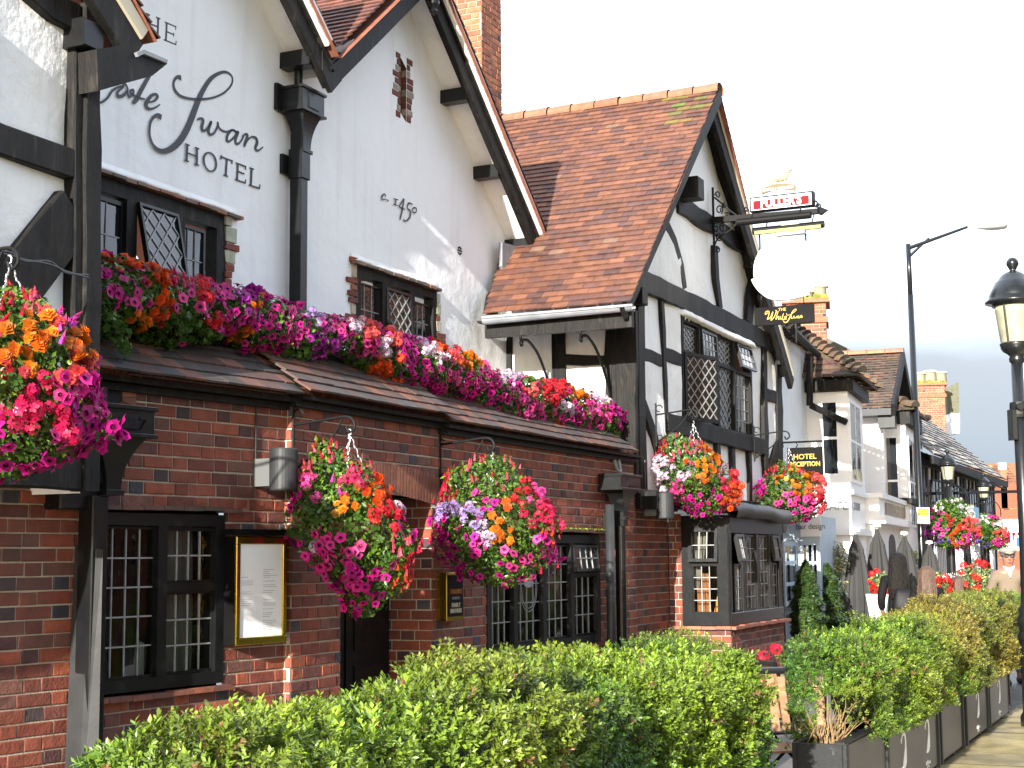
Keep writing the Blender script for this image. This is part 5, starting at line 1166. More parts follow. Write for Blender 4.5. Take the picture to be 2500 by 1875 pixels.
trough([(700, 745, 870), (750, 770, 880), (800, 775, 880), (860, 778, 845), (920, 805, 890), (990, 825, 935), (1060, 845, 955), (1130, 870, 960), (1200, 905, 1000), (1270, 925, 1035), (1340, 935, 1050), (1400, 950, 1070), (1460, 970, 1080), (1510, 1000, 1085), (1546, 1045, 1095)],
    'long sunlit flower trough of pink, white and red blooms running to the timbered wing',
    [(720, 800, 'pet', MAG, 1.), (760, 790, 'ger', LIL, .6), (780, 830, 'pet', PUR, 1.), (830, 800, 'pet', PNK, 1.), (870, 795, 'ger', WHP, .45), (900, 810, 'ger', SAL, .55), (940, 850, 'ger', WHP, .5), (900, 850, 'pet', PNK, .9), (935, 905, 'ger', ORR, .8), (1000, 860, 'pet', MAG, 1.1), (960, 830, 'ger', SAL, .5), (1040, 845, 'ger', WHP, .45), (1080, 870, 'ger', WHP, .45), (1085, 850, 'beg', ORR, .6), (1150, 870, 'beg', ORG, .9), (1165, 885, 'beg', YEL, .4), (1100, 915, 'pet', PNK, 1.1), (1040, 920, 'pet', MAG, 1.), (1110, 860, 'ger', SAL, .5), (1190, 920, 'pet', PNK, 1.), (1170, 950, 'pet', MAG, 1.), (1240, 920, 'ger', WHP, .5), (1230, 960, 'pet', MAG, 1.), (1300, 950, 'ger', SAL, .55), (1290, 1000, 'pet', PNK, 1.1), (1340, 960, 'ger', RDD, .6), (1380, 1000, 'ger', WHP, .4), (1360, 1040, 'beg', ORR, .7), (1420, 960, 'beg', ORG, .5), (1400, 1030, 'pet', MAG, 1.), (1470, 980, 'ger', WHP, .4), (1450, 1010, 'pet', PNK, 1.), (1470, 1010, 'ger', PNK, .6), (1520, 1030, 'pet', MAG, 1.3), (1535, 1060, 'pet', MAG, 1.), (1300, 930, 'sml', GRN, .5), (880, 880, 'sml', GRN, 1.), (1230, 1010, 'sml', GRN, .7), (1500, 1050, 'sml', GRN, .7), (720, 840, 'sml', GRN, .8)],
    12, 1950, 19000, -5.60, 13, [(1300, 1030, 1050, 3), (1540, 1085, 1105, 3)])

# ================================================================== SIGNS AND WALL FITTINGS
# menu case
om = OW1+.11; a, zt_ = F1.px(577, 1310, om); b = F1.px(700, 1320, om)[0]; zb = F1.px(640, 1572, om)[1]
t = thing('menu_case', 'brass framed menu case with white sheet beside the left brick window', 'menu case', F1.w((a+b)/2, om, (zb+zt_)/2))
m = MB(); m.box(F1, a-.0, b, OW1, om-.01, zb, zt_); m.box(F1, a-.03, b+.0, OW1, om+.01, zt_+.01, zt_+.045); m.build('case', M['blackboard'], t)
m = MB(); w_ = .045
for q in ((a, b, zb, zb+w_), (a, b, zt_-w_, zt_), (a, a+w_*.8, zb+w_, zt_-w_), (b-w_*.8, b, zb+w_, zt_-w_)): m.cbox(F1, q[0], q[1], om-.01, om+.006, q[2], q[3], .004)
m.build('frame', M['brass'], t)
m = MB(); m.box(F1, a+w_*.8, b-w_*.8, om-.012, om-.004, zb+w_, zt_-w_); m.build('sheet', M['paper'], t)
m = MB(); rnd = random.Random(2)
for cx0, cx1, n, z0 in ((a+.05, a+.18, 16, zt_-.22), (a+.24, b-.08, 30, zt_-.20)):
    for i in range(n):
        z = z0-i*.0115-(.03 if i > n*.4 else 0)
        if rnd.random() < .8: m.box(F1, cx0, cx0+(cx1-cx0)*rnd.uniform(.4, 1), om-.004, om-.0035, z, z+.0028)
m.build('print', mat('grey_print', (.32, .32, .36), .7), t)
# cylindrical wall fittings
for fr, o, (x0, y0, x1, y1), bx, lab in ((F1, OW1, (658, 1095, 728, 1198), (632, 1113, 1188), 'dark cylindrical wall speaker high on brick left of the doorway'), (F2, OG+.05, (1600, 1203, 1645, 1266), (1612, 1210, 1240), 'dark cylindrical wall speaker below the flower basket at the timbered wing')):
    oo = o+.20; s, zt_ = fr.px((x0+x1)/2, y0, oo); s1 = fr.px(x1, y0, oo)[0]; s0 = fr.px(x0, y0, oo)[0]; zb = fr.px((x0+x1)/2, y1, oo)[1]
    c = fr.w(s, oo, (zt_+zb)/2); r = (x1-x0)/2*c[1]/f_
    t = thing('wall_speaker', lab, 'speaker', c, 'dark cylindrical speakers on the hotel wall')
    m = MB(); m.lathe((c[0], c[1], zb), [(0, 0), (r*.96, 0), (r, .01), (r, zt_-zb-.01), (r*.96, zt_-zb), (0, zt_-zb)], 28); m.build('speaker_body', M['grey_paint'], t, smooth=False)
    m = MB(); m.box(fr, s-.06, s+.02, o, oo-r*.3, (zt_+zb)/2-.10, (zt_+zb)/2+.07); m.build('mount', mat('pale_grey_box', (.10, .104, .10), .6), t)
    m = MB(); m.tube([fr.w(s-.05, o+.015, (zt_+zb)/2), fr.w(s-.052, o+.015, 2.62)], .007, 6); m.build('cable', M['cable'], t)
# brass plaque box
op_ = OW2+.10; a, zt_ = F2.px(1092, 1398, op_); b = F2.px(1133, 1402, op_)[0]; zb = F2.px(1110, 1515, op_)[1]
t = thing('brewery_plaque', 'narrow brass edged black plaque reading family brewers beside the doorway', 'plaque', F2.w((a+b)/2, op_, (zb+zt_)/2))
m = MB(); m.cbox(F2, a, b, OW2, op_-.006, zb, zt_, .004); m.build('plaque_case', M['brass'], t)
m = MB(); m.box(F2, a+.02, b-.015, op_-.006, op_-.002, zb+.03, zt_-.02); m.build('plaque_face', M['blackboard'], t)
mid = (a+b)/2+.003; hh = zt_-zb
m = MB(); m.box(F2, mid-.105, mid+.105, op_-.002, op_-.0005, zt_-hh*.46, zt_-hh*.34); m.build('red_band', M['red'], t)
text("FULLER'S", F2, mid, zt_-hh*.44, op_-.0005, .045, 'gold', t, sx=.95)
text('LONDON', F2, mid, zt_-hh*.56, op_-.002, .028, 'lead', t)
text('FAMILY', F2, mid, zt_-hh*.72, op_-.002, .044, 'cream', t, sx=.95, bold=.0008); text('BREWERS', F2, mid, zt_-hh*.84, op_-.002, .044, 'cream', t, sx=.95, bold=.0008)

# hanging pub sign
ss = F2.px(1740, 625, OG+.04)[0]; S = F2.perp(ss)     # S: s' runs out from the wall (hotel offset), facing back along the street
t = thing('pub_sign_bracket', 'ornate black iron sign bracket high on the timbered gable with scrolls', 'sign bracket', F2.w(ss, OG, 5.2))
P_ = lambda x, y, d=0: S.w(*[(q[0], d, q[1]) for q in [S.px(x, y, d)]][0])
m = MB(); m.tube([F2.w(ss, OG+.06, F2.px(1738, 466, OG)[1]), F2.w(ss, OG+.06, F2.px(1740, 618, OG)[1])], .014, 8); m.build('back_bar', M['iron'], t)
m = MB()
a_, b_ = S.px(1742, 540, 0), S.px(2022, 512, 0); zc_ = F2.px(1745, 540, OG+.06)[1]; ze_ = S.px(2015, 514, 0)[1]
m.hexa([S.w(OG+.05, .03, zc_-.035), S.w(b_[0]-.12, .03, ze_-.03), S.w(b_[0]-.12, .03, ze_+.03), S.w(OG+.05, .03, zc_+.035), S.w(OG+.05, -.03, zc_-.035), S.w(b_[0]-.12, -.03, ze_-.03), S.w(b_[0]-.12, -.03, ze_+.03), S.w(OG+.05, -.03, zc_+.035)])
m.loft([[S.w(b_[0]-.12, .03*k, ze_+.03*j) for k, j in ((1, -1), (1, 1), (-1, 1), (-1, -1))], [S.w(b_[0]-.09, .045*k, ze_+.045*j) for k, j in ((1, -1), (1, 1), (-1, 1), (-1, -1))], [S.w(b_[0], .004*k, ze_+.004*j) for k, j in ((1, -1), (1, 1), (-1, 1), (-1, -1))]])
m.build('beam', M['iron'], t)
m = MB(); rn = .010
def scroll(cx, cy, r, a0, turns, inner=.35):
    n = 16; return [P_(cx+r*(1-(1-inner)*k/n)*math.cos(a0+turns*2*math.pi*k/n)*.75, cy+r*(1-(1-inner)*k/n)*math.sin(a0+turns*2*math.pi*k/n)) for k in range(n+1)]
for cx, cy, r, a0, tn_ in ((1752, 476, 9, 3, 1.2), (1756, 512, 12, 1, -1.3), (1775, 530, 12, 4, 1.3), (1748, 560, 10, 2, 1.2), (1765, 556, 12, 5, -1.2), (1755, 578, 11, 0, 1.3), (1790, 545, 9, 2, -1.2), (1752, 610, 8, 4, 1.3), (1768, 500, 8, 0, 1.)):
    m.tube(scroll(cx, cy, r, a0, tn_), rn*.8, 5)
m.tube(smooth_path([P_(1744, 482), P_(1766, 500), P_(1790, 520), P_(1805, 530)]), rn, 6); m.tube(smooth_path([P_(1744, 600), P_(1755, 580), P_(1785, 560), P_(1805, 538)]), rn, 6)
m.tube(scroll(1992, 497, 10, 0, 1.2), rn, 5); m.tube(scroll(1999, 512-8, 8, 3, 1.1), rn, 5); m.tube(scroll(1822, 512, 7, 2, 1.1), rn, 5)
m.build('scroll', M['iron'], t)
# red brewery box sign
a_, z1 = S.px(1829, 486, .06); b_, z2 = S.px(1984, 469, .06); zl = S.px(1830, 517, .06)[1]
z0 = zl; zt_ = (z1+z2)/2
t = thing('brewery_sign', "red FULLER'S sign with white letters on the iron beam", 'sign', S.w((a_+b_)/2, 0, z0))
m = MB(); m.cbox(S, a_, b_, -.06, .05, z0, zt_+.02, .006); m.build('sign_case', M['iron'], t)
m = MB(); m.box(S, a_+.02, b_-.02, .05, .056, z0+.01, zt_); m.build('white_border', M['white'], t)
m = MB(); m.box(S, a_+.045, b_-.045, .056, .060, z0+.02, zt_-.03); m.build('sign_face', M['red'], t)
text("FULLER'S", S, (a_+b_)/2, z0+.035, .06, (zt_-z0)*.98, 'white', t, bold=.005, sx=.84)
mid = (a_+b_)/2-.02; zr_ = zt_+.085
m = MB(); n = 12
m.loft([[S.w(mid-.20+.40*k/n, .055, zr_-.05+.035*math.sin(math.pi*k/n)), S.w(mid-.20+.40*k/n, .085, zr_-.05+.035*math.sin(math.pi*k/n)), S.w(mid-.20+.40*k/n, .085, zr_+.02+.035*math.sin(math.pi*k/n)), S.w(mid-.20+.40*k/n, .055, zr_+.02+.035*math.sin(math.pi*k/n))] for k in range(n+1)])
m.build('ribbon', mat('olive_gilt', (.10, .08, .03), .6), t); text('GRIFFIN BREWERY', S, mid, zr_-.02, .086, .045, 'paper', t)
# gilded winged beast on top (pale in the sun)
m = MB(); G = lambda u, v: S.w(mid+u*.8, 0, zr_+.05+v*.8)
m.tube(smooth_path([G(-.13, .05), G(-.05, .10), G(.05, .10), G(.11, .12)]), [.02]*6+[.035]*6+[.03]*7, 8)
for u in (-.11, -.06, .07, .12): m.tube([G(u, .09), G(u+.01, .04), G(u, -.02)], [.018, .012, .010], 6)
m.tube(smooth_path([G(.10, .12), G(.12, .18), G(.15, .22), G(.17, .20)]), [.024]*18+[.008], 7)
m.tube(smooth_path([G(-.13, .07), G(-.20, .10), G(-.21, .18), G(-.16, .20)]), .009, 6)
m.prism(S, [(mid-.05, zr_+.14), (mid-.08, zr_+.25), (mid-.02, zr_+.22), (mid+.01, zr_+.25), (mid+.03, zr_+.14)], -.012, .012)
m.build('griffin_emblem', mat('pale_gilt', (.38, .28, .16), .5), t)
# sign lamps
for lab, y0, x0, x1, d, mt2 in (('upper black tube lamp fixed along the sign beam', 534, 1800, 1980, .07, 'iron'), ('lower tube lamp trough with pale green underside below the beam', 556, 1838, 2012, .02, 'iron')):
    pa = S.px(x0, y0+9, d); pb = S.px(x1, y0-9, d); t = thing('sign_lamp', lab, 'lamp', S.w((pa[0]+pb[0])/2, d, pa[1])); zz = (pa[1]+pb[1])/2
    m = MB(); m.tube([S.w(pa[0], d, zz), S.w(pb[0], d, zz)], .042, 12); m.tube([S.w(pa[0]+.2, 0, zz+.2), S.w(pa[0]+.15, d, zz)], .008, 5); m.tube([S.w(pb[0]-.1, 0, zz+.2), S.w(pb[0]-.15, d, zz)], .008, 5); m.build('lamp_trough', M['iron'], t)
    if 'lower' in lab:
        m = MB(); m.box(S, pa[0]+.03, pb[0]-.03, d-.01, d+.046, zz-.048, zz-.01); m.build('lamp_diffuser', mat('yellow_green_diffuser', (.27, .30, .05), .5), t)
# the white swan: pale round board with curved neck on an iron hoop
cx0, cz0 = S.px(1922, 657, 0)
t = thing('white_swan_sign', 'large round white painted swan board hanging under the lamps', 'sign', S.w(cx0, 0, cz0))
R_ = .60*97/100*.86; R_ = abs(S.px(1838, 650, 0)[0]-cx0); VS = abs(S.px(1922, 578, 0)[1]-cz0)/R_
m = MB(); pts = []
for k in range(40):
    a = 2*math.pi*k/40; r = R_*(1.0+.02*math.cos(3*a)); pts.append((cx0+r*math.cos(a), cz0+r*1.0*VS*math.sin(a)))
m.prism(S, pts, -.012, .012); m.build('swan_body', M['white'], t)
m = MB(); hx, hz = S.px(1932, 578, 0); pts = [(hx+.17*math.cos(math.pi*k/12), hz+.02+.15*math.sin(math.pi*k/12)) for k in range(13)]; m.prism(S, pts, -.05, .05); m.build('swan_head', mat('pale_grey_paint', (.34, .37, .39), .5), t)
m = MB(); cr1 = [S.px(x, y, .04) for x, y in ((1838, 682), (1848, 700), (1865, 717), (1885, 727), (1925, 727), (1975, 716))]
m.tube(smooth_path([S.w(p[0], .04, p[1]) for p in cr1]), .022, 8); m.build('tail_curve', M['white'], t)
m = MB()
for x, ya, yb in ((1854, 556, 735), (1966, 545, 725)): pa, pb = S.px(x, ya, -.045), S.px(x, yb, -.045); m.tube([S.w(pa[0], -.045, pa[1]), S.w(pa[0], -.045, pb[1])], .011, 6)
m.build('hanger', M['iron'], t)
a_, zt_ = S.px(1842, 752, .01); b_, _ = S.px(1987, 740, .01); zb = S.px(1843, 797, .01)[1]
t = thing('name_board', 'black board reading The White Swan in gold script below the round white board', 'sign', S.w((a_+b_)/2, .01, zb))
m = MB(); m.cbox(S, a_, b_, -.015, .015, zb, zt_, .004); m.build('board', M['blackboard'], t)
text('THE', S, (a_+b_)/2-.02, zt_-.060, .015, .050, 'gold', t)
def nb(x, y): return S.px(1700+x*500/1843, 400+y*450/1659, .017)
st = [([nb(*p) for p in [(645, 1340), (622, 1355), (628, 1330), (655, 1330), (650, 1370), (640, 1400), (668, 1380), (690, 1330), (680, 1375), (672, 1408), (700, 1380), (722, 1325), (712, 1320)]], 0.0045),
      ([nb(*p) for p in [(738, 1325), (715, 1400), (735, 1375), (745, 1375), (738, 1400), (750, 1395)]], 0.0035), ([nb(*p) for p in [(762, 1370), (755, 1398), (768, 1392)]], 0.0035),
      ([nb(*p) for p in [(785, 1345), (772, 1400), (790, 1398), (812, 1380), (808, 1370), (792, 1385), (798, 1400), (815, 1395)]], 0.0035),
      ([nb(*p) for p in [(812, 1345), (820, 1362), (855, 1352), (898, 1318), (892, 1308), (870, 1325), (845, 1375), (820, 1420), (795, 1428), (785, 1412)]], [0.0028, 0.0028, 0.0028, 0.0028, 0.0035, 0.0049, 0.0056, 0.0042, 0.0035]),
      ([nb(*p) for p in [(845, 1372), (855, 1368), (855, 1390), (870, 1388), (880, 1368), (880, 1388), (895, 1384), (905, 1370)]], 0.0031),
      ([nb(*p) for p in [(922, 1368), (905, 1375), (905, 1388), (922, 1375), (920, 1388), (930, 1384), (935, 1366), (933, 1386), (945, 1364), (950, 1370), (947, 1384), (958, 1378)]], 0.0031)]
strokes(S, .016, st, 'lettering', 'gold', t, k=4)
m = MB()
for x in (a_+.08, b_-.12): m.tube([S.w(x, 0, zt_), S.w(x, 0, zt_+.10)], .006, 5)
x, z = S.px(1943, 800, 0); m.tube([S.w(x, 0, zb), S.w(x, 0, zb-.06)], .02, 6); m.tube([S.w(x, 0, zb-.05), S.w(x, 0, zb-.22)], .009, 5); m.build('fixing', M['iron'], t)
# hotel reception sign
s5 = F2.px(1903, 1085, OG)[0]+.02; S5 = F2.perp(s5)
a_, zt_ = S5.px(1922, 1094, .0); b_, _ = S5.px(2008, 1090, 0); zb = S5.px(1965, 1184, 0)[1]
t = thing('reception_sign', 'black hanging board reading Hotel Reception in gold with a gold bar', 'sign', S5.w((a_+b_)/2, 0, zb))
m = MB(); m.cbox(S5, a_, b_, -.015, .015, zb, zt_, .004); m.build('board', M['blackboard'], t)
text('HOTEL', S5, (a_+b_)/2, zt_-.155, .016, .095, 'gold', t, bold=.0015, sx=1.05); text('RECEPTION', S5, (a_+b_)/2, zt_-.25, .016, .085, 'gold', t, bold=.0025, sx=.92)
m = MB(); m.box(S5, (a_+b_)/2-.10, b_-.03, .015, .019, zt_-.40, zt_-.375); m.build('gold_bar', M['gold'], t)
m = MB(); zz = S5.px(1950, 1079, 0)[1]; m.tube([S5.w(OG, 0, zz), S5.w(b_+.0, 0, zz)], .013, 6)
for x in (a_+.12, b_-.13): m.tube([S5.w(x, 0, zz), S5.w(x+.02, 0, zz-.04), S5.w(x, 0, zt_)], .008, 5)
m.build('hanger', M['iron'], t)

# ================================================================== HEDGES AND PLANTERS
def p_sprig(nl=9, seed=0):
    rr = random.Random(seed); V, Q, C = [], [], []
    for i in range(nl):
        t = i/(nl-1); z = t*1.9; a = (i % 2)*math.pi+(i//2)*math.pi/2+rr.uniform(-.4, .4); up = .35+.5*t; ln = (.62+.3*math.sin(t*3))*rr.uniform(.85, 1.1)
        d = Vector((math.cos(a)*math.cos(up), math.sin(a)*math.cos(up), math.sin(up))); s = Vector((-math.sin(a), math.cos(a), 0)); n = d.cross(s); b = len(V); o = Vector((0, 0, z))
        P = [o, o+d*ln*.5-n*.05, o+d*ln, o+d*ln*.48+s*ln*.26+n*.03, o+d*ln*.48-s*ln*.26+n*.03]
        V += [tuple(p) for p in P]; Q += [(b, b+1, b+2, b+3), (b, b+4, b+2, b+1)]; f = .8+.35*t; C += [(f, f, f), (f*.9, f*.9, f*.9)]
    return np.array(V, float), np.array(Q), np.array(C)
SPR = [p_sprig(9, 1), p_sprig(11, 2)]
def hedge(name, label, u0, u1, v0, v1, zb, zt, n, seed, size=.021, patches=None, dens_top=.35, group=None, dead=None, endcaps=(True, True), edge=.0):
    """leafy clipped box hedge: sprigs over a lumpy rounded bar, denser towards the surface, over a dark twiggy core"""
    rng = np.random.default_rng(seed); base = F2.w((u0+u1)/2, (v0+v1)/2, zb); t = thing(name, label, 'hedge', base, group)
    L_ = u1-u0; Wv = (v1-v0)/2; H = zt-zb
    per = 2*H+2*Wv; q = rng.random(n)
    u = rng.uniform(u0, u1, n); vv = np.zeros(n); z = np.zeros(n); nv = np.zeros(n); nz = np.zeros(n); nu = np.zeros(n)
    a = q < .56; b = (q >= .56) & (q < .56+dens_top); c = ~(a | b)       # road side, top, house side
    vc = (v0+v1)/2
    r = rng.random(n)
    vv[a] = v1; z[a] = zb+H*r[a]; nv[a] = 1; nz[a] = .25
    vv[b] = v0+2*Wv*r[b]; z[b] = zt; nz[b] = 1; nv[b] = (vv[b]-vc)/Wv*.5
    vv[c] = v0; z[c] = zb+H*(.35+.65*r[c]); nv[c] = -1; nz[c] = .3
    # ends
    e = rng.random(n) < .45/max(L_, 1)*1.3
    for k in np.where(e)[0]:
        s = 1 if (rng.random() < .5) else -1
        u[k] = u1 if s > 0 else u0; nu[k] = s; vv[k] = rng.uniform(v0, v1); z[k] = zb+H*rng.random(); nv[k] = 0; nz[k] = .2
    # rounding of the section and lumps
    cr = np.clip((z-(zt-.16))/.16, 0, 1); vv = vc+(vv-vc)*(1-.30*cr**2)
    lum = np.array([noise.noise((x*1.5+seed, y*2, w*2.2))+.75*noise.noise((x*6+seed, y*6, w*6)) for x, y, w in zip(u, vv, z)])
    dep = -rng.exponential(.030, n)+.02
    off = dep+.135*lum
    nn = np.sqrt(nv**2+nz**2+nu**2); 
    topw = np.array([noise.noise((x*1.1+seed*3, 0, 4))*.025+noise.noise((x*4+seed, 1, 4))*.02 for x in u])
    U_ = u+nu/nn*off; V_ = vv+nv/nn*off; Z_ = z+nz/nn*off+topw*((z-zb)/H)**2
    P = np.stack([F2.d[0]*U_+F2.n[0]*V_, F2.d[1]*U_+F2.n[1]*V_, Z_], 1)
    N_ = np.stack([F2.d[0]*nu+F2.n[0]*nv, F2.d[1]*nu+F2.n[1]*nv, nz], 1); N_ /= np.linalg.norm(N_, axis=1)[:, None]
    hue = np.array([noise.noise((x*.8+seed, y*.8, w*1.1)) for x, y, w in zip(u, vv, z)])
    g1 = np.array([.23, .34, .030]); g2 = np.array([.07, .17, .025]); g3 = np.array([.30, .30, .045])
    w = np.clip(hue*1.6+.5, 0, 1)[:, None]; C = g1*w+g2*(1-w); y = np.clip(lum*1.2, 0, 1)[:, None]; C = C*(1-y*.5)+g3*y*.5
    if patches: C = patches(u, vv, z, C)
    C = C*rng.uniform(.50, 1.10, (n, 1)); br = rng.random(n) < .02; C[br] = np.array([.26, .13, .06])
    keep = np.ones(n, bool)
    if dead: keep = ~dead(u, vv, z, rng)
    parts = []
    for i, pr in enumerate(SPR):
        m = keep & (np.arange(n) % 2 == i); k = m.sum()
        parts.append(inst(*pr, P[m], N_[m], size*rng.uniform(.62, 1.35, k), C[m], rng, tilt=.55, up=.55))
    # longer shoots sticking out of the top
    k = int(L_*16); us = rng.uniform(u0, u1, k); vs = rng.uniform(v0+.08, v1-.05, k)
    tw = np.array([noise.noise((x*1.1+seed*3, 0, 4))*.025 for x in us]); Ps = np.stack([F2.d[0]*us+F2.n[0]*vs, F2.d[1]*us+F2.n[1]*vs, zt+tw+rng.uniform(-.02, .035, k)], 1)
    parts.append(inst(*SPR[1], Ps, np.tile([[0, 0, 1.]], (k, 1)), size*rng.uniform(1.2, 1.9, k), np.tile(g1*1.15, (k, 1))*rng.uniform(.8, 1.3, (k, 1)), rng, tilt=.25, up=.4))
    V, F, C_ = join(parts); np_build('foliage', V, F, np.clip(C_, 0, 1), M['leaf'], t)
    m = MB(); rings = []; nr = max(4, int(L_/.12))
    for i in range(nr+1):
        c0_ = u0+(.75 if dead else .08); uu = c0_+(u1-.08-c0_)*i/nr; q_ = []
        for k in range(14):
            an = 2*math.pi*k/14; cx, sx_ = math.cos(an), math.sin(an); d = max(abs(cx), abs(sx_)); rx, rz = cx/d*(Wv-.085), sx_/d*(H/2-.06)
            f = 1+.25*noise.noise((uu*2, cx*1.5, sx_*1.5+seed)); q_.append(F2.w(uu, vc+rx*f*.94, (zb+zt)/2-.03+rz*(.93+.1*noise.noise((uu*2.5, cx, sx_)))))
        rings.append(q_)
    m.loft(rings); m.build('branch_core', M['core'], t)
    return t
def warm(u, v, z, C):
    k = np.array([noise.noise((x*.9+9, 2, w*1.3)) for x, w in zip(u, z)]); w = np.clip(k*2.2, 0, .9)[:, None]
    return C*(1-w)+np.array([.31, .25, .05])*w
hedge('box_hedge', 'long bright green box hedge nearest the camera across the bottom of the picture', 3.2, 7.70, -2.90, -2.18, .45, 1.125, 23000, 1, size=.027)
# planters
PL = thing
pls = []
PU = [(8.92, 10.55), (10.6, 12.6), (12.66, 13.95), (14.0, 15.3), (15.36, 16.75)]
PV0, PV1, PZ0, PZ1 = -2.35, -2.05, .07, .565
SW = [(-.42, .45), (-.40, .62), (-.28, .82), (-.05, .95), (.2, .93), (.38, .78), (.45, .5), (.46, .1), (.48, -.35), (.44, -.7), (.28, -.92), (.02, -.99), (-.2, -.97), (-.30, -.9), (-.12, -.75), (-.02, -.5), (.10, -.2), (.26, .15), (.30, .45), (.24, .68), (.08, .80), (-.12, .78), (-.24, .66), (-.30, .50), (-.34, .40)]
labs = ['first planter at the gap, twin swan emblems on its long brown panels', 'second planter panel run from the gap in the hedge row', 'third planter from the gap, plain unmarked brown panel', 'fourth planter, single white swan emblem, bare corner post each side', 'fifth and farthest planter in view, swan emblem beside the lamp post']
spec = [(8.86, 11.96, [10.02], [(10.6, .8), (11.5, .8)], labs[0]), (12.04, 13.16, [], [], labs[2]), (13.30, 14.62, [], [(14.0, .75)], labs[3]), (14.68, 16.15, [], [(15.4, .75)], labs[4])]
labs = ['nearest black planter at the gap with two white swan emblems on its side', 'plain sided planter with no emblem, behind the one with two swans', 'planter with one swan emblem, next after the plain sided planter', 'farthest planter with a swan emblem, beside the lamp post']
for i, (u0, u1, posts, sw, _) in enumerate(spec):
    t = thing('planter_box', labs[i], 'planter', F2.w((u0+u1)/2, (PV0+PV1)/2, PZ0), 'long black planters lining the pavement')
    m = MB(); th = .03
    m.cbox(F2, u0, u1, PV0, PV0+th, PZ0, PZ1, .004); m.cbox(F2, u0, u0+th, PV0+th, PV1, PZ0, PZ1, .003); m.cbox(F2, u1-th, u1, PV0+th, PV1, PZ0, PZ1, .003)
    m.cbox(F2, u0+th, u1-th, PV1-th, PV1, PZ0, PZ1, .004); m.box(F2, u0+th, u1-th, PV0+th, PV1-th, PZ0+.02, PZ1-.05)
    m.box(F2, u0-.008, u1+.008, PV1-.05, PV1+.01, PZ1-.002, PZ1+.012)
    for p in [u0, u1-.05]+posts: m.cbox(F2, p, p+.05, PV1-.01, PV1+.02, PZ0-.01, PZ1+.006, .003)
    m.build('planter_body', M['planterblack'], t)
    m = MB(); ps = [u0+.055]+[q for p in posts for q in (p-.003, p+.053)]+[u1-.055]
    for a, b in zip(ps[::2], ps[1::2]): m.box(F2, a, b, PV1, PV1+.006, PZ0+.015, PZ1-.012)
    m.build('side_panel', M['panel'], t)
    for s, sc in sw:
        e = MB(); e.prism(F2, [(s+.25*x*sc, .335+.155*y*sc) for x, y in SW], PV1+.006, PV1+.009); e.build('swan_emblem', M['white'], t)
        strokes(F2, PV1+.006, [([(s-.09, .135), (s-.06, .155), (s-.05, .13), (s-.02, .16), (s-.0, .13), (s+.03, .15), (s+.06, .13), (s+.09, .145)], .004), ([(s-.05, .11), (s, .12), (s+.05, .105)], .003)], 'small_script', 'white', t)
    for p in (u0+.25, u1-.25):
        m = MB(); m.tube([F2.w(p, PV1-.07, .035+.02), F2.w(p, PV1-.03, .035+.02)], .035, 12); m.build('wheel', M['grey_paint'], t)
hedge('box_hedge', 'right hand hedge of box growing in the planters beyond the gap', 9.22, 13.2, PV0-.12, PV1+.10, .52, 1.10, 17000, 2, size=.022, patches=lambda u, v, z, C: np.where((u < 11.2)[:, None], C, warm(u, v, z, C)), dead=lambda u, v, z, r: ((u < 9.45) & (z < .80) & (v > -2.30) & (r.random(len(u)) < .93)))
hedge('box_hedge', 'yellowing far section of hedge beside the lamp post', 13.1, 16.6, PV0-.20, PV1+.10, .52, 1.12, 12000, 3, size=.024, patches=lambda u, v, z, C: warm(u, v, z, C)*.5+np.array([.27, .235, .045])*.5)
hedge('box_hedge', 'small dark hedge end seen between the near hedge and the bay window', 9.3, 10.7, -3.75, -3.30, .45, 1.03, 2600, 6, size=.020)
# bare twigs
t = thing('bare_twigs', 'bare light brown twigs at the thin corner of the hedge', 'twigs', F2.w(9.15, PV1-.2, .5)); m = MB(); rnd = random.Random(7)
for k in range(42):
    p = Vector(F2.w(9.12+rnd.gauss(0, .06), PV1-.14+rnd.gauss(0, .05), .52)); a = rnd.gauss(0, .5); b = rnd.gauss(.1, .4); pts = [p]; q = p
    d = Vector((F2.d[0]*a+F2.n[0]*b, F2.d[1]*a+F2.n[1]*b, 1)).normalized(); ln = rnd.uniform(.14, .32)
    for j in range(5): d = (d+Vector((rnd.gauss(0, .12), rnd.gauss(0, .12), 0))).normalized(); q = q+d*ln/5; pts.append(q)
    m.tube(pts, [.0045, .004, .0035, .003, .002, .0012], 5)
m.build('twig', M['twig'], t, kind='stuff')

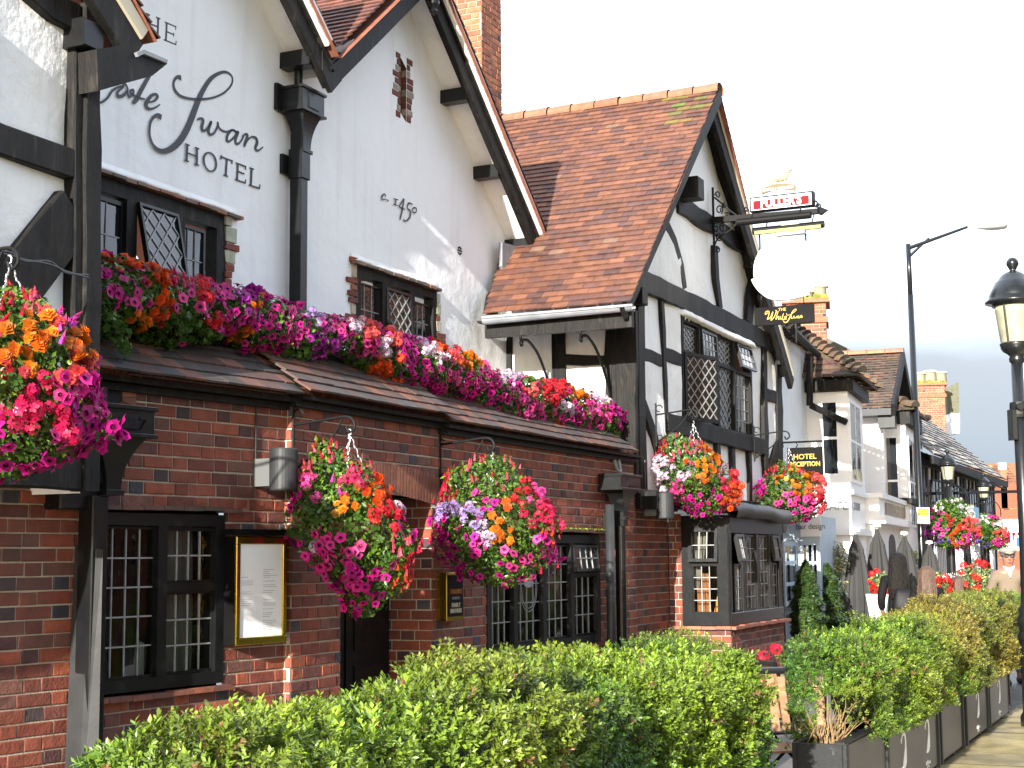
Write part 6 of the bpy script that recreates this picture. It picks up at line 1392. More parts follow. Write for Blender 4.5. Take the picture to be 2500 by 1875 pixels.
# ================================================================== CHAIRS AND TABLE IN THE GAP
def chair(loc, rz, label):
    a = math.degrees(rz); fr = Fr(loc[0], loc[1], a); t = thing('folding_chair', label, 'chair', (loc[0], loc[1], 0), 'slatted folding chairs by the timbered wing')
    m = MB()
    for i in range(6): m.cbox(fr, -.20, .20, -.20+i*.068, -.20+i*.068+.055, .44, .455, .003)
    m.build('seat', M['wood'], t); m = MB()
    for i in range(5): 
        s = -.175+i*.078; m.hexa([fr.w(s, -.235, .52), fr.w(s+.05, -.235, .52), fr.w(s+.05, -.315, .86), fr.w(s, -.315, .86), fr.w(s, -.25, .52), fr.w(s+.05, -.25, .52), fr.w(s+.05, -.33, .86), fr.w(s, -.33, .86)])
    m.build('backrest', M['wood'], t)
    m = MB(); m.tube([fr.w(-.21, -.345, .90), fr.w(.21, -.345, .90)], .022, 8); m.tube([fr.w(-.21, -.225, .51), fr.w(.21, -.225, .51)], .012, 6); m.build('back_rail', mat('black_metal'+str(len(bpy.data.materials)), (.015, .015, .016), .35), t)
    for s in (-.215, .215):
        m = MB(); m.tube([fr.w(s, -.345, .91), fr.w(s, -.2, .44), fr.w(s, .22, .0)], .013, 7); m.build('leg', M['iron'], t)
        m = MB(); m.tube([fr.w(s*.93, .20, .44), fr.w(s*.93, -.1, .2), fr.w(s*.93, -.26, .0)], .012, 7); m.build('leg', M['iron'], t)
    return t
cp = F2.px(1868, 1700, -2.75)
ground = lambda px, py, z=0: (lambda r: Vector((r[0]*(z-CAM.z)/r[2], r[1]*(z-CAM.z)/r[2], z)))(ray(px, py))
def at(px, Y): r = ray(px, 1500); return (r[0]*Y/r[1], Y)
x, y = at(1903, 9.75); chair((x, y), math.radians(72), 'wooden slatted folding chair seen through the gap between the hedges')
x, y = at(1955, 11.0); chair((x, y), math.radians(-20), 'second folding chair mostly hidden behind the nearest planter')
x, y = at(1925, 11.4); t = thing('wooden_table', 'small brown square table behind the slatted chair in the gap', 'table', (x, y, 0)); fr = Fr(x, y, AZ)
m = MB()
for i in range(6): m.cbox(fr, -.35, .35, -.35+i*.118, -.35+i*.118+.108, .72, .745, .004)
m.build('tabletop', M['wood'], t)
m = MB(); m.box(fr, -.3, .3, -.3, .3, .66, .72); m.build('apron', M['wood'], t)
for s in (-.3, .3):
    for o in (-.3, .3): m = MB(); m.box(fr, s-.03, s+.03, o-.03, o+.03, 0, .66); m.build('leg', M['wood'], t)
rng = np.random.default_rng(77); c = zpt(1885, 1640, 10.9); t = thing('potted_geranium', 'red geranium flowers on the table behind the near hedge', 'plant', tuple(c-Vector((0, 0, .15))))
P = rng.normal(0, .06, (9, 3))+np.array(c); flowers(t, P, np.tile([[0, -.5, .8]], (9, 1)), [(1890, 1640, 'ger', (.85, .015, .06), 1)], 1, rng, 1.1); P = rng.normal(0, .07, (120, 3))+np.array(c-Vector((0, 0, .1))); foliage(t, P, np.tile([[0, -.3, .8]], (120, 1)), rng, .04)
m = MB(); m.lathe(tuple(c-Vector((0, 0, .26))), [(0, 0), (.06, 0), (.085, .12), (.09, .13), (0, .125)], 14); m.build('pot', M['wicker'], t)

# ================================================================== STREET LAMPS
def lamp_head(m_, c, k, parts):
    x, y, z = c
    head_top, fr_, gl, bs = parts
    head_top.lathe((x, y, z), [(.0, 1.02*k), (.035*k, 1.01*k), (.062*k, .975*k), (.065*k, .94*k), (.04*k, .895*k), (.03*k, .87*k), (.07*k, .86*k), (.13*k, .82*k), (.165*k, .765*k), (.19*k, .75*k), (.235*k, .66*k), (.262*k, .60*k), (.262*k, .575*k), (.30*k, .545*k), (.302*k, .525*k), (.24*k, .515*k), (.232*k, .49*k), (.0, .49*k)], 28)
    gl.lathe((x, y, z), [(.212*k, .495*k), (.20*k, .44*k), (.150*k, .10*k), (.145*k, .085*k)], 28)
    for a in range(4):
        an = a*math.pi/2+.75; p = lambda r, h: (x+r*k*math.cos(an), y+r*k*math.sin(an), z+h*k); fr_.tube([p(.222, .50), p(.158, .08)], .011*k, 6)
    bs.lathe((x, y, z), [(.0, .10*k), (.165*k, .10*k), (.17*k, .085*k), (.16*k, .06*k), (.16*k, .045*k), (.14*k, .01*k), (.095*k, -.02*k), (.07*k, -.045*k), (.082*k, -.07*k), (.078*k, -.10*k), (.062*k, -.115*k), (.062*k, -.14*k)], 28)
def street_lamp(c, ztop, k, label, r=.06, bask=None):
    t = thing('street_lamp', label, 'street lamp', (c[0], c[1], 0), 'black heritage lamp posts along the pavement'); zb = ztop-1.02*k
    head_top, fr_, gl, bs = MB(), MB(), MB(), MB(); lamp_head(None, (c[0], c[1], zb), k, (head_top, fr_, gl, bs))
    head_top.build('lamp_cap', M['iron_gloss'], t, smooth=True); fr_.build('lamp_frame', M['iron_gloss'], t); gl.build('lamp_glass', M['frost'], t, smooth=True); bs.build('lamp_base', M['iron_gloss'], t, smooth=True)
    p = MB(); p.lathe((c[0], c[1], 0), [(.12, 0), (.12, .12), (.095, .16), (.095, .95), (.115, .98), (.115, 1.03), (.085, 1.08), (.10, 1.12), (.072, 1.16), (r+.004, 1.3), (r, 1.9), (r, zb-.12*k)], 24); p.build('post', M['iron_gloss'], t, smooth=True)
    return t
M['iron_gloss'] = mat('glossy_black_cast_iron', (.009, .010, .011), .32, spec=.3, bump=.0015, bscale=14, coat=.3)
L1 = zpt(2471, 628, 14.6); lx, ly = L1.x, L1.y
lamp1 = street_lamp((lx, ly), L1.z, .92, 'tall black lamp post with ball finial at the right edge of the picture', .060)
# fittings on the near post: white sticker plate and a clamp box with hinge
m = MB(); fr = Fr(lx, ly, 90); z0, z1 = zpt(2480, 1000, 14.6).z, zpt(2480, 890, 14.6).z
m.box(fr, .035, .20, .065, .075, z0, z1); m.build('white_plate', M['white'], lamp1)
text('8', fr, .13, z0+.06, .076, .34, 'grey_paint', lamp1, sx=.7, name='plate_mark')
m = MB(); z0, z1 = zpt(2470, 1075, 14.6).z, zpt(2470, 980, 14.6).z; m.cbox(fr, -.10, -.04, -.06, .07, z0, z1-.08, .01); m.lathe(fr.w(.0, .0, z1-.16), [(0, 0), (.085, 0), (.09, .03), (.09, .12), (.085, .15), (0, .15)], 20); m.tube([fr.w(-.03, .02, z1-.06), fr.w(-.03, .14, z1-.06)], .035, 10); m.build('clamp_box', M['iron_gloss'], lamp1)
m = MB(); zz = zpt(2480, 1560, 14.6).z; m.lathe((lx, ly, zz), [(.06, -.03), (.10, -.02), (.115, .02), (.10, .06), (.08, .08), (.06, .16)], 20); m.build('post_collar', M['iron_gloss'], lamp1, smooth=True)
for (px_, py_, Y, k, lab, rows, cols, sd_) in (
    (2312, 1097, 30, .65, 'middle lamp post with a full red and white flower basket, left of the farther one',
     [(1218, 2305, 2345), (1235, 2280, 2365), (1258, 2268, 2375), (1285, 2265, 2380), (1310, 2266, 2378), (1328, 2275, 2372), (1338, 2310, 2360)],
     [(2290, 1265, 'pet', MAG, 1.), (2300, 1290, 'pet', PNK, 1.), (2325, 1280, 'ger', RDD, 1.2), (2335, 1300, 'ger', ORR, 1.1), (2365, 1285, 'ger', SAL, 1.), (2360, 1320, 'pet', MAG, 1.2), (2290, 1325, 'sml', VIO, 1.1), (2280, 1310, 'pet', PUR, .9), (2340, 1225, 'sml', WHI, 1.), (2365, 1240, 'sml', WHI, 1.), (2300, 1240, 'sml', WHI, .7), (2325, 1245, 'sml', GRN, 1.2), (2300, 1270, 'sml', GRN, .7)], 61),
    (2400, 1155, 36, .63, 'farthest lamp post with a white and pink flower basket',
     [(1255, 2385, 2420), (1270, 2372, 2440), (1292, 2370, 2455), (1315, 2378, 2458), (1332, 2395, 2456), (1340, 2415, 2450)],
     [(2430, 1265, 'pet', MAG, 1.), (2395, 1270, 'sml', WHI, 1.), (2418, 1285, 'sml', WHI, 1.), (2440, 1280, 'sml', WHI, .7), (2380, 1290, 'sml', GRN, 1.), (2410, 1300, 'sml', GRN, 1.), (2400, 1325, 'sml', VIO, 1.), (2440, 1305, 'ger', SAL, .9), (2440, 1330, 'pet', MAG, 1.4), (2390, 1305, 'ger', ORR, .6)], 62)):
    T_ = zpt(px_, py_, Y); lp = street_lamp((T_.x, T_.y), T_.z, k, lab, .075)
    basket((rows[0][1]+rows[0][2])/2, Y-.4, rows, None, cols, 330, 3000, 'flower basket on the %s lamp post' % ('middle' if Y < 33 else 'farthest'), sd_, 4, 1.25, pot=False, ch=False, grp='flower baskets on the lamp posts', leaf=.06)
    m = MB(); zz = zpt(px_, 1235 if Y < 33 else 1262, Y).z
    for s in (-1, 1): m.tube(smooth_path([(T_.x, T_.y, zz+.25), (T_.x+s*.2, T_.y-.1, zz+.35), (T_.x+s*.3, T_.y-.2, zz+.2), (T_.x+s*.28, T_.y-.3, zz)]), .012, 6)
    m.build('basket_arm', M['iron_gloss'], lp)
# tall street light with notice
Y = 28.; T_ = zpt(2217, 596, Y); B_ = zpt(2256, 1470, Y)
t = thing('street_light', 'very tall slim pole street light with flat lantern on an angled arm', 'street light', (B_.x, B_.y, 0)); m = MB()
dx = (T_.x-B_.x)/(T_.z-B_.z); bx = B_.x-dx*B_.z
zm = zpt(2222, 720, Y).z; X_ = lambda z: bx+dx*z
m.tube([(X_(0), Y, 0), (X_(1.5), Y, 1.5), (X_(1.6), Y, 1.6), (X_(zm), Y, zm)], [.085, .08, .062, .055], 14); m.tube([(X_(zm), Y, zm), (X_(T_.z), Y, T_.z)], .046, 12); m.build('pole', M['iron_gloss'], t, smooth=True)
e1 = zpt(2362, 554, Y); m = MB(); m.tube([(X_(T_.z-.08), Y, T_.z-.08), tuple(e1)], [.038, .026], 10); m.tube([(X_(T_.z-.25), Y, T_.z-.25), tuple(Vector((T_.x, Y, T_.z)).lerp(e1, .35))], [.03, .02], 8); m.build('arm', M['iron_gloss'], t)
m = MB(); a, b = zpt(2362, 554, Y), zpt(2455, 549, Y); rings = []
for k in range(12):
    q = k/11; c = a.lerp(b, q); w_ = .03+.15*math.sin(min(1, max(0, q-.2)/.75)*math.pi*.62)*(1 if q < .97 else .7); h = .03+.055*math.sin(min(1, max(0, q-.15)/.85)*math.pi*.7)
    rings.append([(c.x, c.y+w_*math.cos(i*math.pi/6), c.z+h*math.sin(i*math.pi/6)) for i in range(12)])
m.loft(rings); m.build('lantern', mat('pale_grey_lantern', (.42, .44, .47), .4), t, smooth=True)
fr = Fr(X_(2.3), Y, 90); a_, zt_ = fr.px(2238, 1239, .1); b_, _ = fr.px(2269, 1240, .1); zb = fr.px(2250, 1279, .1)[1]
t2 = thing('street_notice', 'small yellow and white notice fixed on the tall street light pole', 'notice', fr.w((a_+b_)/2, .1, zb))
m = MB(); m.cbox(fr, a_, b_, .085, .1, zb, zt_, .004); m.build('notice_plate', M['white'], t2); m = MB(); m.box(fr, a_+.02, b_-.02, .1, .104, zb+(zt_-zb)*.5, zt_-.02); m.build('yellow_panel', mat('yellow_notice', (.60, .38, .02), .5), t2)
text('No waiting', fr, (a_+b_)/2, zb+(zt_-zb)*.56, .104, .045, 'red', t2); text('i', fr, (a_+b_)/2, zb+(zt_-zb)*.72, .104, .06, 'red', t2)

# ================================================================== BUILDINGS FURTHER ALONG THE STREET
c0 = F2.w(SR3, OG, 0); F3 = Fr(c0[0], c0[1], 19.5)
def roof_quad(m, P0, P1, Ptop0, tw=.2, tg=.13, pal=BROWN, seed=1, width=None, thick=.02, **kw):
    P0, P1, Pt = Vector(P0), Vector(P1), Vector(Ptop0); U = P1-P0; V = Pt-P0
    tiles(m, P0, U, V, int(U.length/tw), int(V.length/tg)+1, tw=tw, tg=tg, pal=pal, seed=seed, thick=thick, lift=.02, jit=.012, sag=.04, **kw)
# --- white cafe with hip roofed bay
cafe = thing('cafe_building', 'white two storey cafe with hipped brown tile roof over its bay window', 'building', F3.w(3, 0, 0))
e0 = 0.0; e1 = F3.px(1968, 1000, 0)[0]
ze = F3.px(1968, 905, 0)[1]
m = MB(); plaster(m, F3, 0, -.02, e1+3.2, 0, ze+.35, res=.3, amp=.01, seed=60); m.box(F3, .1, e1+3, -6, -.05, 0, ze)
m.build('wall', M['pebble'], cafe)
RC = F3.perp(e1); bd = RC.px(2070, 1000, 0)[0]; bs1 = F3.px(2107, 1050, bd)[0]
zt_ = F3.px(2072, 958, bd)[1]; zb = F3.px(2072, 1285, bd)[1]
m = MB(); m.box(F3, e1, bs1, .0, bd, 0, zt_); m.build('bay', M['white'], cafe)
m = MB()   # bay mouldings: cill, sign cornice, eaves board
for y, h, p in ((1195, .06, .05), (1290, .09, .09)): z = F3.px(2072, y, bd)[1]; m.box(F3, e1-p, bs1+p, .0, bd+p, z-h, z)
m.build('moulding', M['white'], cafe)
m = MB(); m.box(F3, e1-.10, bs1+.10, 0, bd+.10, zt_, zt_+.17); m.build('eaves_board', M['timber'], cafe)
def sash(par, fr, o, s0, s1, z0, z1, nx=1, nz=2, mt='white', fw=.05, glass='glass'):
    m = MB(); m.box(fr, s0, s1, o-.01, o+.012, z0, z0+fw); m.box(fr, s0, s1, o-.01, o+.012, z1-fw, z1)
    for i in range(nx+1): x = s0+fw/2+(s1-s0-fw)*i/nx; m.box(fr, x-fw/2*(1 if i in (0, nx) else .6), x+fw/2*(1 if i in (0, nx) else .6), o-.01, o+.015, z0+fw, z1-fw)
    for k in range(1, nz): z = z0+(z1-z0)*k/nz; m.box(fr, s0+fw, s1-fw, o-.01, o+.014, z-fw*.4, z+fw*.4)
    w_ = m.build('window', M[mt], par); g = MB(); g.face([fr.w(s0+.01, o+.004, z0+.01), fr.w(s1-.01, o+.004, z0+.01), fr.w(s1-.01, o+.004, z1-.01), fr.w(s0+.01, o+.004, z1-.01)]); g.build('pane', M[glass], w_); return w_
def spx(par, fr, o, x0, y0, x1, y1, **k):
    a, b = fr.px(x0, (y0+y1)/2, o), fr.px(x1, (y0+y1)/2, o); return sash(par, fr, o, min(a[0], b[0]), max(a[0], b[0]), fr.px((x0+x1)/2, y1, o)[1], fr.px((x0+x1)/2, y0, o)[1], **k)
spx(cafe, RC, .01, 2002, 975, 2052, 1165); spx(cafe, F3, bd+.01, 2075, 985, 2101, 1180, nx=2)
spx(cafe, RC, .01, 2016, 1325, 2060, 1480)
s_, z_ = RC.px(2037, 1245, .02); text('CAFE', RC, s_, z_, .012, .17, 'lead', cafe, sx=1.0); s_, z_ = F3.px(2090, 1238, bd); text('RESTAURANT', F3, s_, z_-.05, bd+.012, .17, 'lead', cafe, sx=.8)
rf = MB(); ax = F3.px(1945, 826, .1); apx = F3.w(e1+.4, -1.2, zt_+1.55); zE = zt_+.20
A_, B_, C_ = Vector(F3.w(e1-.25, -2.2, zE)), Vector(F3.w(e1-.25, bd+.22, zE)), Vector(F3.w(bs1+.22, bd+.22, zE)); D_ = Vector(F3.w(bs1+.25, -3, zE)); zR = F3.px(1958, 832, -.4)[1]; T1 = Vector(F3.w((e1+bs1)/2-.25, -.4, zR))
def tri_tiles(m, A, B, T, tg=.13, tw=.2, seed=3, pal=BROWN):
    rnd = random.Random(seed); n = int(((A+B)/2-T).length/tg); nn = (B-A).cross(T-A).normalized()
    if nn.z < 0: nn = -nn
    for j in range(n):
        a, b = A.lerp(T, j/n), B.lerp(T, j/n); a2, b2 = A.lerp(T, (j+1.2)/n), B.lerp(T, (j+1.2)/n); k = max(1, int((b-a).length/tw))
        for i in range(k):
            f0, f1 = i/k, (i+.97)/k; h = .035+rnd.uniform(0, .015); c = [q*rnd.uniform(.8, 1.2) for q in rnd.choice(pal)]
            p = [a.lerp(b, f0)+nn*h, a.lerp(b, f1)+nn*h, a2.lerp(b2, f1)+nn*.01, a2.lerp(b2, f0)+nn*.01]; q = [a.lerp(b, f0), a.lerp(b, f1)]
            m.add([tuple(v) for v in p+q], [(0, 1, 2, 3), (4, 5, 1, 0)], c)
tri_tiles(rf, A_, B_, T1, seed=3); tri_tiles(rf, B_, C_, T1, seed=4); tri_tiles(rf, C_, D_, T1, seed=5)
def bonnets(m, A, B, n=15, r=.10, seed=2, pal=BROWN):
    rnd = random.Random(seed); d = (B-A)/n; dn = d.normalized(); s = dn.cross(Vector((0, 0, 1))).normalized(); u = s.cross(dn)
    for i in range(n):
        a = A+d*i; b = a+d*1.05; c = rnd.choice(pal); c = [c[0]*1.25, c[1]*1.2, c[2]]
        m.loft([[tuple(q+s*rr*math.cos(t*math.pi/6)+u*(rr*math.sin(t*math.pi/6)+e)) for t in range(7)] for q, rr, e in ((a, r*1.15, .05), (b, r*.85, .01))], closed=False, caps=False, col=c)
        m.face([tuple(a+s*r*1.15*math.cos(t*math.pi/6)+u*(r*1.15*math.sin(t*math.pi/6)+.05)) for t in range(7)], (.04, .03, .02))
bonnets(rf, B_, T1, 14); bonnets(rf, C_, T1, 14, seed=5)
A0 = Vector(F3.w(-.1, .05, ze+.30)); rfm = Vector(F3.w(-.1, -3.5, ze+2.6)); roof_quad(rf, F3.w(-.1, .12, ze+.25), F3.w(e1+.3, .12, ze+.25), F3.w(-.1, -1.3, zR-.25), seed=9)
rf.build('roof', M['tile'], cafe)
m = MB(); s, z = F3.px(1975, 920, .2); m.tube([F3.w(-.0, .22, ze+.24), F3.w(e1-.1, .22, ze+.20)], .05, 8); zz = F3.px(1960, 980, .1)[1]
m.tube([F3.w(e1-.3, .12, ze+.15), F3.w(e1-.3, .1, zz)], .05, 8); m.tube([F3.w(e1-.35, .12, zz), F3.w(e1-.1, .6, zz-.25)], .05, 8); m.build('gutter', M['timber'], cafe)
# chimneys behind
def stack(x0, y0, x1, y1, xr, Y, label, pots, pal=ORB, seed=1):
    a, b = zpt(x0, y0, Y), zpt(x1, y1, Y); fr = Fr(a.x, a.y, 90+19.5-6); w_ = (b.x-a.x)*1.0; d = .7
    t = thing('brick_chimney', label, 'chimney', (a.x, a.y, b.z)); m = MB()
    frl = Fr(a.x, a.y, 90+12); brick_wall(m, frl, 0, 0, w_, b.z, a.z, seed=seed, pal=pal, headers=.05)
    e_ = frl.w(w_, 0, 0); frr = Fr(e_[0], e_[1], 12); brick_wall(m, frr, 0, 0, .9, b.z, a.z, seed=seed+1, pal=pal, headers=.05)
    m.box(frl, -.05, w_+.05, -.9, .05, a.z-.42, a.z-.30, (.3, .1, .05)); m.box(frl, -.09, w_+.09, -.95, .09, a.z, a.z+.08, (.3, .11, .06)); m.build('brick_stack', [M['brick'], M['mortar']], t)
    m = MB()
    for i in range(90): 
        s_ = rnd.uniform(-.05, w_+.05); o_ = rnd.uniform(-.5, .06); h = rnd.uniform(.02, .10); m.box(frl, s_-.04, s_+.04, o_-.04, o_+.04, a.z+.08, a.z+.08+h)
    m.build('mossy_flaunching', M['moss'], t)
    for px_, y0_, r_ in pots:
        p = zpt(px_, y0_, Y+.3); m = MB(); h = p.z-a.z-.05; m.lathe((p.x, p.y, a.z+.05), [(r_*1.0, 0), (r_*.85, h*.85), (r_*1.15, h*.87), (r_*1.15, h*.95), (r_*.95, h), (r_*.6, h)], 14); m.build('chimney_pot', M['cream'], t, smooth=True)
    return t
stack(1919, 742, 2018, 885, 2030, 31, 'orange brick chimney with mossy top behind the black name board', [(1940, 716, .16), (1968, 712, .16), (2000, 697, .17)], seed=70)
stack(2235, 942, 2308, 1060, 2325, 52, 'orange brick chimney with three cream pots above the slate grey roof', [(2245, 910, .22), (2270, 905, .24), (2296, 908, .22)], seed=74)
m = MB(); q = [zpt(x, y, 34) for x, y in ((2020, 826), (2105, 868), (2160, 905), (2020, 905))]; t = thing('far_roof', 'mossy grey ridge seen behind the orange chimney', 'roof', tuple(q[0]))
V = [tuple(v) for v in q]+[tuple(v+Vector((.3, 3, .0))) for v in q]; m.hexa([V[3], V[2], V[1], V[0], V[7], V[6], V[5], V[4]], (.10, .085, .06)); m.build('roof_slope', M['tile'], t)
# --- gabled white house
gh = thing('gabled_white_house', 'white house with brown tiled cross gable and black bargeboards beyond the cafe', 'building', F3.w(9, 0, 0))
og = .55; g0 = F3.px(2155, 1050, og)[0]; g1 = F3.px(2206, 1050, og)[0]; gm_ = (g0+g1)/2; ga = F3.px(2178, 866, og); gez = F3.px(2160, 985, og)[1]; ga = (gm_, ga[1])
m = MB(); m.box(F3, bs1+.02, g1+6, -.4, -.02+.0, 0, gez+.2); m.prism(F3, [(g0, 0), (g1, 0), (g1, gez), (ga[0], ga[1]-.15), (g0, gez)], -3, og); m.build('wall', M['white'], gh)
rf = MB(); dm_ = Vector((-F3.n[0], -F3.n[1], 0)); P = Vector(F3.w(g0-.35, og+.25, gez-.18)); T = Vector(F3.w(ga[0], og+.25, ga[1]))
tiles(rf, P, dm_, T-P, 24, int((T-P).length/.13)+1, tw=.2, tg=.13, pal=BROWN, seed=81, thick=.02, lift=.02, jit=.012, sag=.04)
P2 = Vector(F3.w(g1+.35, og+.25, gez-.18)); rf.face([tuple(P2), tuple(T), tuple(T+dm_*5), tuple(P2+dm_*5)], (.15, .09, .06))
for i in range(14):
    a = T+dm_*(i*.36); b = a+dm_*.35; c = random.Random(i).choice([(.30, .13, .07), (.25, .11, .07), (.22, .12, .08)]); rf.loft([[tuple(q_+Vector((F3.d[0]*.13*math.cos(t*math.pi/6), F3.d[1]*.13*math.cos(t*math.pi/6), .10*math.sin(t*math.pi/6)))) for t in range(7)] for q_ in (a, b)], closed=False, caps=False, col=c)
rf.build('roof', M['tile'], gh)
for e_ in (g0-.35, g1+.4): 
    m = MB(); m.beam(F3, [(e_, gez-.22), (ga[0], ga[1]-.08)], .24, og+.20, og+.26, wob=.003); m.build('bargeboard', M['timber'], gh)
m = MB(); m.box(F3, g0-.42, g0-.0, -3, og+.2, gez-.30, gez-.18); m.box(F3, g0-.3, g0+.05, og-.05, og+.25, gez-.52, gez-.30); m.build('eaves_board', M['grey_paint'], gh)
m = MB(); m.hexa([F3.w(ga[0], og+.24, ga[1]-.2), F3.w(g1+.42, og+.24, gez-.35), F3.w(g1+.42, og, gez-.35), F3.w(ga[0], og, ga[1]-.2), F3.w(ga[0], og+.24, ga[1]-.1), F3.w(g1+.42, og+.24, gez-.25), F3.w(g1+.42, og, gez-.25), F3.w(ga[0], og, ga[1]-.1)]); m.build('soffit', M['timber'], gh)
spx(gh, F3, og+.01, 2168, 1035, 2188, 1190, mt='bluewhite')
RG = F3.perp(g0); gb = og+.28
# its ground floor bay with brown sign and arched door
gs0 = F3.px(2150, 1300, gb)[0]; gs1 = F3.px(2212, 1300, gb)[0]
m = MB(); z1_, z0_ = F3.px(2160, 1208, gb)[1], F3.px(2160, 1262, gb)[1]
m.box(F3, gs0-.12, gs1+.12, og, gb+.10, z0_-.12, z0_); m.box(F3, gs0-.1, gs1+.1, og, gb+.06, z1_-.08, z1_); m.box(F3, gs0-.05, gs1+.05, og, gb, z0_, z1_-.08); m.box(F3, gs0, gs1, og, gb-.1, 0, z0_-.12)
m.build('shop_front', M['white'], gh)
m = MB(); a = F3.px(2160, 1240, gb)[0]; b = F3.px(2206, 1240, gb)[0]; m.box(F3, a, b, gb, gb+.03, z0_+.05, z1_-.13); m.build('sign_panel', mat('brown_sign_panel', (.19, .15, .11), .5), gh); text('The Bistro'[:0]+'RISTORANTE', F3, (a+b)/2, (z0_+z1_)/2-.12, gb+.031, .25, 'cream', gh, sx=.9)
m = MB(); a = F3.px(2172, 1400, gb-.1)[0]; b = F3.px(2188, 1400, gb-.1)[0]; zz = F3.px(2180, 1305, gb-.1)[1]; m.prism(F3, [(a, 0), (b, 0), (b, zz-.2)]+[((a+b)/2+(b-a)/2*math.cos(k*math.pi/8), zz-.2+.2*math.sin(k*math.pi/8)) for k in range(1, 8)]+[(a, zz-.2)], gb-.1, gb-.09); m.build('door', M['grey_paint'], gh)
# --- third house, small bay
th_ = thing('small_bay_house', 'narrow white house with mossy tiled bay roof beside the tall pole', 'building', F3.w(13, 0, 0))
ob = .9; b0_, b1_ = F3.px(2212, 1100, ob)[0], F3.px(2240, 1100, ob)[0]; zt3 = F3.px(2215, 1040, ob)[1]
m = MB(); m.box(F3, b0_, b1_, -.4, ob, 0, zt3); m.box(F3, g1+.1, b1_+6, -5, -.3, 0, zt3+.6); m.build('wall', M['white'], th_)
RT = F3.perp(b0_); sash(th_, RT, .01, .15, ob-.12, zt3-1.9, zt3-.2); sash(th_, F3, ob+.01, b0_+.3, b1_-.3, zt3-1.9, zt3-.2, nx=2)
z_ = F3.px(2215, 1240, ob)[1]; text('BAR', F3, (b0_+b1_)/2-.2, z_, ob+.01, .5, 'grey_paint', th_, sx=1.2); m = MB(); m.box(F3, b0_-.1, b1_+.1, 0, ob+.1, zt3, zt3+.25); m.box(F3, b0_-.08, b1_+.08, 0, ob+.08, F3.px(2215, 1215, ob)[1]-.1, F3.px(2215, 1215, ob)[1]); m.build('moulding', M['timber'], th_)
rf = MB(); A_, B_, C_ = Vector(F3.w(b0_-.2, -.8, zt3+.25)), Vector(F3.w(b0_-.2, ob+.2, zt3+.25)), Vector(F3.w(b1_+.2, ob+.2, zt3+.25)); T1 = Vector(F3.w((b0_+b1_)/2, -.6, zt3+1.1))
tri_tiles(rf, A_, B_, T1); tri_tiles(rf, B_, C_, T1, seed=8); bonnets(rf, B_, T1, 8); bonnets(rf, C_, T1, 8)
de = F3.px(2190, 1010, .5); da = F3.px(2226, 948, .5); P = Vector(F3.w(de[0], .5, de[1])); T = Vector(F3.w(da[0], .5, da[1])); tiles(rf, P, dm_, T-P, 12, int((T-P).length/.13)+1, tw=.2, tg=.13, pal=BROWN, seed=82)
rf.build('roof', M['tile'], th_); m = MB(); m.prism(F3, [(de[0]+.1, zt3+.2), (2*da[0]-de[0]-.1, zt3+.2), (2*da[0]-de[0]-.1, de[1]), (da[0], da[1]-.1), (de[0]+.1, de[1])], -1, .4); m.build('dormer_gable', M['white'], th_)
m = MB(); m.beam(F3, [(da[0], da[1]-.05), (2*da[0]-de[0], de[1]-.1)], .2, .42, .52); m.build('bargeboard', M['timber'], th_)
# --- long dark timbered building
st = F3.px(2240, 1080, .9); p4 = F3.w(st[0], .9, 0); F4 = Fr(p4[0], p4[1], 24.5)
tb = thing('dark_timbered_house', 'dark half timbered building with long grey tiled roof running down the street', 'building', F4.w(4, 0, 0))
L4 = F4.px(2425, 1172, 0)[0]; ez4 = F4.px(2300, 1108, .3)[1]; rz4 = F4.px(2250, 975, -2.6)[1]
m = MB(); m.box(F4, 0, L4, -7, 0, 0, ez4); m.build('wall', M['plaster'], tb)
rf = MB(); L_r = L4*1.02
P = Vector(F4.w(-.3, .35, ez4-.1)); Ptp = Vector(F4.w(-.3, -2.6, rz4)); SL_ = [(.20, .19, .18), (.16, .155, .15), (.24, .22, .20), (.19, .175, .16)]
tiles(rf, P, Vector((F4.d[0], F4.d[1], 0)), Ptp-P, int(L_r/.3), int((Ptp-P).length/.16)+1, tw=.3, tg=.16, pal=SL_, seed=85, thick=.025, lift=.01, jit=.01, sag=.03, clip=lambda v: (0, L_r-.0-v*1.25))
rf.build('roof', M['tile'], tb)
rf = MB(); rf.face([tuple(P), F4.w(L_r, .35, ez4-.1), F4.w(L_r-1.25*(Ptp-P).length, -2.6, rz4), tuple(Ptp)], (.1, .1, .1)); rf.build('roof_sheet', M['tile'], tb)
m = MB(); m.box(F4, -.3, L_r, .28, .36, ez4-.28, ez4-.12); m.build('fascia', M['timber'], tb)
s = .2; k = 0
while s < L4-.2:
    b = MB(); b.beam(F4, [(s, 0), (s+.05, ez4)], .42 if k % 3 == 0 else .24, -.01, .04, wob=.01, seg=.6); b.build('timber_beam', M['timber'], tb); s += .75 if k % 2 else .6; k += 1
for z in (ez4-.15, ez4-1.6, 2.5):
    b = MB(); b.beam(F4, [(0, z), (L4, z)], .28, -.005, .05, wob=.01, seg=1.); b.build('timber_beam', M['timber'], tb)
for i, s in enumerate((1.2, 3.8, 6.6, 9.5)):
    if s+1.3 < L4: sash(tb, F4, .06, s, s+1.3, ez4-1.5, ez4-.5, nx=3, nz=2, mt='timber'); sash(tb, F4, .06, s, s+1.4, 1.0, 2.2, nx=6, nz=1, mt='white', fw=.06)
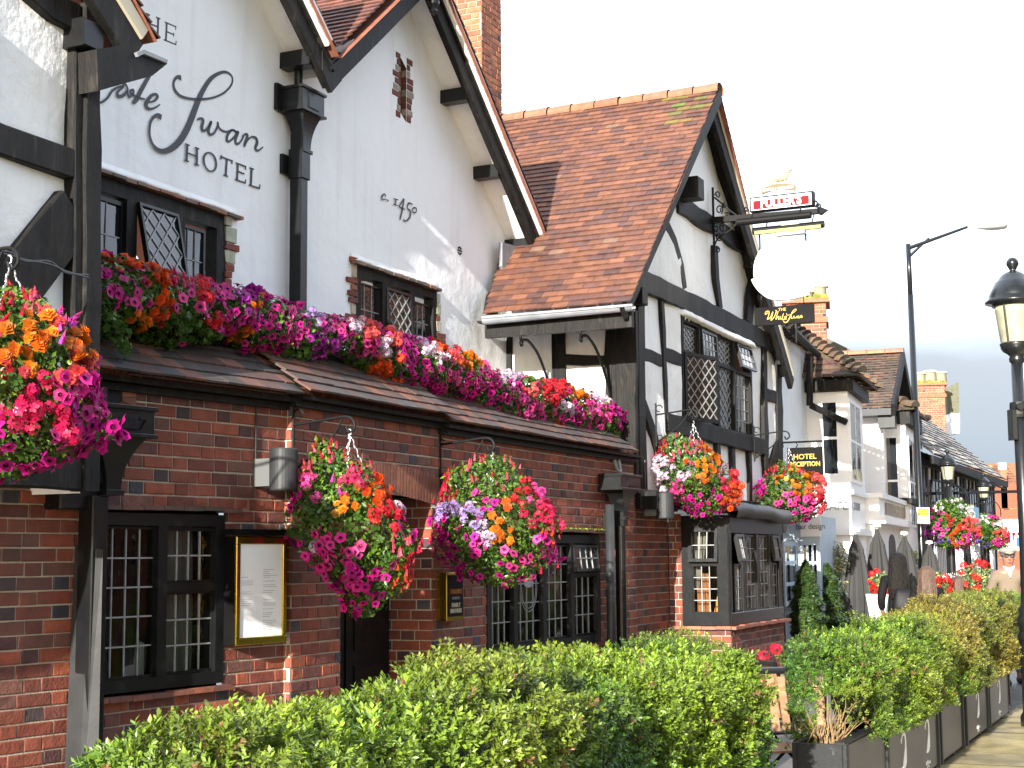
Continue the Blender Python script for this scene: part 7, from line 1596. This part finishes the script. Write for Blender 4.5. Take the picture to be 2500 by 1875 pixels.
m = MB(); fr = F4.perp(1.0); a = F4.px(2262, 1215, .8); m.box(F4, .2, 2.6, .75, .80, a[1]-.42, a[1]+.0); o = m.build('shop_board', mat('sky_blue_board', (.20, .45, .62), .5), tb); text('THEATRE', F4, 1.4, a[1]-.32, .80, .28, 'white', tb, sx=1.1)
m = MB(); m.tube([F4.w(.6, 0, a[1]+.25), F4.w(.6, 2.6, a[1]+.25)], .03, 6); m.tube([F4.w(.6, 0, a[1]+1.0), F4.w(.6, 1.6, a[1]+.3)], .02, 6); m.build('sign_bracket', M['iron'], tb)
# chimney slope beside second stack
Y_ = 54; q = [zpt(x, y, Y_) for x, y in ((2308, 948), (2340, 932), (2342, 1010), (2315, 1010))]; m = MB(); m.hexa([tuple(v) for v in q[::-1]]+[tuple(v+Vector((.2, 2, 0))) for v in q[::-1]], (.10, .10, .06)); q = [zpt(x, y, Y_) for x, y in ((2318, 1010), (2343, 1010), (2343, 1058), (2332, 1058), (2318, 1030))]
t = thing('distant_gable', 'small mossy roof end beside the three pot chimney', 'roof', tuple(q[0])); m.build('roof_slope', M['tile'], t); m = MB(); fr = Fr(0, Y_, 90); m.prism(fr, [fr.px(x, y, 0) for x, y in ((2318, 1010), (2343, 1008), (2343, 1058), (2332, 1058), (2318, 1030))], -1, 0); m.build('gable_wall', M['white'], t)
# --- red brick house at the far end
Y_ = 78; fr = Fr(0, Y_, 90); t = thing('red_brick_house', 'red brick house with mossy orange roof closing the far end of the street', 'building', tuple(zpt(2440, 1300, Y_)))
P = fr.px
a = P(2395, 1150); m = MB(); m.prism(fr, [P(2405, 1400), P(2560, 1400), P(2560, 1180), P(2455, 1180), P(2400, 1240)], -4, 0, (.22, .07, .035)); m.build('wall', M['brick'], t)
m = MB(); q0, q1, q2, q3 = [Vector(fr.w(P(x, y)[0], 0, P(x, y)[1])) for x, y in ((2398, 1125), (2560, 1120), (2560, 1245), (2450, 1245))]
q0.y += 3; q1.y += 3; tiles(m, q3, q2-q3, q0-q3, int((q2-q3).length/.3), int((q0-q3).length/.22), tw=.3, tg=.22, pal=TILE+[(.25, .20, .06)], seed=91, thick=.03, lift=.03); m.face([tuple(x) for x in (q3, q2, q1, q0)], (.2, .09, .04)); m.build('roof', M['tile'], t)
m = MB(); a = P(2448, 1165); m.box(fr, a[0]-.12, a[0]+.2, -.3, .0, a[1]-1.6, a[1]+.4, (.35, .12, .06)); m.build('chimney', M['brick'], t); m = MB(); m.box(fr, a[0]-.12, a[0]+.2, -.3, .02, a[1]+.4, a[1]+.75); m.build('chimney_pot', M['white'], t)
Y_ = 60; fr = Fr(0, Y_, 90); P = fr.px; t = thing('shop_awning', 'white shop front with red striped band at the street end', 'shop front', tuple(zpt(2450, 1320, Y_)))
m = MB(); a, b = P(2432, 1268), P(2540, 1290); m.box(fr, a[0], b[0], -2, 0, 0, a[1]); m.build('front', M['white'], t); m = MB(); 
for i in range(9): x = a[0]+i*.2; m.box(fr, x, x+.11, 0, .05, P(2450, 1325)[1]+.1*(i % 2), P(2450, 1300)[1]); 
m.build('bunting', M['red'], t); m = MB(); m.box(fr, a[0], b[0], 0, .06, 0, P(2450, 1345)[1], (.22, .07, .035)); m.build('brick_front', M['brick'], t)
# blue sign
fr = Fr(0, 50, 90); P = fr.px; t = thing('blue_sign', 'small blue and white sign at the far end by the lamp post', 'sign', tuple(zpt(2480, 1325, 50))); m = MB(); a, b = P(2476, 1308), P(2500, 1338); m.box(fr, a[0], b[0], -.03, 0, b[1], a[1]); m.build('plate', M['white'], t); m = MB(); m.box(fr, a[0]+.06, b[0], 0, .01, b[1]+.05, a[1]-.05); m.build('blue_panel', mat('blue_sign', (.03, .12, .55), .4), t)

# --- hair salon shopfront under the pebbledashed wall
t = thing('salon_shopfront', 'pale blue shopfront with small panes reading hair design', 'shop front', F3.w(1, .3, 0)); so_ = .18
a0 = F3.px(1907, 1400, so_)[0]; a1 = F3.px(1950, 1400, so_)[0]; RS = F3.perp(a1); sd_ = RS.px(2004, 1400, 0)[0]
zt_ = F3.px(1930, 1258, so_)[1]; zs_ = F3.px(1930, 1490, so_)[1]
m = MB(); m.box(F3, .02, a1+1.6, 0, so_-.03, zs_, zt_); m.box(F3, a1, a1+1.6, so_-.03, sd_, zs_, zt_); m.build('shop_frame', M['bluewhite'], t)
m = MB(); m.box(F3, .02, a1, 0, so_-.01, 0, zs_); m.box(F3, a1, a1+1.6, 0, sd_-.04, 0, zs_); m.build('base_wall', M['bpebble'], t)
m = MB(); m.box(F3, -.0, a1+.05, 0, so_+.04, zs_-.03, zs_+.03); m.box(F3, a1-.05, a1+1.7, 0, sd_+.04, zs_-.03, zs_+.03); m.build('sill', M['bluewhite'], t)
spx(t, F3, so_-.02, 1914, 1322, 1944, 1478, nx=1, nz=3, mt='bluewhite', fw=.06)
spx(t, RS, .01, 1956, 1322, 2003, 1478, nx=3, nz=3, mt='bluewhite', fw=.045)
m = MB(); b_ = [RS.px(x, 1290, 0)[0] for x in (1955, 2005)]; zz = RS.px(1980, 1310, 0)[1]; m.box(RS, b_[0], b_[1], 0, .03, zz, zz+.28); m.build('sign_panel', M['white'], t); text('hair design', RS, sum(b_)/2, zz+.10, .031, .105, 'ink', t, sx=.85)

# ================================================================== CONIFERS, PARASOLS, RAILINGS
def conifer(px_, Y, ytop, ybot, w, label, seed):
    rng = np.random.default_rng(seed); top = zpt(px_, ytop, Y); b = zpt(px_, ybot, Y); H = top.z-b.z; n = 9000
    t = thing('conifer', label, 'conifer', (b.x, b.y, b.z), 'clipped conifers in pots beside the salon')
    h = rng.random(n)**1.3; r = w*np.sqrt(np.clip(1-h, 0, 1))*(.92-.25*(h < .08))*(1+.16*np.sin(h*31+seed))*np.clip((1-h)*5, 0, 1)**.3; ph = rng.random(n)*2*math.pi; k = rng.uniform(.65, 1.05, n)
    P = np.stack([b.x+r*k*np.cos(ph), b.y+r*k*np.sin(ph), b.z+H*h], 1); N_ = np.stack([np.cos(ph), np.sin(ph), np.full(n, .9)], 1)
    foliage(t, P, N_, rng, .045, 'foliage', (.035, .07, .018), .4, .3)
    m = MB(); m.tube([(b.x, b.y, b.z-.1), (b.x, b.y, top.z-.2)], [.03, .01], 6); m.build('trunk', M['bark'], t)
    m = MB(); m.lathe((b.x, b.y, b.z-.42), [(0, 0), (.16, 0), (.21, .40), (.23, .42), (0, .4)], 16); m.build('pot', M['planterblack'], t)
conifer(1972, 19.0, 1372, 1545, .26, 'left one of two dark green potted conifers beside the pale blue shopfront', 1)
conifer(2024, 20.5, 1378, 1540, .27, 'right one of two dark green potted conifers, in front of the cafe', 2)
def parasol(px_, Y, ytop, ybot, wb, label, seed):
    top = zpt(px_, ytop, Y); b = zpt(px_, ybot, Y); t = thing('closed_parasol', label, 'parasol', (b.x, b.y, 0), 'closed grey parasols outside the cafe'); m = MB(); rings = []; n = 32; H = top.z-b.z
    for q, w in ((0, .9), (.06, .97), (.2, 1.), (.4, .85), (.6, .68), (.75, .52), (.80, .50), (.86, .36), (.93, .20), (1., .12)):
        rings.append([(b.x+wb*w*(1+.16*math.sin(k*2*math.pi*8/n+seed))*math.cos(2*math.pi*k/n), b.y+wb*w*(1+.16*math.sin(k*2*math.pi*8/n+seed))*math.sin(2*math.pi*k/n), b.z+H*q) for k in range(n)])
    m.loft(rings); m.build('canopy', M['canvas'], t)
    m = MB(); m.tube([(b.x, b.y, 0), (b.x, b.y, top.z+.06)], .025, 8); m.lathe((b.x, b.y, top.z+.02), [(0, .06), (.06, .05), (.07, 0), (0, 0)], 10); m.build('pole', mat('grey_pole'+str(seed), (.4, .4, .4), .4), t)
parasol(2096, 21.6, 1302, 1500, .19, 'leftmost closed grey parasol, tallest, behind the white tipped railings', 1)
parasol(2148, 22.8, 1290, 1490, .20, 'second closed grey parasol, between the leftmost one and the dark haired woman', 2)
parasol(2214, 25, 1308, 1480, .22, 'narrow closed parasol just left of the tall pole', 3)
parasol(2275, 27, 1330, 1480, .22, 'closed parasol between tall pole and middle lamp post', 4)
# railing
t = thing('iron_railing', 'black iron railing with white finials in front of the cafe terrace', 'railing', (8.2, 22, 0), None)
pa, pb = zpt(2058, 1420, 22.0), zpt(2330, 1405, 29.5)
n = 46; m = MB(); w_ = MB(); zt_ = 1.12
for i in range(n):
    q = i/(n-1); x, y = pa.x+(pb.x-pa.x)*q, pa.y+(pb.y-pa.y)*q; m.tube([(x, y, .05), (x, y, zt_)], .010, 5)
    w_.lathe((x, y, zt_), [(.012, 0), (.030, .02), (.018, .05), (.030, .09), (.022, .13), (.0, .17)], 8)
m.tube([(pa.x, pa.y, zt_-.06), (pb.x, pb.y, zt_-.06)], .014, 5); m.tube([(pa.x, pa.y, .15), (pb.x, pb.y, .15)], .014, 5)
m.build('bar', M['iron'], t); w_.build('finial', M['white'], t)
# climbing plant & small plants round the cafe window, red geranium tubs
rng = np.random.default_rng(5)
def bush(px_, py_, Y, r, n, label, cols=None, nf=0, name='potted_plant', green=(.10, .15, .05), size=.05, pot=None):
    c = zpt(px_, py_, Y); t = thing(name, label, 'plant', tuple(c-Vector((0, 0, r)))); d = rng.normal(0, 1, (n, 3)); d /= np.linalg.norm(d, axis=1)[:, None]; P = np.array(c)+d*r*rng.uniform(.4, 1, (n, 1)); foliage(t, P, d, rng, size, 'foliage', green, .6)
    if cols: d = rng.normal(0, 1, (nf, 3)); d[:, 1] -= .6; d /= np.linalg.norm(d, axis=1)[:, None]; flowers(t, np.array(c)+d*r*1.02, d, cols, 6, rng, 1.5)
    if pot: m = MB(); m.lathe((c.x, c.y, c.z-r-.38), [(0, 0), (.13, 0), (.19, .40), (.0, .4)], 14); m.build('pot', M[pot], t)
bush(2030, 1370, 21.6, .30, 1600, 'pale variegated climber in front of the cafe window', name='climbing_plant', green=(.20, .23, .12), size=.04); bush(2022, 1440, 21.7, .34, 1500, 'lower leafy shrub between conifers and cafe window', name='shrub', green=(.16, .19, .10), size=.04)
bush(2040, 1262, 24.5, .28, 900, 'small flower basket under the cafe sign with orange blooms', [(2040, 1262, 'sml', (.75, .12, .05), 1.), (2025, 1255, 'sml', (.7, .3, .1), 1.)], 70, 'hanging_basket', (.14, .15, .05)); bush(2128, 1288, 28, .26, 700, 'small rusty red basket at the corner beyond the cafe bay', [(2128, 1288, 'sml', (.65, .06, .03), 1.)], 70, 'hanging_basket', (.10, .09, .04))
bush(2146, 1425, 21.0, .16, 500, 'red geranium tub left of the dark haired woman', [(2146, 1412, 'ger', (.8, .02, .02), 1.)], 14, pot='white', green=(.16, .22, .08)); bush(2292, 1425, 22.5, .18, 500, 'red geranium tub right of the long haired girl', [(2292, 1418, 'ger', (.8, .02, .02), 1.)], 20, pot='white', green=(.16, .22, .08))
bush(2385, 1418, 24, .30, 900, 'red geranium planter left of the man', [(2370, 1405, 'ger', (.75, .02, .02), 1.), (2400, 1420, 'sml', (.8, .4, .3), .5)], 22, pot='white', green=(.16, .22, .08)); bush(2345, 1425, 25, .22, 600, 'green plants between the two lamp posts', green=(.08, .10, .05))
bush(2175, 1370, 27, .20, 400, 'pale green potted shrub behind the dark haired woman', green=(.25, .28, .12)); bush(2225, 1375, 28.5, .26, 500, 'yellow green shrub left of the tall pole', green=(.20, .22, .06))
# stacked folded bench against the railing
t = thing('folded_bench', 'dark folded bench leaning by the conifers', 'bench', tuple(zpt(2062, 1490, 21))); m = MB(); a, b = zpt(2050, 1450, 21), zpt(2075, 1530, 21)
for k in range(4): o = Vector((.035*k, .03*k, -.02*k)); m.tube([a+o, b+o], .022, 6)
m.build('slat', M['timber'], t)
# low hedge behind the people
hedge('box_hedge', 'far low green hedge behind the yellowing one', 16.7, 20.5, -2.9, -2.2, .45, 1.08, 4500, 9, size=.026)

# ================================================================== PEOPLE
def skin_mesh(name, verts, edges, radii, m, par, sub=2, root=0):
    off = Vector(LOC.get(par.name, (0, 0, 0))); me = bpy.data.meshes.new(name); me.from_pydata([tuple(Vector(v)-off) for v in verts], edges, []); me.materials.append(m)
    o = bpy.data.objects.new(name, me); COL.objects.link(o); o.parent = par; md = o.modifiers.new('s', 'SKIN'); 
    for i, r in enumerate(radii): sv = me.skin_vertices[0].data[i]; sv.radius = (r, r) if not hasattr(r, '__len__') else r; sv.use_root = (i == root)
    md.use_smooth_shade = True; s = o.modifiers.new('u', 'SUBSURF'); s.levels = sub; s.render_levels = sub; return o
SKIN = mat('skin', (.25, .12, .08), .55); JK = mat('black_jacket', (.007, .0065, .007), .8, spec=.15, bump=.003, bscale=12); JEAN = mat('blue_denim', (.075, .13, .24), .8, bump=.002, bscale=40, var=.25, vscale=10); HAIRD = mat('black_hair', (.008, .006, .005), .6, spec=.2, bump=.012, bscale=24, stretch=(6, 6, .6)); HAIRB = mat('light_brown_hair', (.075, .040, .024), .6, bump=.006, bscale=30, stretch=(6, 6, .6), var=.3, vscale=6)
BEIGE = mat('beige_sweater', (.15, .115, .08), .9, bump=.003, bscale=50, var=.08, vscale=4); BAGB = mat('black_leather', (.007, .007, .008), .55, spec=.2, bump=.002, bscale=10); BAGR = mat('red_leather', (.38, .015, .02), .3, bump=.003, bscale=14)
def person(px_, Y, ztop, facing, label, top, legs, hair, style, sc=1.0, arms='down'):
    """body: one continuous skinned surface; clothes and hair are its children. facing = direction of view in degrees from +Y towards +X"""
    b = zpt(px_, 1400, Y); bx, by = b.x, b.y; h = ztop; a = math.radians(facing); f = Vector((math.sin(a), math.cos(a), 0)); r = Vector((math.cos(a), -math.sin(a), 0)); k = h/1.68
    t = thing('person', label, 'person', (bx, by, 0)); W_ = lambda x, y, z: Vector((bx, by, 0))+r*x*k+f*y*k+Vector((0, 0, z*k))
    lean = .0; st = .10
    v = [W_(0, 0, .92), W_(0, 0, 1.10), W_(0, -.01, 1.28), W_(0, -.01, 1.40), W_(0, .0, 1.46), W_(0, .02, 1.53), W_(0, .035, 1.60), W_(0, .02, 1.64)]
    R_ = [(.135*k, .10*k), (.115*k, .09*k), (.14*k, .10*k), (.11*k, .08*k), .052*k, (.075*k, .085*k), (.082*k, .095*k), .055*k]; E = [(i, i+1) for i in range(7)]
    def limb(frm, pts, rr):
        i0 = frm
        for p, q in zip(pts, rr): v.append(p); R_.append(q); E.append((i0, len(v)-1)); i0 = len(v)-1
        return i0
    hands = []
    for s in (-1, 1):
        if arms == 'down': ap = [W_(.185*s, -.01, 1.36), W_(.225*s, -.03, 1.10), W_(.23*s, .06, .88), W_(.225*s, .09, .80)]
        else: ap = [W_(.185*s, -.01, 1.36), W_(.235*s, -.05, 1.11), W_(.215*s, .07, .93), W_(.19*s, .12, .87)]
        e_ = limb(3, ap, [.052*k, .042*k, .033*k, .028*k]); hands.append((ap[-1], s, ap[-1]-ap[-2]))
        limb(0, [W_(.09*s, .0+.02*s, .84), W_(.10*s, st*s*.6+.02, .48), W_(.10*s, st*s, .09), W_(.10*s, st*s+.10, .035)], [.085*k, .055*k, .038*k, .03*k])
    skin_mesh('body', v, E, R_, SKIN, t)
    for p, s, d in hands:       # fingers and thumb
        d = d.normalized(); side = r*s
        for i in range(4):
            q0 = p+d*.02+f*(.022-.014*i); l = (.055, .062, .058, .045)[i]; q1 = q0+d*l*.55; q2 = q1+(d*.8-side*.6).normalized()*l*.5; m = MB(); m.tube([q0, q1, q2], [.0085, .008, .006], 6); m.build('finger', SKIN, t, smooth=True)
        m = MB(); q0 = p+f*.02; m.tube([q0, q0+f*.02+d*.02, q0+f*.025+d*.045], [.010, .009, .007], 6); m.build('thumb', SKIN, t, smooth=True)
    # top garment
    tv = [W_(0, 0, .84), W_(0, 0, .98), W_(0, -.005, 1.12), W_(0, -.01, 1.27), W_(0, -.01, 1.38), W_(0, .0, 1.435)]; tr = [(.175*k, .125*k), (.165*k, .12*k), (.15*k, .115*k), (.165*k, .12*k), (.14*k, .10*k), .065*k]; te = [(i, i+1) for i in range(5)]
    for p, s, d in hands:
        i0 = 4
        ap = ([W_(.175*s, -.01, 1.355), W_(.225*s, -.03, 1.10), W_(.23*s, .05, .90)] if arms == 'down' else [W_(.175*s, -.01, 1.355), W_(.235*s, -.05, 1.11), W_(.218*s, .055, .95)])
        for q, rr in zip(ap, (.075*k, .062*k, .048*k)): tv.append(q); tr.append(rr); te.append((i0, len(tv)-1)); i0 = len(tv)-1
    skin_mesh('top', tv, te, tr, top, t)
    lv = [W_(0, 0, .95), W_(0, 0, .86)]; lr = [(.15*k, .11*k), (.16*k, .12*k)]; le = [(0, 1)]
    for s in (-1, 1):
        i0 = 1
        for q, rr in zip([W_(.09*s, .01*s, .76), W_(.10*s, st*s*.6+.02, .48), W_(.10*s, st*s, .12)], (.098*k, .075*k, .06*k)): lv.append(q); lr.append(rr); le.append((i0, len(lv)-1)); i0 = len(lv)-1
    skin_mesh('trousers', lv, le, lr, legs, t)
    for s in (-1, 1): m = MB(); c = W_(.10*s, st*s+.03, .0); m.loft([[tuple(c+f*(u*k)+r*(w*math.cos(g)*k)+Vector((0, 0, max(0, (hh+hh*math.sin(g))*k)))) for g in [j*math.pi/5 for j in range(10)]] for u, w, hh in ((-.10, .03, .03), (-.06, .042, .05), (.04, .046, .04), (.12, .042, .03), (.17, .02, .015))]); m.build('shoe', M['iron'], t, smooth=True)
    # hair / face
    m = MB(); hc = W_(0, .0, 1.60)
    if style == 'long':
        rings = []
        for z, w, d_, y in ((1.72, .02, .02, 0), (1.71, .06, .06, .0), (1.67, .092, .10, -.01), (1.60, .103, .112, -.02), (1.52, .102, .10, -.035), (1.44, .110, .075, -.07), (1.34, .125, .06, -.10), (1.24, .12, .05, -.115), (1.16, .09, .035, -.12), (1.12, .04, .015, -.12)):
            rings.append([tuple(W_(w*math.cos(g)*(1+.05*math.sin(g*7+z*9)), y+d_*math.sin(g), z)) for g in [j*math.pi/9 for j in range(18)]])
        m.loft(rings); hr = random.Random(int(px_))
        for q_ in range(120):
            g = hr.uniform(0, 2*math.pi); o_ = hr.uniform(.98, 1.12); ln = hr.uniform(-.03, .05); zz = ((1.70, .05, .05, 0), (1.66, .094, .10, -.01), (1.58, .106, .113, -.025), (1.48, .110, .09, -.05), (1.36, .128, .065, -.10), (1.24, .125, .055, -.115), (1.13+ln, .11, .035, -.12))
            if math.sin(g) > .45: zz = zz[:3]
            m.tube([W_(w*o_*math.cos(g+.12*math.sin(z*14+q_)), y+d_*o_*math.sin(g+.12*math.sin(z*14+q_)), z) for z, w, d_, y in zz], .0065, 4)
        m.build('hair', hair, t)
    else:
        m.loft([[tuple(W_(w*math.cos(g), y+d_*math.sin(g), z)) for g in [j*math.pi/8 for j in range(16)]] for z, w, d_, y in ((1.69, .02, .02, 0), (1.685, .075, .085, .0), (1.66, .098, .112, .0), (1.62, .096, .11, -.012), (1.585, .085, .07, -.045))]); m.build('hair', hair, t, smooth=True)
    e_ = MB()
    for s in (-1, 1): c = W_(.085*s, .0, 1.575); e_.lathe(tuple(c-Vector((0, 0, .03))), [(0, 0), (.014, .01), (.018, .03), (.012, .055), (0, .06)], 8)
    e_.build('ear', SKIN, t, smooth=True)
    if style != 'long':
        m = MB(); m.loft([[tuple(W_(w*math.cos(g), .112+y+d_*math.sin(g), z)) for g in [j*math.pi/4 for j in range(8)]] for z, w, d_, y in ((1.605, .008, .006, 0), (1.575, .012, .014, .006), (1.555, .017, .014, .004), (1.548, .006, .004, .0))]); m.build('nose', SKIN, t, smooth=True)
        m = MB(); m.tube([W_(-.025, .113, 1.525), W_(0, .120, 1.522), W_(.025, .113, 1.525)], .006, 6); m.build('mouth', mat('lips', (.35, .10, .09), .5), t)
        m = MB()
        for s in (-1, 1): c = W_(.032*s, .108, 1.598); m.loft([[tuple(c+r*(.026*k*math.cos(g)*q)+Vector((0, 0, .019*k*math.sin(g)*q))+f*w) for g in [j*math.pi/5 for j in range(10)]] for q, w in ((1, -.01), (1, .008), (.7, .014))])
        m.tube([W_(-.09, .02, 1.60), W_(-.06, .10, 1.602), W_(.06, .10, 1.602), W_(.09, .02, 1.60)], .004, 5); m.build('sunglasses', M['ink'], t)
    return t, W_, f, r
t, W_, f, r = person(2192, 20.0, 1.64, 10, 'dark haired woman seen from behind in black jacket and jeans with black shoulder bag', JK, JEAN, HAIRD, 'long', arms='bent')
def bag(name, label, c, w, h, d, r, f, m_, strap, rs=.009):
    t = thing(name, label, 'handbag', tuple(c)); m = MB(); n = 16
    rings = []
    for z, q, e in ((-.5, .75, .7), (-.46, .95, 1.), (-.2, 1., 1.1), (.1, .9, .9), (.35, .78, .6), (.5, .68, .25), (.52, .60, .1)):
        rings.append([tuple(c+r*(w/2*q*math.copysign(abs(math.cos(g))**.6, math.cos(g)))+f*(d/2*e*math.copysign(abs(math.sin(g))**.7, math.sin(g)))+Vector((0, 0, z*h))) for g in [j*2*math.pi/n for j in range(n)]])
    m.loft(rings); m.build('bag_body', m_, t, smooth=True); m = MB(); m.tube(smooth_path(strap), rs, 6); m.build('strap', m_, t)
c = W_(.10, -.20, 1.06); bag('shoulder_bag', 'large black leather shoulder bag on the dark haired woman', c, .40, .32, .14, (r+Vector((0, 0, -.12))).normalized(), f, BAGB, [c+Vector((0, 0, .13))-r*.10, W_(.10, -.16, 1.30), W_(.17, -.06, 1.44), W_(.19, .05, 1.36), c+Vector((0, 0, .13))+r*.12])
t, W_, f, r = person(2262, 19.3, 1.47, 14, 'smaller girl with long light brown hair seen from behind in dark coat', JK, JK, HAIRB, 'long', arms='bent')
c = W_(.25, -.10, .92); bag('handbag', 'shiny red handbag hanging on the arm of the long haired girl', c, .30, .20, .13, r, f, BAGR, [c+Vector((0, 0, .09))-r*.07, W_(.20, -.09, 1.18), W_(.22, -.06, 1.26), W_(.27, -.08, 1.18), c+Vector((0, 0, .09))+r*.07], .008)
t, W_, f, r = person(2462, 19.6, 1.70, 188, 'man facing the camera in beige v neck sweater, pale collar and sunglasses, sunlit band across his grey hair', BEIGE, JEAN, mat('grey_hair', (.16, .14, .12), .7), 'short')
m = MB(); m.loft([[tuple(W_(w*math.cos(g), y+d_*math.sin(g), z)) for g in [j*math.pi/8 for j in range(16)]] for z, w, d_, y in ((1.64, .103, .12, .01), (1.665, .112, .135, .02), (1.69, .10, .12, .01), (1.71, .05, .06, 0), (1.712, .01, .01, 0))]); m.prism(Fr(0, 0, 0), [(0, 0), (0, 0), (0, 0)], 0, 0)
m.tube([W_(-.06, .12, 1.645), W_(0, .175, 1.635), W_(.06, .12, 1.645)], .016, 8); m.build('head_top', mat('painted_sun_band', (.22, .20, .17), .8), t, smooth=True)  # added shape, its pale colour stands for sunlight on grey hair and forehead
m = MB()
for s in (-1, 1): m.hexa([W_(.012*s, .085, 1.40), W_(.05*s, .075, 1.43), W_(.075*s, .04, 1.475), W_(.035*s, .07, 1.465), W_(.012*s, .075, 1.40), W_(.05*s, .065, 1.43), W_(.065*s, .03, 1.475), W_(.03*s, .06, 1.465)])
m.hexa([W_(-.035, .098, 1.455), W_(.035, .098, 1.455), W_(.006, .128, 1.33), W_(-.006, .128, 1.33), W_(-.035, .09, 1.455), W_(.035, .09, 1.455), W_(.006, .118, 1.33), W_(-.006, .118, 1.33)]); m.build('collar', mat('pale_shirt', (.60, .64, .72), .8), t)
t, W_, f, r = person(2338, 22.5, 1.30, 60, 'seated visitor in pale jeans half hidden behind the far hedge', mat('grey_top', (.25, .26, .28), .8), mat('pale_jeans', (.42, .48, .56), .8), HAIRB, 'long', arms='bent')

# ================================================================== THE OTHER SIDE OF THE STREET (seen in the window panes)
opp = thing('opposite_terrace', 'red brick terrace across the road, seen mirrored in the window panes', 'building', F2.w(30, 10.5, 0)); m = MB(); FO = Fr(*F2.w(0, 10.5, 0)[:2], AZ)
m.box(FO, 12, 70, 0, 7, 0, 6.2, (.26, .09, .045)); m.hexa([FO.w(12, 0, 6.2), FO.w(70, 0, 6.2), FO.w(70, 3.5, 9), FO.w(12, 3.5, 9), FO.w(12, 7, 6.2), FO.w(70, 7, 6.2), FO.w(70, 3.6, 9), FO.w(12, 3.6, 9)], (.16, .06, .04)); m.build('wall', M['brick'], opp)
for i in range(16):
    for z in (1.0, 3.8):
        m = MB(); s = 14+i*3.5; m.box(FO, s, s+1.2, -.03, .0, z, z+1.5); m.box(FO, s+.1, s+1.1, -.05, -.03, z+.1, z+1.4, (.02, .02, .02), 1); m.build('window', [M['white'], M['glass']], opp)
def tree(u, v, H, R, label, seed):
    rng = np.random.default_rng(seed); b = F2.w(u, v, 0); t = thing('broadleaf_tree', label, 'tree', b, 'trees on the far side of the road'); m = MB(); rnd = random.Random(seed)
    m.tube(smooth_path([b, (b[0]+.1, b[1], H*.3), (b[0]-.1, b[1]+.1, H*.65)]), [.24]*6+[.17]*7, 10)
    for k in range(7): a = k*.9; z = H*(.3+.05*k); m.tube([(b[0], b[1], z), (b[0]+R*.4*math.cos(a), b[1]+R*.4*math.sin(a), z+H*.15), (b[0]+R*.75*math.cos(a), b[1]+R*.75*math.sin(a), z+H*.25)], [.09, .05, .02], 6)
    m.build('trunk', M['bark'], t); n = 6000; cc = rng.normal(0, 1, (26, 3)); cc /= np.linalg.norm(cc, axis=1)[:, None]; cc = cc*R*.65*rng.uniform(.4, 1, (26, 1))+np.array([b[0], b[1], H*.68]); i = rng.integers(0, 26, n); d = rng.normal(0, 1, (n, 3)); d /= np.linalg.norm(d, axis=1)[:, None]
    foliage(t, cc[i]+d*R*.38*rng.uniform(.6, 1, (n, 1)), d, rng, .20, 'crown', (.06, .10, .02))
tree(9, 6.5, 6.5, 2.2, 'leafy tree across the road mirrored in the upper left window', 1); tree(21, 8.5, 6, 2., 'leafy tree across the road in front of the brick terrace', 2)
